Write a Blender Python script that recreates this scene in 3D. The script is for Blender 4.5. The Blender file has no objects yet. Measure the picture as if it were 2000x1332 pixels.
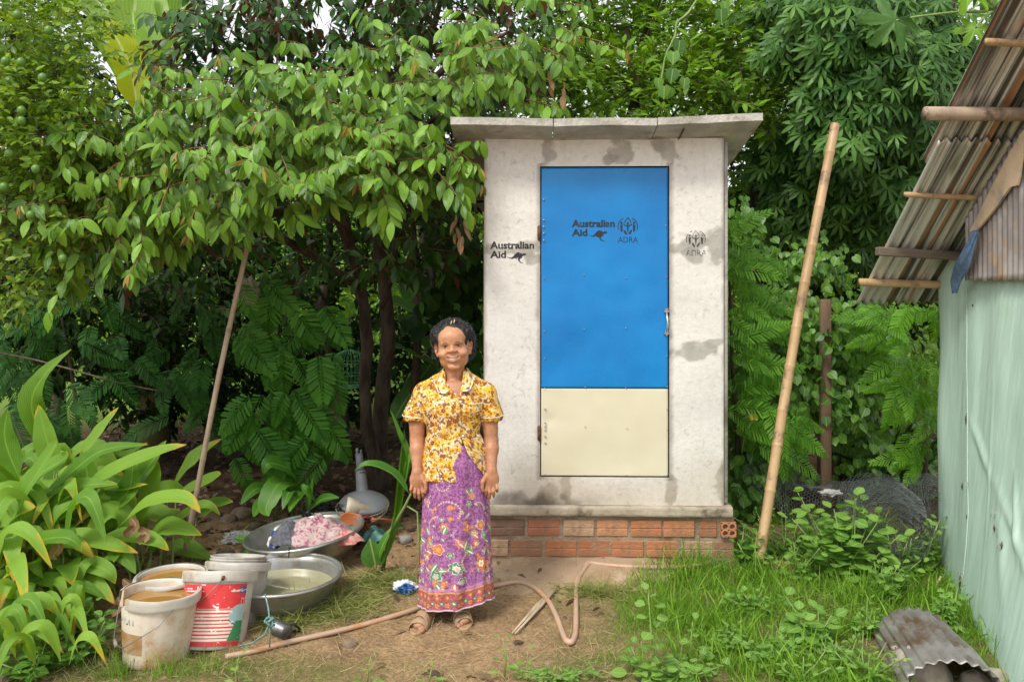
import bpy, math, random
import numpy as np
from mathutils import Vector, Matrix
random.seed(7); RNG = np.random.default_rng(7)
PI = math.pi
sc = bpy.context.scene
COL = sc.collection
# ---------------- camera ----------------
F, Y0, H = 1550.0, 550.0, 1.70
cd = bpy.data.cameras.new('camera'); cam = bpy.data.objects.new('camera', cd); COL.objects.link(cam)
cam.location = (0, 0, H); cam.rotation_euler = (PI/2, 0, 0)
cd.sensor_width = 36; cd.lens = F/2000*36; cd.shift_y = (Y0-666)/2000; cd.clip_end = 500; cd.clip_start = .05
sc.camera = cam
# ---------------- sky, sun, exposure ----------------
SUN = Vector((-.42, -.62, .95)).normalized()
elev = math.asin(SUN.z); azim = math.atan2(SUN.x, SUN.y)
w = bpy.data.worlds.new('World'); sc.world = w; w.use_nodes = True
nt = w.node_tree; bg = nt.nodes['Background']
sky = nt.nodes.new('ShaderNodeTexSky'); sky.sky_type = 'NISHITA'; sky.sun_disc = False
sky.sun_elevation = elev; sky.sun_rotation = azim; sky.air_density = 1; sky.dust_density = 3
hs = nt.nodes.new('ShaderNodeHueSaturation'); hs.inputs['Saturation'].default_value = .18
nt.links.new(sky.outputs[0], hs.inputs['Color']); cl_ = nt.nodes.new('ShaderNodeMix'); cl_.data_type = 'RGBA'; cl_.inputs[0].default_value = .5   # overcast: even white cloud over the clear sky
cl_.inputs[7].default_value = (8.2, 8.4, 8.7, 1); nt.links.new(hs.outputs[0], cl_.inputs[6]); nt.links.new(cl_.outputs[2], bg.inputs[0])
bg.inputs[1].default_value = .105
sl = bpy.data.lights.new('sun', 'SUN'); sl.energy = 1.5; sl.angle = math.radians(13); sl.color = (1, .95, .86)
so = bpy.data.objects.new('sun', sl); COL.objects.link(so); so.rotation_euler = SUN.to_track_quat('Z', 'Y').to_euler()
so.location = (-4, -6, 9)
sc.view_settings.view_transform = 'Standard'; sc.view_settings.look = 'None'
sc.view_settings.gamma = 1; sc.view_settings.use_curve_mapping = False
sc.view_settings.exposure = .85
sc.render.engine = 'CYCLES'
sc.cycles.max_bounces = 7; sc.cycles.diffuse_bounces = 3; sc.cycles.glossy_bounces = 3
sc.cycles.transmission_bounces = 4; sc.cycles.transparent_max_bounces = 6
sc.cycles.use_denoising = True

# ---------------- helpers ----------------
def P(px, py, d): return Vector(((px-1000)/F*d, d, H-(py-Y0)/F*d))
def _h(ix, iy, iz, s):
    n = (ix*374761393 + iy*668265263 + iz*2147483647 + s*1274126177) & 0xFFFFFFFF
    n = ((n ^ (n >> 13))*1274126177) & 0xFFFFFFFF
    n = n ^ (n >> 16)
    return (n & 0xFFFF)/65535.0
def vnoise(p, s=0):
    p = np.asarray(p, float); i = np.floor(p).astype(np.int64); f = p-i; f = f*f*(3-2*f)
    r = 0
    for a in (0, 1):
        wx = f[..., 0] if a else 1-f[..., 0]
        for b in (0, 1):
            wy = f[..., 1] if b else 1-f[..., 1]
            for c in (0, 1):
                wz = f[..., 2] if c else 1-f[..., 2]
                r = r + wx*wy*wz*_h(i[..., 0]+a, i[..., 1]+b, i[..., 2]+c, s)
    return r
def fbm(p, o=4, s=0):
    p = np.asarray(p, float); r = 0; a = .5; t = 0
    for k in range(o):
        r = r + a*vnoise(p*(2**k)+k*17.3, s+k); t += a; a *= .5
    return r/t
def sstep(a, b, x):
    t = np.clip((np.asarray(x, float)-a)/(b-a), 0, 1); return t*t*(3-2*t)
def gh(x, y):
    x = np.asarray(x, float); y = np.asarray(y, float)
    z = .085*np.exp(-(((x-.45)/1.5)**2+((y-5.2)/.75)**2)**1.5)
    z = z+.35*sstep(7, 16, y)+1.6*sstep(16, 60, y)
    q = np.stack([x, y, x*0], -1)
    z = z+.030*(fbm(q*2.2, 3, 3)-.5)+.018*(fbm(q*9, 3, 5)-.5)
    return z
def G(px, py):
    d = 1.7*F/(py-Y0)
    for _ in range(12):
        x = (px-1000)/F*d; d = .5*d+.5*(H-float(gh(x, d)))*F/(py-Y0)
    x = (px-1000)/F*d
    return Vector((x, d, float(gh(x, d))))
def gp(x, y): return Vector((x, y, float(gh(x, y))))

def tag(o, label=None, cat=None, group=None, kind=None):
    if label: o['label'] = label
    if cat: o['category'] = cat
    if group: o['group'] = group
    if kind: o['kind'] = kind
    return o
def thing(name, label, cat, loc=(0, 0, 0), rz=0, group=None):
    o = bpy.data.objects.new(name, None); COL.objects.link(o); o.location = loc; o.rotation_euler = (0, 0, rz)
    o.empty_display_size = .1
    return tag(o, label, cat, group)
def mesh_np(name, V, Fc, attr=None, smooth=True):
    """V (n,3); Fc list of arrays (k,3|4) or one array; attr (n,4) colour"""
    if not isinstance(Fc, (list, tuple)): Fc = [Fc]
    Fc = [np.asarray(f, np.int32) for f in Fc if len(f)]
    me = bpy.data.meshes.new(name)
    V = np.asarray(V, np.float32)
    loops = np.concatenate([f.ravel() for f in Fc]) if Fc else np.zeros(0, np.int32)
    tot = np.concatenate([np.full(len(f), f.shape[1], np.int32) for f in Fc]) if Fc else np.zeros(0, np.int32)
    st = np.concatenate([[0], np.cumsum(tot)[:-1]]).astype(np.int32)
    me.vertices.add(len(V)); me.vertices.foreach_set('co', V.ravel())
    me.loops.add(len(loops)); me.loops.foreach_set('vertex_index', loops)
    me.polygons.add(len(tot)); me.polygons.foreach_set('loop_start', st); me.polygons.foreach_set('loop_total', tot)
    me.update(calc_edges=True)
    me.polygons.foreach_set('use_smooth', np.full(len(tot), smooth, bool))
    if attr is not None:
        a = me.color_attributes.new('Col', 'FLOAT_COLOR', 'POINT')
        a.data.foreach_set('color', np.asarray(attr, np.float32).ravel())
    return me
def link(name, me, m=None, parent=None, loc=None):
    o = bpy.data.objects.new(name, me); COL.objects.link(o)
    if m and not me.materials: me.materials.append(m)
    if parent: o.parent = parent
    if loc is not None: o.location = loc
    return o
class MB:
    def __init__(s, off=(0, 0, 0)): s.v = []; s.q = []; s.t = []; s.n = 0; s.off = np.array(off, float); s.a = []
    def add(s, V, Q=(), T=(), A=None):
        V = np.asarray(V, float)
        if len(Q): s.q.append(np.asarray(Q)+s.n)
        if len(T): s.t.append(np.asarray(T)+s.n)
        s.v.append(V); s.n += len(V)
        s.a.append(np.ones((len(V), 4)) if A is None else A)
        return s
    def box(s, c, sz, rot=None, jit=0, bev=0):
        hx, hy, hz = [k/2 for k in sz]
        if bev:
            b = bev; P_ = []
            for z, i in ((-hz, b), (-hz+b, 0), (hz-b, 0), (hz, b)):
                x, y = hx-i, hy-i
                P_ += [(-x+b, -y, z), (x-b, -y, z), (x, -y+b, z), (x, y-b, z), (x-b, y, z), (-x+b, y, z), (-x, y-b, z), (-x, -y+b, z)]
            V = np.array(P_, float); Q = []
            for r in range(3):
                for k in range(8): Q.append((r*8+k, r*8+(k+1) % 8, r*8+8+(k+1) % 8, r*8+8+k))
            for o_, f in ((0, 1), (24, 0)):
                for a, b2, c2, d in ((0, 1, 2, 3), (0, 3, 4, 7), (7, 4, 5, 6)):
                    q = (o_+a, o_+b2, o_+c2, o_+d); Q.append(q[::-1] if f else q)
        else:
            V = np.array([(x, y, z) for z in (-hz, hz) for y in (-hy, hy) for x in (-hx, hx)], float)
            Q = [(0, 2, 3, 1), (4, 5, 7, 6), (0, 1, 5, 4), (2, 6, 7, 3), (0, 4, 6, 2), (1, 3, 7, 5)]
        if jit: V = V+RNG.normal(0, jit, V.shape)
        if rot is not None: V = V@np.array(rot.to_3x3()).T
        return s.add(V+np.array(c, float), Q)
    def tube(s, pts, r, n=8, cap=True, flat=1.0):
        pts = np.array([tuple(p) for p in pts], float); k = len(pts)
        r = np.broadcast_to(np.asarray(r, float), (k,)) if np.ndim(r) else np.full(k, r)
        tg = np.gradient(pts, axis=0); tg /= np.linalg.norm(tg, axis=1)[:, None]+1e-9
        up = np.array([0, 0, 1.]) if abs(tg[0, 2]) < .9 else np.array([1., 0, 0])
        V = []
        u = np.cross(tg[0], up); u /= np.linalg.norm(u)
        for i in range(k):
            u = u-tg[i]*u.dot(tg[i]); u /= np.linalg.norm(u)+1e-9; v = np.cross(tg[i], u)
            th = np.arange(n)*2*PI/n
            V.append(pts[i]+r[i]*(np.cos(th)[:, None]*u+flat*np.sin(th)[:, None]*v))
        V = np.concatenate(V); i = np.arange(k-1)[:, None]*n; j = np.arange(n)[None]; j2 = (j+1) % n
        Q = np.stack([i+j, i+j2, i+n+j2, i+n+j], -1).reshape(-1, 4)
        T = []
        if cap:
            V = np.concatenate([V, pts[:1], pts[-1:]])
            T = [(k*n, (q+1) % n, q) for q in range(n)]+[(k*n+1, (k-1)*n+q, (k-1)*n+(q+1) % n) for q in range(n)]
        return s.add(V, Q, T)
    def lathe(s, prof, n=32, c=(0, 0, 0), M=None):
        prof = np.array(prof, float); k = len(prof); th = np.arange(n)*2*PI/n
        V = np.stack([prof[:, 0:1]*np.cos(th), prof[:, 0:1]*np.sin(th), np.repeat(prof[:, 1:2], n, 1)], -1).reshape(-1, 3)
        if M is not None: V = V@np.array(M.to_3x3()).T
        i = np.arange(k-1)[:, None]*n; j = np.arange(n)[None]; j2 = (j+1) % n
        return s.add(V+np.array(c, float), np.stack([i+j, i+j2, i+n+j2, i+n+j], -1).reshape(-1, 4))
    def grid(s, fn, nu, nv, col=None, wrap=False):
        u, v = np.meshgrid(np.linspace(0, 1, nu), np.linspace(0, 1, nv), indexing='ij')
        V = fn(u, v).reshape(-1, 3)
        i = np.arange(nu-1)[:, None]*nv; j = np.arange(nv-1)[None]
        Q = np.stack([i+j, i+nv+j, i+nv+j+1, i+j+1], -1).reshape(-1, 4)
        return s.add(V, Q, (), None if col is None else col(u, v, V.reshape(nu, nv, 3)).reshape(-1, 4))
    def prism(s, poly, y0, y1):
        """polygon in xz, extruded y0..y1 (fan of convex-ish)"""
        n = len(poly); V = [(x, y0, z) for x, z in poly]+[(x, y1, z) for x, z in poly]
        Q = [(k, n+k, n+(k+1) % n, (k+1) % n) for k in range(n)]
        T = [(0, k, k+1) for k in range(1, n-1)]+[(n, n+k+1, n+k) for k in range(1, n-1)]
        return s.add(V, Q, T)
    def me(s, name, smooth=True):
        V = np.concatenate(s.v)-s.off; A = np.concatenate(s.a)
        fs = []
        if s.q: fs.append(np.concatenate(s.q))
        if s.t: fs.append(np.concatenate(s.t))
        return mesh_np(name, V, fs, A, smooth)
    def build(s, name, m, parent=None, smooth=True, sharp=None):
        me = s.me(name, smooth)
        if sharp: me.shade_smooth(); me.set_sharp_from_angle(angle=math.radians(sharp))
        o = link(name, me, m, parent)
        o.location = s.off
        if parent: o.location = s.off if s.off.any() else (0, 0, 0)
        return o
def solid(o, t, off=0):
    md = o.modifiers.new('solid', 'SOLIDIFY'); md.thickness = t; md.offset = off; return o

# ---------------- materials ----------------
def srgb(r, g, b):
    f = lambda c: ((c/255+.055)/1.055)**2.4 if c/255 > .04045 else c/255/12.92
    return (f(r), f(g), f(b), 1)
class NT:
    def __init__(s, name):
        s.m = bpy.data.materials.new(name); s.m.use_nodes = True; s.t = s.m.node_tree; s.N = s.t.nodes
        s.b = s.N['Principled BSDF']; s.out = s.N['Material Output']
    def n(s, ty, **k):
        x = s.N.new(ty)
        for a, v in k.items():
            if a.startswith('i_'):
                key = a[2:]; key = int(key) if key.isdigit() else key.replace('_', ' ')
                if hasattr(v, 'node'): s.t.links.new(v, x.inputs[key])
                else: x.inputs[key].default_value = v
            else: setattr(x, a, v)
        return x
    def l(s, a, b): s.t.links.new(a, b)
    def mix(s, f, a, b, mode='MIX'):
        x = s.n('ShaderNodeMix', data_type='RGBA', blend_type=mode, clamp_factor=True)
        for k, v in ((0, f), (6, a), (7, b)):
            if hasattr(v, 'node'): s.l(v, x.inputs[k])
            else: x.inputs[k].default_value = v
        return x.outputs[2]
    def math(s, op, a, b=0, c=0):
        x = s.n('ShaderNodeMath', operation=op)
        for k, v in ((0, a), (1, b), (2, c)):
            if hasattr(v, 'node'): s.l(v, x.inputs[k])
            else: x.inputs[k].default_value = v
        return x.outputs[0]
    def ramp(s, f, a, b, c0=0, c1=1):
        x = s.n('ShaderNodeMapRange', interpolation_type='SMOOTHSTEP')
        s.l(f, x.inputs[0]); x.inputs[1].default_value = a; x.inputs[2].default_value = b
        x.inputs[3].default_value = c0; x.inputs[4].default_value = c1
        return x.outputs[0]
    def noise(s, sc_, det=4, co=None, rough=.55, stretch=None):
        if co is None: co = s.obj()
        if stretch:
            mp = s.n('ShaderNodeMapping'); s.l(co, mp.inputs[0]); mp.inputs['Scale'].default_value = stretch; co = mp.outputs[0]
        x = s.n('ShaderNodeTexNoise'); s.l(co, x.inputs['Vector'])
        x.inputs['Scale'].default_value = sc_; x.inputs['Detail'].default_value = det; x.inputs['Roughness'].default_value = rough
        return x.outputs[0]
    def obj(s):
        if not hasattr(s, '_tc'): s._tc = s.n('ShaderNodeTexCoord')
        return s._tc.outputs['Object']
    def vcol(s):
        x = s.n('ShaderNodeVertexColor'); x.layer_name = 'Col'; return x.outputs[0]
    def bump(s, h, st=.3, dist=.01):
        x = s.n('ShaderNodeBump'); x.inputs['Strength'].default_value = st; x.inputs['Distance'].default_value = dist
        s.l(h, x.inputs['Height']); s.l(x.outputs[0], s.b.inputs['Normal']); return x.outputs[0]
def mat(name, c1, c2=None, sc_=8, rough=.6, metal=0, bump=0, bs=60, det=5, vcol=False, stretch=None, lo=.35, hi=.65, spec=.5, c3=None, sc3=2, bd=.01):
    t = NT(name); base = None
    if c2 is not None:
        base = t.mix(t.ramp(t.noise(sc_, det, stretch=stretch), lo, hi), c1, c2)
    if c3 is not None:
        base = t.mix(t.ramp(t.noise(sc3, 6, rough=.7), .52, .68), base if base is not None else c1, c3)
    if vcol:
        vc = t.vcol(); base = vc if base is None else t.mix(1.0, vc, base, 'MULTIPLY')
    if base is not None: t.l(base, t.b.inputs['Base Color'])
    else: t.b.inputs['Base Color'].default_value = c1
    t.b.inputs['Roughness'].default_value = rough; t.b.inputs['Metallic'].default_value = metal
    t.b.inputs['Specular IOR Level'].default_value = spec
    if bump: t.bump(t.noise(bs, 5, stretch=stretch), bump, bd)
    return t.m
def leafmat(name, dark, light, back=None, rough=.38, trans=.3, tip=None, rib=.05, ribc=None, veins=0, spec=.5, tiplo=.75, hue=1.0, dead=None):
    """Col = (along, across .5 centre, per-leaf, 1)"""
    t = NT(name)
    gi = t.n('ShaderNodeNewGeometry'); oi = t.n('ShaderNodeObjectInfo')
    r = t.math('FRACT', t.math('ADD', gi.outputs['Random Per Island'], oi.outputs['Random']))
    base = t.mix(t.ramp(r, 0, 1), dark, light)
    sep = t.n('ShaderNodeSeparateColor'); t.l(t.vcol(), sep.inputs[0])
    al, ac = sep.outputs[0], sep.outputs[1]
    d = t.math('ABSOLUTE', t.math('SUBTRACT', ac, .5))
    nz = t.noise(6, 3)
    base = t.mix(t.ramp(nz, .3, .75), base, t.mix(.35, base, light))
    if rib: base = t.mix(t.ramp(d, rib*.4, rib, 1, 0), base, ribc or t.mix(.5, base, (.5, .62, .2, 1)))
    if veins:
        v = t.math('SINE', t.math('SUBTRACT', t.math('MULTIPLY', al, veins), t.math('MULTIPLY', d, veins*.9)))
        base = t.mix(t.ramp(v, .2, 1, 0, .4), base, light)
        t.bump(v, .25, .003)
    if tip:
        q = t.math('ADD', t.math('ADD', al, t.math('MULTIPLY', d, .35)), t.math('MULTIPLY', t.noise(14, 3), .45))
        q = t.math('ADD', q, t.math('MULTIPLY', r, .35))
        base = t.mix(t.ramp(q, tiplo+.38, tiplo+.52), base, tip)
        if dead: base = t.mix(t.ramp(q, tiplo+.58, tiplo+.66), base, dead)
    if back: base = t.mix(gi.outputs['Backfacing'], base, back)
    t.l(base, t.b.inputs['Base Color']); t.b.inputs['Roughness'].default_value = rough
    t.b.inputs['Specular IOR Level'].default_value = spec
    tr = t.n('ShaderNodeBsdfTranslucent'); hsv = t.n('ShaderNodeHueSaturation'); t.l(base, hsv.inputs['Color'])
    hsv.inputs['Value'].default_value = 1.6; hsv.inputs['Hue'].default_value = .485; hsv.inputs['Saturation'].default_value = 1.1
    t.l(hsv.outputs[0], tr.inputs[0])
    mx = t.n('ShaderNodeMixShader'); mx.inputs[0].default_value = trans
    t.l(t.b.outputs[0], mx.inputs[1]); t.l(tr.outputs[0], mx.inputs[2]); t.l(mx.outputs[0], t.out.inputs[0])
    return t.m

# ---------------- leaf templates ----------------
def tl_leaf(wd=.36, fold=.18, droop=.25, rows=6, wave=0, peak=.45, pet=.06):
    """leaf along +Y length 1, normal +Z"""
    V = []; A = []
    for k in range(rows):
        t = k/(rows-1); y = pet+(1-pet)*t
        wv = wd/2*(math.sin(PI*t**(math.log(.5)/math.log(peak)))**.8 if 0 < t < 1 else .02)
        z = -droop*t*t
        for c in (-1, 0, 1):
            V.append((c*wv, y, z+abs(c)*wv*fold*2*.5+wave*math.sin(t*19+c)*abs(c)*.02)); A.append((t, .5+.5*c, 0, 1))
    Q = [(r*3+c, r*3+c+1, r*3+c+4, r*3+c+3) for r in range(rows-1) for c in (0, 1)]
    return np.array(V), np.array(Q), np.array(A, float)
def tl_diamond(wd=.42, fold=.12, droop=.15):
    V = [(0, 0, 0), (-wd/2, .45, fold), (0, .5, 0), (wd/2, .45, fold), (0, 1, -droop)]
    Q = [(0, 2, 1, 0)]; Q = [(0, 3, 2), (0, 2, 1), (2, 3, 4), (1, 2, 4)]
    A = [(0, .5, 0, 1), (.45, 0, 0, 1), (.5, .5, 0, 1), (.45, 1, 0, 1), (1, .5, 0, 1)]
    return np.array(V, float), np.array(Q), np.array(A, float)
def tl_frond(n=14, ll=.30, lw=.052, droop=.35, open_=1.15, env=None):
    """pinnate frond, connected"""
    V = []; Fq = []; A = []
    for k in range(n+1):
        t = k/n; V.append((0, t, -droop*t*t)); A.append((t, .5, 0, 1))
    for k in range(n):
        t = (k+.5)/n; e = env(t) if env else (.55+.45*math.sin(PI*min(1, t*1.15+.08)))*(1 if t < .8 else (1-t)/.2*.45+.55)
        L = ll*e; sl = -2*droop*t
        for s in (-1, 1):
            a = open_-.35*t+RNG.normal(0, .05)
            dx, dy = s*math.sin(a), math.cos(a); nx, ny = -dy, dx
            if s < 0: nx, ny = -nx, -ny
            b = len(V)
            zz = RNG.normal(-.03, .02)
            for q, wq in ((.28, .8), (.82, 1.0)):
                for sg in (-1, 1):
                    x = dx*L*q+nx*lw*wq*.5*sg; y = t+dy*L*q+ny*lw*wq*.5*sg
                    V.append((x, y, -droop*t*t+sl*(y-t)+zz*q)); A.append((t, .5+.4*sg, 0, 1))
            V.append((dx*L, t+dy*L, -droop*t*t+sl*(dy*L)+zz*1.5)); A.append((t, .5, 0, 1))
            Fq += [(k, b, b+1), (b, b+2, b+3), (b, b+3, b+1), (b+2, b+4, b+3)]
    r = .008
    for k in range(n):
        b = len(V)
        for tt in (k/n, (k+1)/n): V += [(-r, tt, -droop*tt*tt-.006), (r, tt, -droop*tt*tt-.006)]; A += [(tt, .5, 0, 1)]*2
        Fq += [(k, b, b+1), (b, b+2, b+3), (b, b+3, b+1)]
    return np.array(V, float), np.array(Fq), np.array(A, float)
def tl_palm(n=7, wd=.24, droop=.4, spread=2.2, pet=.0):
    V = []; Fq = []; A = []; V.append((0, 0, 0)); A.append((0, .5, 0, 1))
    for k in range(n):
        a = (k/(n-1)-.5)*2*spread; L = 1-.35*abs(k/(n-1)-.5)*2
        dx, dy = math.sin(a), math.cos(a); b = len(V)
        for t, ww in ((.3, .55), (.6, 1), (.85, .6)):
            for c in (-1, 0, 1):
                V.append((dx*L*t+dy*c*wd/2*ww, dy*L*t-dx*c*wd/2*ww, -droop*t*t*L+abs(c)*ww*.03)); A.append((t, .5+.5*c, 0, 1))
        V.append((dx*L, dy*L, -droop*L)); A.append((1, .5, 0, 1))
        Fq += [(0, b+1, b), (0, b+2, b+1), (b+6, b+7, b+9), (b+7, b+8, b+9)]
        for r in (0, 3):
            for c in (0, 1):
                p = b+r+c; Fq += [(p, p+1, p+4), (p, p+4, p+3)]
    return np.array(V, float), np.array(Fq)[:, ::-1], np.array(A, float)
def tl_heart(droop=.2, ser=0):
    V = [(0, .18, 0)]; A = [(.2, .5, 0, 1)]; n = 16
    for k in range(n+1):
        a = -PI+2*PI*k/n
        r = .46*(1+.10*math.cos(a)*0+ser*(k % 2))
        x = r*math.sin(a)*1.02; y = .48-r*math.cos(a)*(-1) if 0 else .46+r*math.cos(a)
        if abs(a) < .5: y += .16*(1-abs(a)/.5)
        if abs(abs(a)-PI) < .3: y += .16*(1-abs(abs(a)-PI)/.3)
        V.append((x, y, -droop*y*y+.12*abs(x))); A.append((max(0, y), .5+x, 0, 1))
    for k in range(n+1):  # mid ring for shape
        pass
    return np.array(V, float), np.array([(0, k+1, k) for k in range(1, n+1)])[:, ::-1], np.array(A, float)
def frames(pos, dr, up, s, roll=None):
    """matrices: Y=dr, Z~up"""
    dr = dr/np.linalg.norm(dr, axis=1)[:, None]
    x = np.cross(dr, up); x /= np.linalg.norm(x, axis=1)[:, None]+1e-9; z = np.cross(x, dr)
    if roll is not None:
        c, q = np.cos(roll)[:, None], np.sin(roll)[:, None]; x, z = c*x+q*z, c*z-q*x
    M = np.zeros((len(pos), 4, 4)); s = np.broadcast_to(s, (len(pos),))[:, None]
    M[:, :3, 0] = x*s; M[:, :3, 1] = dr*s; M[:, :3, 2] = z*s; M[:, :3, 3] = pos; M[:, 3, 3] = 1
    return M
def join(name, tl, M):
    V, Fq, A = tl; n = len(M); k = len(V)
    W = np.einsum('nij,kj->nki', M[:, :3, :3], V)+M[:, None, :3, 3]
    Fa = (Fq[None]+(np.arange(n)*k)[:, None, None]).reshape(-1, Fq.shape[1])
    return mesh_np(name, W.reshape(-1, 3), Fa, np.tile(A, (n, 1)))
TOILET_RECT = (945, 230, 1424, 1080)
def pick(M, n, hid=True):
    p = M[:, :3, 3]+M[:, :3, 1]*.5
    d = np.maximum(p[:, 1], .3); X = 1000+p[:, 0]/d*F; Y = Y0-(p[:, 2]-H)/d*F
    inn = (X > 0) & (X < 2000) & (Y > 0) & (Y < 1332) & (p[:, 1] > .5)
    x0, y0, x1, y1 = TOILET_RECT
    inn &= ~((X > x0) & (X < x1) & (Y > y0) & (Y < y1) & (d > 4.75))
    cell = (X//22).astype(int)*1000+(Y//22).astype(int)
    o = np.argsort(d); rank = np.zeros(len(M)); seen = {}
    for i in o:
        c = cell[i]; rank[i] = seen.get(c, 0); seen[c] = rank[i]+1
    key = rank*10+d+np.where(inn, 0, 1e4)
    o = np.argsort(key)[:n]; o = o[key[o] < 25]
    m = np.zeros(len(M), bool); m[o] = True
    return m
def leaves(parent, tl, M, m, n_ind=300, name='leaf', stuff='foliage'):
    """M world matrices; nearest n_ind as objects with one shared mesh, the rest as one stuff part"""
    L = np.array(parent.location); sel = pick(M, n_ind) if n_ind else np.zeros(len(M), bool)
    if sel.any():
        me = mesh_np(name, tl[0], tl[1], tl[2]); me.materials.append(m)
        first = None
        for k in np.where(sel)[0]:
            if first is None: o = first = bpy.data.objects.new(name, me)
            else: o = first.copy()
            COL.objects.link(o); o.parent = parent
            W = M[k].copy(); W[:3, 3] -= L; o.matrix_local = Matrix(W.tolist())
    if (~sel).any():
        W = M[~sel].copy(); W[:, :3, 3] -= L
        o = link(stuff, join(stuff, tl, W), m, parent); o['kind'] = 'stuff'
def rv(n, s=1.0): return RNG.normal(0, s, (n, 3))
# ---------------- palette ----------------
M_ = {}
M_['bark'] = mat('bark', (.045, .03, .02, 1), (.11, .08, .055, 1), 14, .9, bump=.8, bs=40, stretch=(1, 1, .3))
M_['twig'] = mat('twig', (.16, .09, .05, 1), (.09, .06, .035, 1), 20, .8)
M_['stem'] = mat('stem', (.16, .26, .06, 1), (.25, .32, .1, 1), 20, .5)
M_['bamboo'] = mat('bamboo', (.50, .33, .17, 1), (.38, .24, .11, 1), 9, .45, stretch=(1, 1, .15), bump=.2, bs=40, c3=(.2, .13, .07, 1), sc3=9)
M_['bamboo_grey'] = mat('bamboo_grey', (.42, .32, .23, 1), (.28, .2, .14, 1), 9, .5, stretch=(1, 1, .15), bump=.2, bs=40, c3=(.14, .1, .07, 1), sc3=8)
M_['wood_grey'] = mat('wood_grey', (.22, .17, .12, 1), (.12, .09, .065, 1), 12, .85, stretch=(.15, 1, 1), bump=.7, bs=60)
M_['wood_post'] = mat('wood_post', (.20, .12, .07, 1), (.11, .07, .045, 1), 14, .9, stretch=(1, 1, .12), bump=.8, bs=60)
M_['wood_stick'] = mat('wood_stick', (.48, .37, .25, 1), (.3, .22, .14, 1), 14, .8, stretch=(1, .2, 1), bump=.5)
M_['metal_al'] = mat('aluminium', (.55, .55, .55, 1), (.42, .41, .39, 1), 5, .38, metal=.85, bump=.06, bs=14, c3=(.33, .31, .27, 1), sc3=6)
M_['wire'] = mat('wire', (.30, .31, .31, 1), (.18, .18, .18, 1), 20, .5, metal=.6)
M_['dark_wire'] = mat('dark_wire', (.04, .04, .04, 1), None, rough=.4, metal=.5)
M_['white_pl'] = mat('white_plastic', (.58, .56, .50, 1), (.45, .42, .36, 1), 7, .5, c3=(.33, .26, .18, 1), sc3=6, bump=.05)
M_['grey_pl'] = mat('grey_plastic', (.20, .215, .225, 1), (.15, .155, .16, 1), 7, .5)
M_['black_pl'] = mat('black_plastic', (.02, .02, .022, 1), None, rough=.35)
M_['rivet'] = mat('rivet_metal', (.6, .6, .58, 1), (.4, .38, .35, 1), 30, .35, metal=.8)
M_['rust'] = mat('rusty_iron', (.16, .07, .03, 1), (.07, .035, .02, 1), 30, .85, bump=.5)
M_['paint_black'] = None
def stencil_mat(name, c, lo, hi, alpha_noise=70):
    """sprayed paint: patchy coverage"""
    t = NT(name); t.b.inputs['Base Color'].default_value = c; t.b.inputs['Roughness'].default_value = .7
    a = t.math('MULTIPLY', t.ramp(t.noise(alpha_noise, 4), lo, hi), t.ramp(t.noise(14, 2), .25, .45, .45, 1))
    t.l(a, t.b.inputs['Alpha']); return t.m
M_['stencil'] = stencil_mat('sprayed_black_paint', (.02, .02, .022, 1), .30, .42)
M_['stencil_f'] = stencil_mat('faded_black_paint', (.035, .035, .035, 1), .36, .50)

# ---------------- ground ----------------
def ground_axis(lo, hi, parts):
    return np.unique(np.concatenate([np.linspace(a, b, n) for a, b, n in parts]))
gx = ground_axis(0, 0, [(-60, -8, 20), (-8, -3.2, 30), (-3.2, 3.2, 320), (3.2, 8, 30), (8, 60, 20)])
gy = ground_axis(0, 0, [(-30, 2, 20), (2, 7, 260), (7, 14, 60), (14, 120, 40)])
GX, GY = np.meshgrid(gx, gy, indexing='ij')
q = np.stack([GX, GY, GX*0], -1)
clods = .028*(fbm(q*16, 3, 9)-.5)*sstep(.4, .6, fbm(q*1.7, 2, 2)+.1)
GZ = gh(GX, GY)+np.where((GY > 2) & (GY < 8), clods, 0)
V = np.stack([GX, GY, GZ], -1).reshape(-1, 3); nu, nv = GX.shape
i = np.arange(nu-1)[:, None]*nv; j = np.arange(nv-1)[None]
Qg = np.stack([i+j, i+nv+j, i+nv+j+1, i+j+1], -1).reshape(-1, 4)
def green_map(x, y):
    """0 bare .. 1 grass; world coordinates"""
    x = np.asarray(x, float); y = np.asarray(y, float); r = np.zeros_like(x)
    def blob(px, py, rx, ry, wt=1):
        c = G(px, py); a = rx/F*c.y; b = ry*c.y*c.y/(1.7*F)
        return wt*np.exp(-(((x-c.x)/a)**2+((y-c.y)/b)**2)**1.5)
    for bl in ((1600, 1230, 420, 160, 1.3), (1450, 1130, 160, 70, 1), (1230, 1310, 200, 45, .9), (1640, 1120, 300, 80, 1),
               (640, 1190, 130, 45, .75), (760, 1150, 70, 30, .6), (480, 1310, 260, 35, .9), (200, 1300, 260, 45, 1), (1150, 1180, 110, 22, .6), (1270, 1150, 150, 18, .6),
               (830, 1310, 130, 20, .25), (1340, 1105, 60, 14, .7), (1800, 1010, 400, 90, .6)):
        r = np.maximum(r, blob(*bl))
    q = np.stack([x, y, x*0], -1)
    return np.clip(r*(.55+.9*fbm(q*3, 3, 21)), 0, 1)
gm = green_map(GX, GY); back = sstep(5.4, 6.6, GY-.0*GX)
nz = fbm(q*4, 4, 31); n2 = fbm(q*18, 3, 33)
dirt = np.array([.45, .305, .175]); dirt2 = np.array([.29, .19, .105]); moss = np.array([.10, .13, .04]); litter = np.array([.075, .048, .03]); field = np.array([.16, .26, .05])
C = dirt*nz[..., None]+dirt2*(1-nz[..., None]); C = C*(.75+.5*n2[..., None])
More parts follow.
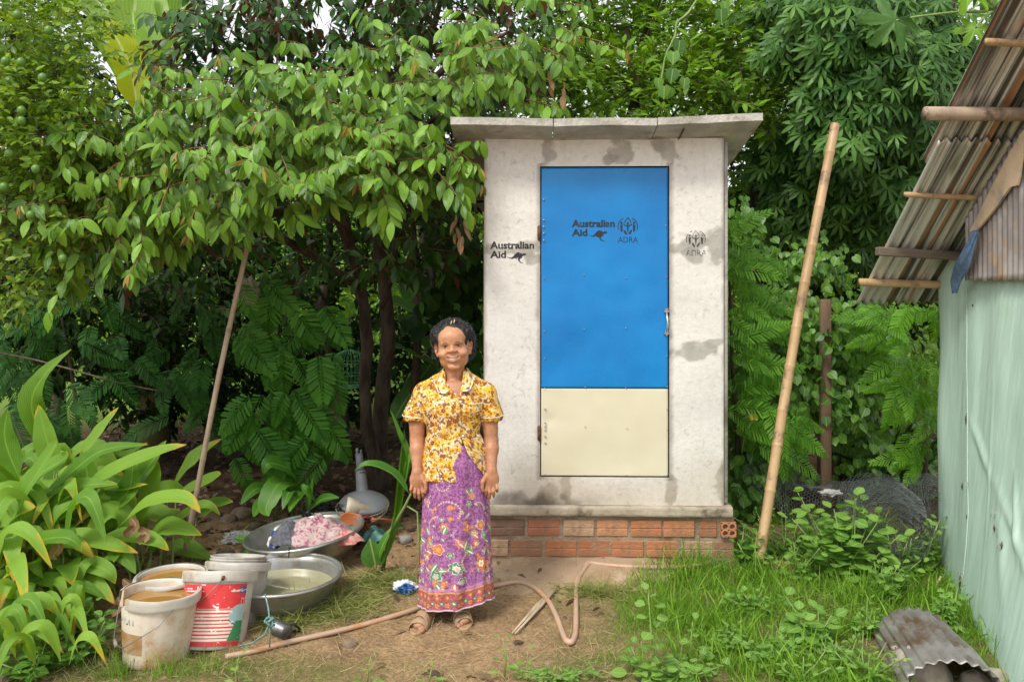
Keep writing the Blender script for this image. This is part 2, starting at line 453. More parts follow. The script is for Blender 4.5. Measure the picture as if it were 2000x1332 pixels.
C = C*(1-.7*gm[..., None])+moss*.7*gm[..., None]
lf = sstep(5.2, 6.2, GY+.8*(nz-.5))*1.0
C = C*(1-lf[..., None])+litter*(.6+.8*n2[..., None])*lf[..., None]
ff = sstep(8.5, 10.5, GY)[..., None]; C = C*(1-ff)+field*ff
A = np.concatenate([C, np.ones(C.shape[:2]+(1,))], -1).reshape(-1, 4)
t = NT('earth')
base = t.mix(1.0, t.vcol(), t.mix(t.ramp(t.noise(55, 6, rough=.7), .3, .7), (.62, .62, .62, 1), (1.3, 1.27, 1.2, 1)), 'MULTIPLY')
t.l(base, t.b.inputs['Base Color']); t.b.inputs['Roughness'].default_value = .95; t.b.inputs['Specular IOR Level'].default_value = .15
t.bump(t.noise(45, 7, rough=.7), .9, .02)
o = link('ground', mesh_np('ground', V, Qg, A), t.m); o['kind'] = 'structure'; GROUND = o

# ---------------- text and stencil shapes ----------------
def text_geo(s, size, bold=.0, extr=0, sx=1.0):
    cu = bpy.data.curves.new('txt', 'FONT'); cu.body = s; cu.size = size; cu.offset = bold; cu.resolution_u = 3; cu.extrude = extr
    ob = bpy.data.objects.new('txt', cu); COL.objects.link(ob)
    dg = bpy.context.evaluated_depsgraph_get(); ev = ob.evaluated_get(dg); m = ev.to_mesh()
    V = np.zeros(len(m.vertices)*3); m.vertices.foreach_get('co', V); V = V.reshape(-1, 3)
    m.calc_loop_triangles(); T = np.zeros(len(m.loop_triangles)*3, np.int32); m.loop_triangles.foreach_get('vertices', T)
    ev.to_mesh_clear(); bpy.data.objects.remove(ob); bpy.data.curves.remove(cu)
    V[:, 0] *= sx
    return V, T.reshape(-1, 3)
def flat_text(name, s, x0, z0, wd, ht, y, m, parent, bold=.0):
    """text in the xz plane facing -y, fitted to a box, letters cut by a stencil gap"""
    V, T = text_geo(s, 1, bold); V = V-V.min(0); V = V/np.maximum(V.max(0), 1e-6)*[wd, ht, 1]
    W = np.stack([V[:, 0]+x0, np.full(len(V), y), V[:, 1]+z0], -1)
    return link(name, mesh_np(name, W, T, smooth=False), m, parent)
def poly_obj(name, polys, y, m, parent):
    """list of polygons (x,z) triangulated via curve fill"""
    cu = bpy.data.curves.new('p', 'CURVE'); cu.dimensions = '2D'; cu.fill_mode = 'BOTH'
    for p in polys:
        s = cu.splines.new('POLY'); s.points.add(len(p)-1); s.use_cyclic_u = True
        for k, (x, z) in enumerate(p): s.points[k].co = (x, z, 0, 1)
    ob = bpy.data.objects.new('p', cu); COL.objects.link(ob)
    dg = bpy.context.evaluated_depsgraph_get(); ev = ob.evaluated_get(dg); me = ev.to_mesh()
    V = np.zeros(len(me.vertices)*3); me.vertices.foreach_get('co', V); V = V.reshape(-1, 3)
    me.calc_loop_triangles(); T = np.zeros(len(me.loop_triangles)*3, np.int32); me.loop_triangles.foreach_get('vertices', T)
    ev.to_mesh_clear(); bpy.data.objects.remove(ob)
    W = np.stack([V[:, 0], np.full(len(V), y), V[:, 1]], -1)
    return link(name, mesh_np(name, W, T.reshape(-1, 3), smooth=False), m, parent)
KANG = [(0, .62), (.10, .50), (.22, .46), (.32, .55), (.40, .74), (.50, .90), (.60, .96), (.70, .90), (.78, .80), (.85, .84), (.88, .95), (.90, .84), (.97, .88), (.95, .80), (1.0, .74), (.96, .68), (.88, .68), (.82, .62),
        (.76, .50), (.80, .40), (.77, .38), (.72, .46), (.70, .36), (.66, .30), (.67, .16), (.78, .02), (.86, -.03), (.82, -.06), (.72, -.02), (.60, .14), (.58, .32), (.50, .34), (.42, .44), (.30, .36), (.20, .37), (.08, .46)]
def kangaroo(x0, z0, wd, ht, y, m, parent):
    return poly_obj('kangaroo_stencil', [[(x0+a*wd, z0+b*ht) for a, b in KANG]], y, m, parent)
def arc_band(cx, cz, rx, rz, a0, a1, th, n=10):
    P1 = [(cx+rx*math.cos(a), cz+rz*math.sin(a)) for a in np.linspace(a0, a1, n)]
    P2 = [(cx+(rx-th)*math.cos(a), cz+(rz-th)*math.sin(a)) for a in np.linspace(a1, a0, n)]
    return P1+P2
def emblem(cx, cz, w, h, y, m, parent):
    """globe of arcs with three figures and flames"""
    r = w/2; th = w*.038; pl = []
    for s in (1, -1):
        a = arc_band(0, 0, r, r*.95, -.35, 1.15, th, 14); pl.append([(cx+s*x, cz+z) for x, z in a])
        a = arc_band(-r*.62, 0, r*1.05, r*1.15, .35, 1.0, th, 8); pl.append([(cx+s*(x), cz+z*.95) for x, z in a])
        hx = s*r*.62  # side figure
        pl.append([(cx+hx+r*.11*math.cos(a), cz+r*.38+r*.12*math.sin(a)) for a in np.linspace(0, 2*PI, 10)[:-1]])
        pl.append([(cx+hx-r*.12, cz+r*.2), (cx+hx+r*.12, cz+r*.2), (cx+hx+r*.09, cz-r*.45), (cx+hx-r*.08, cz-r*.5)])
        pl.append([(cx+s*x, cz+z) for x, z in ((r*.06, -r*.75), (r*.2, -r*.42), (r*.44, -r*.28), (r*.34, -r*.62), (r*.16, -r*.8))])
    pl.append([(cx+r*.1*math.cos(a), cz+r*.34+r*.12*math.sin(a)) for a in np.linspace(0, 2*PI, 10)[:-1]])
    pl.append([(cx-r*.11, cz+r*.18), (cx+r*.11, cz+r*.18), (cx+r*.07, cz-r*.25), (cx, cz-r*.7), (cx-r*.07, cz-r*.25)])
    pl.append([(cx-r*.4, cz+r*.3), (cx-r*.12, cz+r*.12), (cx-r*.12, cz+r*.0), (cx-r*.44, cz+r*.2)])
    pl.append([(cx+r*.4, cz+r*.3), (cx+r*.12, cz+r*.12), (cx+r*.12, cz+r*.0), (cx+r*.44, cz+r*.2)])
    obs = [poly_obj('emblem_stencil', [p], y, m, parent) for p in pl]
    bm_V = []; bm_T = []; n = 0
    for o in obs:
        me = o.data; V = np.zeros(len(me.vertices)*3); me.vertices.foreach_get('co', V); V = V.reshape(-1, 3)
        T = np.zeros(len(me.polygons)*3, np.int32); me.polygons.foreach_get('vertices', T); bm_V.append(V); bm_T.append(T.reshape(-1, 3)+n); n += len(V)
        bpy.data.objects.remove(o)
    for k, v in enumerate(bm_V): v[:, 1] -= k*.0001
    return link('emblem_stencil', mesh_np('emblem_stencil', np.concatenate(bm_V), np.concatenate(bm_T), smooth=False), m, parent)

# ---------------- latrine ----------------
SC = F/4.7; TX = 183/F*4.7
TA = math.radians(-1.5)
T = thing('concrete_latrine', 'small whitewashed concrete latrine with a blue and cream metal door on a red brick base', 'latrine', (TX, 4.7, 0), TA)
def lx(px): return (px-1183)/SC
def lz(py): return H-(py-Y0)/SC
X0, X1 = lx(946), lx(1412); ZT, ZB = lz(271), lz(986); DX0, DX1, DZ0, DZ1 = lx(1055), lx(1306.5), lz(931.5), lz(325)
WD = 1.45
plaster = NT('plaster')
vc = plaster.vcol()
n1 = plaster.ramp(plaster.noise(28, 7, rough=.72), .25, .75)
c = plaster.mix(1.0, vc, plaster.mix(n1, (.90, .895, .88, 1), (1.06, 1.06, 1.06, 1)), 'MULTIPLY')
pits = plaster.ramp(plaster.noise(95, 3), .68, .76)
c = plaster.mix(plaster.math('MULTIPLY', pits, .22), c, (.16, .13, .1, 1))
plaster.l(c, plaster.b.inputs['Base Color']); plaster.b.inputs['Roughness'].default_value = .9; plaster.b.inputs['Specular IOR Level'].default_value = .2
plaster.bump(plaster.noise(36, 8, rough=.72), .45, .010)
def wall_cols(x, z):
    """limewash with grey mortar patches, stains near the foot and cracks; x,z in latrine metres"""
    p = np.stack([x, z, x*0], -1); n = fbm(p*3, 4, 41); nf = fbm(p*16, 5, 42); ns = fbm(p*np.array([2.5, 14, 1]), 3, 43)
    C = np.stack([.72+0*x, .70+0*x, .662+0*x], -1)*(.88+.24*n[..., None])*(.94+.12*ns[..., None])
    pat = [(1068, 293, 14, 30), (1205, 297, 24, 24), (1190, 310, 14, 12), (1300, 292, 20, 26), (1340, 478, 38, 17), (1400, 480, 22, 30), (1352, 498, 22, 14), (1000, 490, 50, 14), (1040, 505, 18, 12),
           (1350, 683, 44, 15), (1400, 668, 20, 9), (1075, 962, 22, 28), (1108, 962, 14, 30), (1312, 960, 16, 30), (1412, 945, 12, 26), (1265, 650, 0, 0)]
    for px, py, rx, ry in pat:
        if not rx: continue
        d = np.sqrt(((x-lx(px))/(rx/SC))**2+((z-lz(py))/(ry/SC))**2)
        m = (sstep(1.15, .80, d+(nf-.5)*2.0+(fbm(p*7, 2, 44)-.5)*.9)*(.55+.6*fbm(p*22, 3, 45)))[..., None].clip(0, 1)
        C = C*(1-m*.85)+np.array([.33, .315, .28])*m*.85
    # grime: below, along edges, warm stains
    g = sstep(ZB+.42, ZB-.02, z+(n-.5)*.5)[..., None]; C = C*(1-.42*g)+np.array([.42, .30, .17])*.42*g*1.0
    g = (sstep(ZB+.10, ZB, z+(nf-.5)*.14)*sstep(.5, .1, np.abs(x-lx(1010)-.1)))[..., None]; C = C*(1-.8*g)+np.array([.07, .055, .04])*.8*g
    e = np.minimum(np.abs(x-DX0), np.abs(x-DX1)); e = np.where((z > DZ0-.02) & (z < DZ1+.02), e, 9)
    g = sstep(.035, .0, e+(nf-.5)*.03)[..., None]*.55; C = C*(1-g)+np.array([.16, .11, .07])*g
    e = np.minimum(np.abs(x-X0), np.abs(x-X1)); g = sstep(.02, 0, e+(nf-.5)*.03)[..., None]*.5; C = C*(1-g)+np.array([.2, .17, .13])*g
    dr = sstep(.62, .8, fbm(p*np.array([16, 1.1, 1]), 3, 47))*sstep(ZT-.7, ZT, z+.3*n); g = dr[..., None]*.25; C = C*(1-g)+np.array([.35, .3, .22])*g
    k = fbm(p*1.6, 5, 49); cr = (np.abs(k-.5) < .002)[..., None]*.22; C = C*(1-cr)+np.array([.2, .17, .13])*cr
    spk = sstep(.70, .80, fbm(p*45, 3, 51))[..., None]*.25; C = C*(1-spk)+np.array([.2, .16, .12])*spk
    return np.concatenate([C, np.ones(C.shape[:-1]+(1,))], -1)
mb = MB()
def wall_slab(x0, x1, z0, z1):
    nu = max(3, int((x1-x0)/.0075)); nv = max(3, int((z1-z0)/.0075))
    def fn(u, v):
        x = x0+(x1-x0)*u; z = z0+(z1-z0)*v
        y = .005*(fbm(np.stack([x*5, z*5, x*0], -1), 3, 61)-.5)
        return np.stack([x, y, z], -1)
    mb.grid(fn, nu, nv, lambda u, v, W: wall_cols(W[..., 0], W[..., 2]))
mb_all = mb
wall_slab(X0, DX0, ZB, ZT); wall_slab(DX1, X1, ZB, ZT); wall_slab(DX0, DX1, DZ1, ZT); wall_slab(DX0, DX1, ZB, DZ0)
def quad(mb, a, b, c_, d, A=None):
    A4 = None if A is None else np.tile(np.array(A+(1,)), (4, 1)); mb.add([a, b, c_, d], [(0, 1, 2, 3)], (), A4)
cA = (.5, .46, .4)
for (a, b, z0, z1) in ((X0, X0, ZB, ZT), (X1, X1, ZB, ZT)):
    quad(mb, (a, .0, z0), (a, .07, z0), (a, .07, z1), (a, .0, z1), cA)
for (a, z0, z1) in ((DX0, DZ0, DZ1), (DX1, DZ0, DZ1)): quad(mb, (a, .0, z0), (a, .07, z0), (a, .07, z1), (a, .0, z1), (.1, .08, .06))
for zz in (DZ0, DZ1): quad(mb, (DX0, 0, zz), (DX1, 0, zz), (DX1, .07, zz), (DX0, .07, zz), (.1, .08, .06))
quad(mb, (X0, 0, ZT), (X1, 0, ZT), (X1, .07, ZT), (X0, .07, ZT), cA); quad(mb, (X0, .0, ZB), (X1, .0, ZB), (X1, .07, ZB), (X0, .07, ZB), cA)
front = mb.build('front_wall', plaster.m, T)
plain_conc = mat('weathered_concrete', (.44, .42, .38, 1), (.34, .32, .28, 1), 4, .92, bump=.7, bs=50, c3=(.2, .18, .13, 1), sc3=3, spec=.2)
roof_conc = mat('roof_concrete', (.52, .50, .45, 1), (.36, .345, .30, 1), 6, .92, bump=.8, bs=45, c3=(.25, .235, .17, 1), sc3=5, spec=.2)
for s, xa in ((-1, X0), (1, X1)):
    xw = xa+s*.010
    b = MB(); b.box((xw-s*.03, .072+(WD-.07)/2, (ZT+ZB)/2), (.06, WD-.07, ZT-ZB-.004), bev=.006); b.build('side_wall', plain_conc, T)
b = MB(); b.box((X0+(X1-X0)/2, WD+.03, (ZT+ZB)/2-.1), (X1-X0-.02, .06, ZT-ZB-.2), bev=.006); b.build('back_wall', plain_conc, T)
b = MB(); b.box((0, WD/2, ZB-.03), (1.3, WD-.2, .05)); b.build('floor_slab', plain_conc, T)
# hidden dark reveal behind the door
# right edge strip (separate panel end)
b = MB(); xe = lx(1417.5); b.box((xe, .045, (ZT+ZB)/2-.003), (.024, .06, ZT-ZB-.03), bev=.004); b.build('corner_strip', plain_conc, T)
# ---- door
blue = NT('blue_painted_sheet')
geo = blue.n('ShaderNodeNewGeometry')
bc = blue.mix(blue.ramp(blue.noise(2.0, 3), .3, .7), (.002, .17, .49, 1), (.002, .22, .58, 1))
blue.l(bc, blue.b.inputs['Base Color']); blue.l(blue.ramp(blue.noise(7, 6, rough=.7), .35, .7, .20, .38), blue.b.inputs['Roughness']); blue.b.inputs['Specular IOR Level'].default_value = .45
bn = blue.noise(1.6, 2); blue.bump(bn, .5, .05)
cream = NT('cream_painted_sheet')
cc = cream.mix(cream.ramp(cream.noise(3, 4), .3, .7), (.70, .655, .49, 1), (.66, .61, .44, 1)); cream.l(cc, cream.b.inputs['Base Color'])
cream.b.inputs['Roughness'].default_value = .32; cream.bump(cream.noise(2.2, 2), .3, .03)
door = thing('door', None, None); door.parent = T; del_keys = None
g_ = .006
ZM = lz(759)
def sheet(z0, z1, m, name, yo):
    b = MB()
    def fn(u, v):
        x = DX0+g_+(DX1-DX0-2*g_)*u; z = z0+(z1-z0)*v
        bl = .006*(fbm(np.stack([x*3.2, z*3.2, x*0+3], -1), 3, 71)-.5)*2
        ed = np.minimum(np.minimum(u, 1-u)*6, np.minimum(v, 1-v)*8).clip(0, 1)
        dent = .006*np.exp(-((x-lx(1072))**2+(z-lz(822))**2)/.0018) if name == 'lower_panel' else 0
        return np.stack([x, yo-bl*ed+dent, z], -1)
    b.grid(fn, 60, 100)
    o = b.build(name, m, door); solid(o, .003, 1 if 0 else 0)
    return o
sheet(ZM+.0015, DZ1-.008, blue.m, 'upper_panel', .004); sheet(DZ0+.006, ZM-.0015, cream.m, 'lower_panel', .0045)
b = MB(); b.box(((DX0+DX1)/2, .03, (DZ0+DZ1)/2), (DX1-DX0-.03, .035, DZ1-DZ0-.03)); b.build('door_core', M_['black_pl'], door)
rv_me = MB(); rv_me.lathe([(0.0001, -.004), (.0028, -.0035), (.0042, -.001), (.0045, .001)], 8, M=Matrix.Rotation(-PI/2, 4, 'X')); rm = None
riv = [(1062, 330), (1138, 332), (1219, 333), (1301, 330), (1060, 390), (1060, 430), (1060, 443), (1060, 456), (1060, 470), (1300, 441), (1061, 544), (1141, 537), (1222, 543), (1301, 541),
       (1061, 647), (1141, 643), (1222, 641), (1062, 700), (1302, 695), (1062, 758), (1143, 756), (1222, 757), (1302, 755), (1063, 799), (1302, 798), (1063, 826), (1063, 833), (1063, 840), (1063, 852), (1063, 865),
       (1143, 833), (1225, 836), (1303, 838), (1063, 928), (1143, 928), (1224, 927), (1302, 926)]
rme = rv_me.me('rivet'); rme.materials.append(M_['rivet'])
for px, py in riv:
    big = 1.35 if px in (1060, 1063) else .85
    if px < 1064: px += 2
    o = link('rivet', rme, None, door, (lx(px), -.003, lz(py))); o.scale = (big,)*3
for zc in (lz(455), lz(846)):
    b = MB(); b.tube([(DX0-.004, -.004, zc-.045), (DX0-.004, -.004, zc+.045)], .007, 8); b.box((DX0-.010, -.002, zc), (.012, .006, .08), bev=.001); b.build('hinge', M_['rust'], T)
# handle
hx = lx(1301); b = MB()
b.tube([(hx, -.012, lz(613)), (hx, -.040, lz(622)), (hx, -.046, lz(630)), (hx, -.040, lz(640)), (hx, -.012, lz(648))], [.006, .0055, .006, .0055, .006], 8)
for zz in (lz(607), lz(650)):
    st = [(hx+(.017 if k % 2 else .0105)*math.cos(PI/2+k*PI/5), zz+(.020 if k % 2 else .011)*math.sin(PI/2+k*PI/5)) for k in range(10)]
    b.prism(st, -.012, -.001)
b.build('handle', M_['rivet'], door, sharp=30)
# stencils
y_ = -.0055
def stencil_on(par, sfx, x0, z0, k, m, y):
    flat_text('lettering', 'Australian', x0, z0+.062*k, .262*k, .046*k, y, m, par, .034)
    flat_text('lettering', 'Aid', x0, z0+.008*k, .095*k, .044*k, y, m, par, .034)
    kangaroo(x0+.098*k, z0-.020*k, .118*k, .066*k, y, m, par)
stencil_on(T, '', lx(957), lz(507), 1.0, M_['stencil'], -.0055)
stencil_on(door, '', lx(1117), lz(464), .97, M_['stencil'], y_)
emblem(lx(1226), lz(443), .120, .1, y_, M_['stencil'], door); flat_text('lettering', 'ADRA', lx(1207), lz(474), .118, .034, y_, M_['stencil'], door, -.006)
emblem(lx(1358), lz(468), .116, .1, -.0055, M_['stencil_f'], T); flat_text('lettering', 'ADRA', lx(1339), lz(500), .120, .034, -.0055, M_['stencil_f'], T, -.006)
def door_y(x, z):
    u = (x-(DX0+g_))/(DX1-DX0-2*g_); v = (z-(ZM+.0015))/(DZ1-.008-ZM-.0015)
    ed = np.minimum(np.minimum(u, 1-u)*6, np.minimum(v, 1-v)*8).clip(0, 1)
    return .004-.006*(fbm(np.stack([x*3.2, z*3.2, x*0+3], -1), 3, 71)-.5)*2*ed-.0028
wall_y = lambda x, z: .005*(fbm(np.stack([x*5, z*5, x*0], -1), 3, 61)-.5)-.0008
for o in list(T.children)+list(door.children):     # sprayed marks lie on the surface they are painted on
    if o.name.startswith(('lettering', 'kangaroo', 'emblem')):
        me = o.data; V = np.zeros(len(me.vertices)*3, np.float32); me.vertices.foreach_get('co', V); V = V.reshape(-1, 3)
        V[:, 1] = (door_y if o.parent == door else wall_y)(V[:, 0].astype(float), V[:, 2].astype(float)); me.vertices.foreach_set('co', V.ravel()); me.update()
# ---- roof: three slabs side by side, rising to the front
RS = .18; OV = .225; BK = 1.62
zu = lambda y: ZT+.004-RS*y
xr = [-.922-.01, (1083-1183)/F*4.475+.0, (1286-1183)/F*4.475, .887]
cxw = lambda px: (px-1000)/F*(4.7-OV)-TX
xr = [cxw(880), cxw(1083), cxw(1285.5), cxw(1491)]
for k in range(3):
    b = MB(); a, c2 = xr[k]+.003, xr[k+1]-.003; nx_ = 26; ny_ = 40
    tk = .042
    def fn_side(sgn, a=a, c2=c2, k=k):
        def fn(u, v):
            x = a+(c2-a)*u; y = -OV+(BK+OV)*v
            e = .004*(fbm(np.stack([x*9, y*9, x*0+sgn], -1), 3, 81)-.5)
            sag = [-.012*u+.0, -.014+.004*np.sin(u*3), -.010+.022*u][k]
            fr = np.where(v < .001, .01*(fbm(np.stack([x*14, x*0, x*0+7], -1), 3, 82)-.5), 0)
            return np.stack([x, y+fr, zu(y)+sag+(tk if sgn else 0)+e], -1)
        return fn
    b.grid(fn_side(0), nx_, ny_); b.grid(fn_side(1), nx_, ny_)
    n0 = 0; n1_ = nx_*ny_; Q = []
    idx = lambda i, j, s: s*n1_+i*ny_+j
    ring = [(i, 0) for i in range(nx_)]+[(nx_-1, j) for j in range(1, ny_)]+[(i, ny_-1) for i in range(nx_-2, -1, -1)]+[(0, j) for j in range(ny_-2, 0, -1)]
    Qs = [(idx(*ring[q_], 0), idx(*ring[(q_+1) % len(ring)], 0), idx(*ring[(q_+1) % len(ring)], 1), idx(*ring[q_], 1)) for q_ in range(len(ring))]
    b.q.append(np.array(Qs))
    b.build('roof_slab', roof_conc, T, sharp=35)
b = MB(); b.box((lx(1325), -.08, zu(-.08)-.004-.006), (.006, .17, .006), Matrix.Rotation(-math.atan(RS), 4, 'X')); b.build('joint_line', M_['rust'], T)
# ---- plinth
ledge_m = mat('ledge_concrete', (.46, .40, .31, 1), (.33, .28, .21, 1), 5, .92, bump=.7, bs=40, c3=(.12, .10, .075, 1), sc3=5, spec=.2)
b = MB()
def ledge(u, v):
    x = lx(930)+(lx(1427)-lx(930))*u; s = np.array([(.02, ZB-.001), (-.028, ZB-.002), (-.034, ZB-.008), (-.034, lz(1003)), (-.028, lz(1006)), (.02, lz(1007))])
    k = v*5; i_ = np.clip(k.astype(int), 0, 4); f = k-i_
    y = s[i_, 0]*(1-f)+s[i_+1, 0]*f; z = s[i_, 1]*(1-f)+s[i_+1, 1]*f
    e = .006*(fbm(np.stack([x*12, v*3, x*0], -1), 3, 91)-.5)
    return np.stack([x, y+e, z+e], -1)
b.grid(ledge, 160, 16); b.box(((lx(930)+lx(1427))/2, .3+.02, (ZB+lz(1006))/2), (lx(1427)-lx(930), .60, ZB-lz(1006)-.006)); b.build('ledge', ledge_m, T)
mortar = mat('mortar', (.33, .26, .18, 1), (.22, .16, .11, 1), 9, .95, bump=1, bs=60, spec=.1)
b = MB()
def mort(u, v):
    x = lx(925)+(lx(1432)-lx(925))*u; z = .02+(lz(1006)-.02)*v
    return np.stack([x, .010-.016*fbm(np.stack([x*14, z*14, x*0], -1), 4, 93)-.01*sstep(.86, 1, v)*fbm(np.stack([x*5, z*2, x*0], -1), 3, 94), z], -1)
b.grid(mort, 200, 50); b.box(((lx(925)+lx(1432))/2, .35, (lz(1006)+.02)/2-.002), (lx(1432)-lx(925)-.004, .66, lz(1006)-.024)); b.build('mortar', mortar, T)
brick_cols = [(.34, .14, .07), (.40, .165, .08), (.43, .185, .09), (.30, .15, .09), (.45, .22, .12), (.37, .14, .08), (.42, .27, .17), (.17, .10, .07)]
BM = []
for k, c in enumerate(brick_cols):
    BM.append(mat('brick_clay', c+(1,), tuple(min(1, v*1.25) for v in c)+(1,), 12, .85, bump=.6, bs=80, c3=(.22, .15, .10, 1), sc3=4.5, spec=.2, stretch=(.4, 1, 2)))
def brick_mb(L):
    b = MB(); h = .096/2
    for s in (-1, 1): b.box((0, 0, s*h*.515), (L, .09, h*.95), bev=.003)
    b.box((0, .003, 0), (L-.004, .085, .012)); return b
bw = .185; pitch = 66.3/SC
rows = [((1015+1047)/2, 941, 7), ((1057+1085)/2, 907, 8)]
def brick_at(x, z, L, m, y=-.004):
    b = brick_mb(L); o = b.build('brick', m, T, smooth=False); o.location = (x, y+.045+RNG.normal(0, .002), z); o.rotation_euler = (RNG.normal(0, .006), RNG.normal(0, .006), RNG.normal(0, .01))
k0 = 0
for ri, xs in enumerate(([963-66*0, 1027, 1095, 1162, 1228, 1296], [956, 990, 1028, 1096, 1160, 1226, 1294, 1360])):
    if ri == 0:
        cs = [(994, 62), (1062, 62), (1130, 61), (1196, 61), (1262, 61), (1325, 61), (1382, 34), (949, 40)]; zc = lz(1031)
    else:
        cs = [(972, 42), (1028, 62), (1096, 61), (1160, 61), (1226, 62), (1293, 62), (1360, 62), (1412, 40), (935, 40)]; zc = lz(1071)
    for px, wpx in cs:
        brick_at(lx(px), zc, (wpx-1)/SC, BM[[7, 5, 6, 4, 1, 2, 0, 7, 3][cs.index((px, wpx))] if ri == 0 else BM.index(BM[[6, 3, 1, 0, 1, 2, 6, 3, 7][cs.index((px, wpx))]])])
# hollow end brick showing four holes
hx0, hx1, hz0, hz1 = lx(1405), lx(1434), lz(1044), lz(1016)
b = MB(); L = .12; w2 = (hx1-hx0)/2; h2 = (hz1-hz0)/2; rr = .0155
cx_, cz_ = (hx0+hx1)/2, (hz0+hz1)/2
for sx_ in (-1, 1):
    for sz_ in (-1, 1):
        hx_, hz_ = sx_*w2*.46, sz_*h2*.46; n = 16; Vv = []
        for k in range(n):
            a = 2*PI*(k+.5)/n; c_, s_ = math.cos(a), math.sin(a); m_ = max(abs(c_), abs(s_))
            ox, oz = hx_+c_/m_*w2*.5*1.0, hz_+s_/m_*h2*.5
            ox = (0 if abs(c_) == m_ and c_*sx_ < 0 else ox); ox = sx_*w2 if abs(c_) == m_ and c_*sx_ > 0 else ox
            oz = (0 if abs(s_) == m_ and s_*sz_ < 0 else oz); oz = sz_*h2 if abs(s_) == m_ and s_*sz_ > 0 else oz
            Vv += [(ox, 0, oz), (hx_+rr*c_, 0, hz_+rr*s_), (hx_+rr*c_, L, hz_+rr*s_)]
        Q = []
        for k in range(n):
            a_, b_ = k*3, ((k+1) % n)*3; Q += [(a_, b_, b_+1, a_+1), (a_+1, b_+1, b_+2, a_+2)]
        b.add(Vv, Q)
for q4 in (((-w2, 0, -h2), (w2, 0, -h2), (w2, L, -h2), (-w2, L, -h2)), ((-w2, 0, h2), (w2, 0, h2), (w2, L, h2), (-w2, L, h2)),
           ((-w2, 0, -h2), (-w2, L, -h2), (-w2, L, h2), (-w2, 0, h2)), ((w2, 0, -h2), (w2, L, -h2), (w2, L, h2), (w2, 0, h2)), ((-w2, L, -h2), (w2, L, -h2), (w2, L, h2), (-w2, L, h2))):
    b.add(q4, [(0, 1, 2, 3)])
o = b.build('brick', BM[2], T, smooth=False); o.location = (cx_, -.03, cz_); o['label'] = 'end brick showing four round holes'
# apron of dried cement in front
apr = mat('dried_cement', (.40, .29, .19, 1), (.31, .215, .13, 1), 3, .95, bump=.5, bs=30, c3=(.5, .38, .26, 1), sc3=4, spec=.1)
b = MB(off=(TX, 4.6, 0))
c0 = G(1130, 1115)
def apron(u, v):
    a = v*2*PI; rr_ = u*(1+.16*(fbm(np.stack([np.cos(a)*1.5, np.sin(a)*1.5, a*0], -1), 3, 97)-.5)*2)
    x = c0.x+.62*rr_*np.cos(a); y = c0.y-.02+.30*rr_*np.sin(a)
    z = gh(x, y)+.014*(1-u**4)-.004*u+.006*(fbm(np.stack([x*6, y*6, x*0], -1), 3, 98)-.5)
    return np.stack([x, y, z], -1)
b.grid(apron, 30, 90); o = b.build('cement_apron', apr); o['kind'] = 'structure'
# ---------------- vegetation helpers ----------------
def blob(px, py, d, rx, ry, rz, n, shell=.45):
    c = np.array(P(px, py, d)); r3 = np.array([rx/F*d, rz, ry/F*d])
    v = rv(n); v /= np.linalg.norm(v, axis=1)[:, None]; rad = RNG.random(n)**shell
    return c+v*rad[:, None]*r3, v
def blobs(L, shell=.45):
    a = [blob(*b, shell=shell) for b in L]; return np.concatenate([x[0] for x in a]), np.concatenate([x[1] for x in a])
TW = MB(); TW.tube([(0, 0, 0), (0, .5, .02), (0, 1, -.03)], [.013, .010, .006], 4, cap=False)
TW = (np.concatenate(TW.v), np.concatenate(TW.q), np.ones((12, 4)))
def unit(v): return v/(np.linalg.norm(v, axis=1)[:, None]+1e-9)
def twigs(pos, dr, L, k, ls, a=.5, b=.8, c=.5, up=(0, -.6, 1), jit=.25, lsj=.2, upj=.35, t0=.15):
    """alternate leaves along twigs -> leaf matrices, twig matrices"""
    n = len(pos); dr = unit(dr); L = np.broadcast_to(L, (n,))*RNG.uniform(.7, 1.25, n)
    side = unit(np.cross(dr, np.array([0, 0, 1.])+rv(n, .2)))
    TM = frames(pos, dr, np.tile([0, 0, 1.], (n, 1)), L)
    Mx = []
    for q in range(k):
        t = t0+(1-t0)*q/(k-1) if k > 1 else 1
        s = 1 if q % 2 else -1
        bb = b if q < k-1 else .1
        ld = dr*a+side*s*bb+np.array([0, 0, -1.])*c+rv(n, jit)
        p = pos+dr*(L*t)[:, None]
        sz = ls*(1-.35*abs(t-.6))*RNG.uniform(1-lsj, 1+lsj, n)
        Mx.append(frames(p, ld, np.array(up)+rv(n, upj), sz))
    return np.concatenate(Mx), TM
def stufftwigs(parent, TM, m, name='twigs'):
    W = TM.copy(); W[:, :3, 3] -= np.array(parent.location)
    o = link(name, join(name, TW, W), m, parent); o['kind'] = 'stuff'
def limb(parent, pts, r, m=None, name='branch', n=8):
    b = MB(off=parent.location); pts = [Vector(p) for p in pts]
    # smooth and roughen
    Q = []
    for k in range(len(pts)-1):
        p0 = pts[max(k-1, 0)]; p1 = pts[k]; p2 = pts[k+1]; p3 = pts[min(k+2, len(pts)-1)]
        for u in (0, .25, .5, .75):
            q = .5*((2*p1)+(p2-p0)*u+(2*p0-5*p1+4*p2-p3)*u*u+(3*p1-p0-3*p2+p3)*u**3); Q.append(q)
    Q.append(pts[-1]); rr = np.interp(np.linspace(0, 1, len(Q)), np.linspace(0, 1, len(r)), r)
    Q = [q+Vector(RNG.normal(0, 1, 3))*rr[i]*.12 for i, q in enumerate(Q)]
    b.tube(Q, rr*RNG.uniform(.92, 1.08, len(rr)), n); o = b.build(name, m or M_['bark'], parent); o.location = (0, 0, 0); return o
OUT = np.array([0, -1., 0])
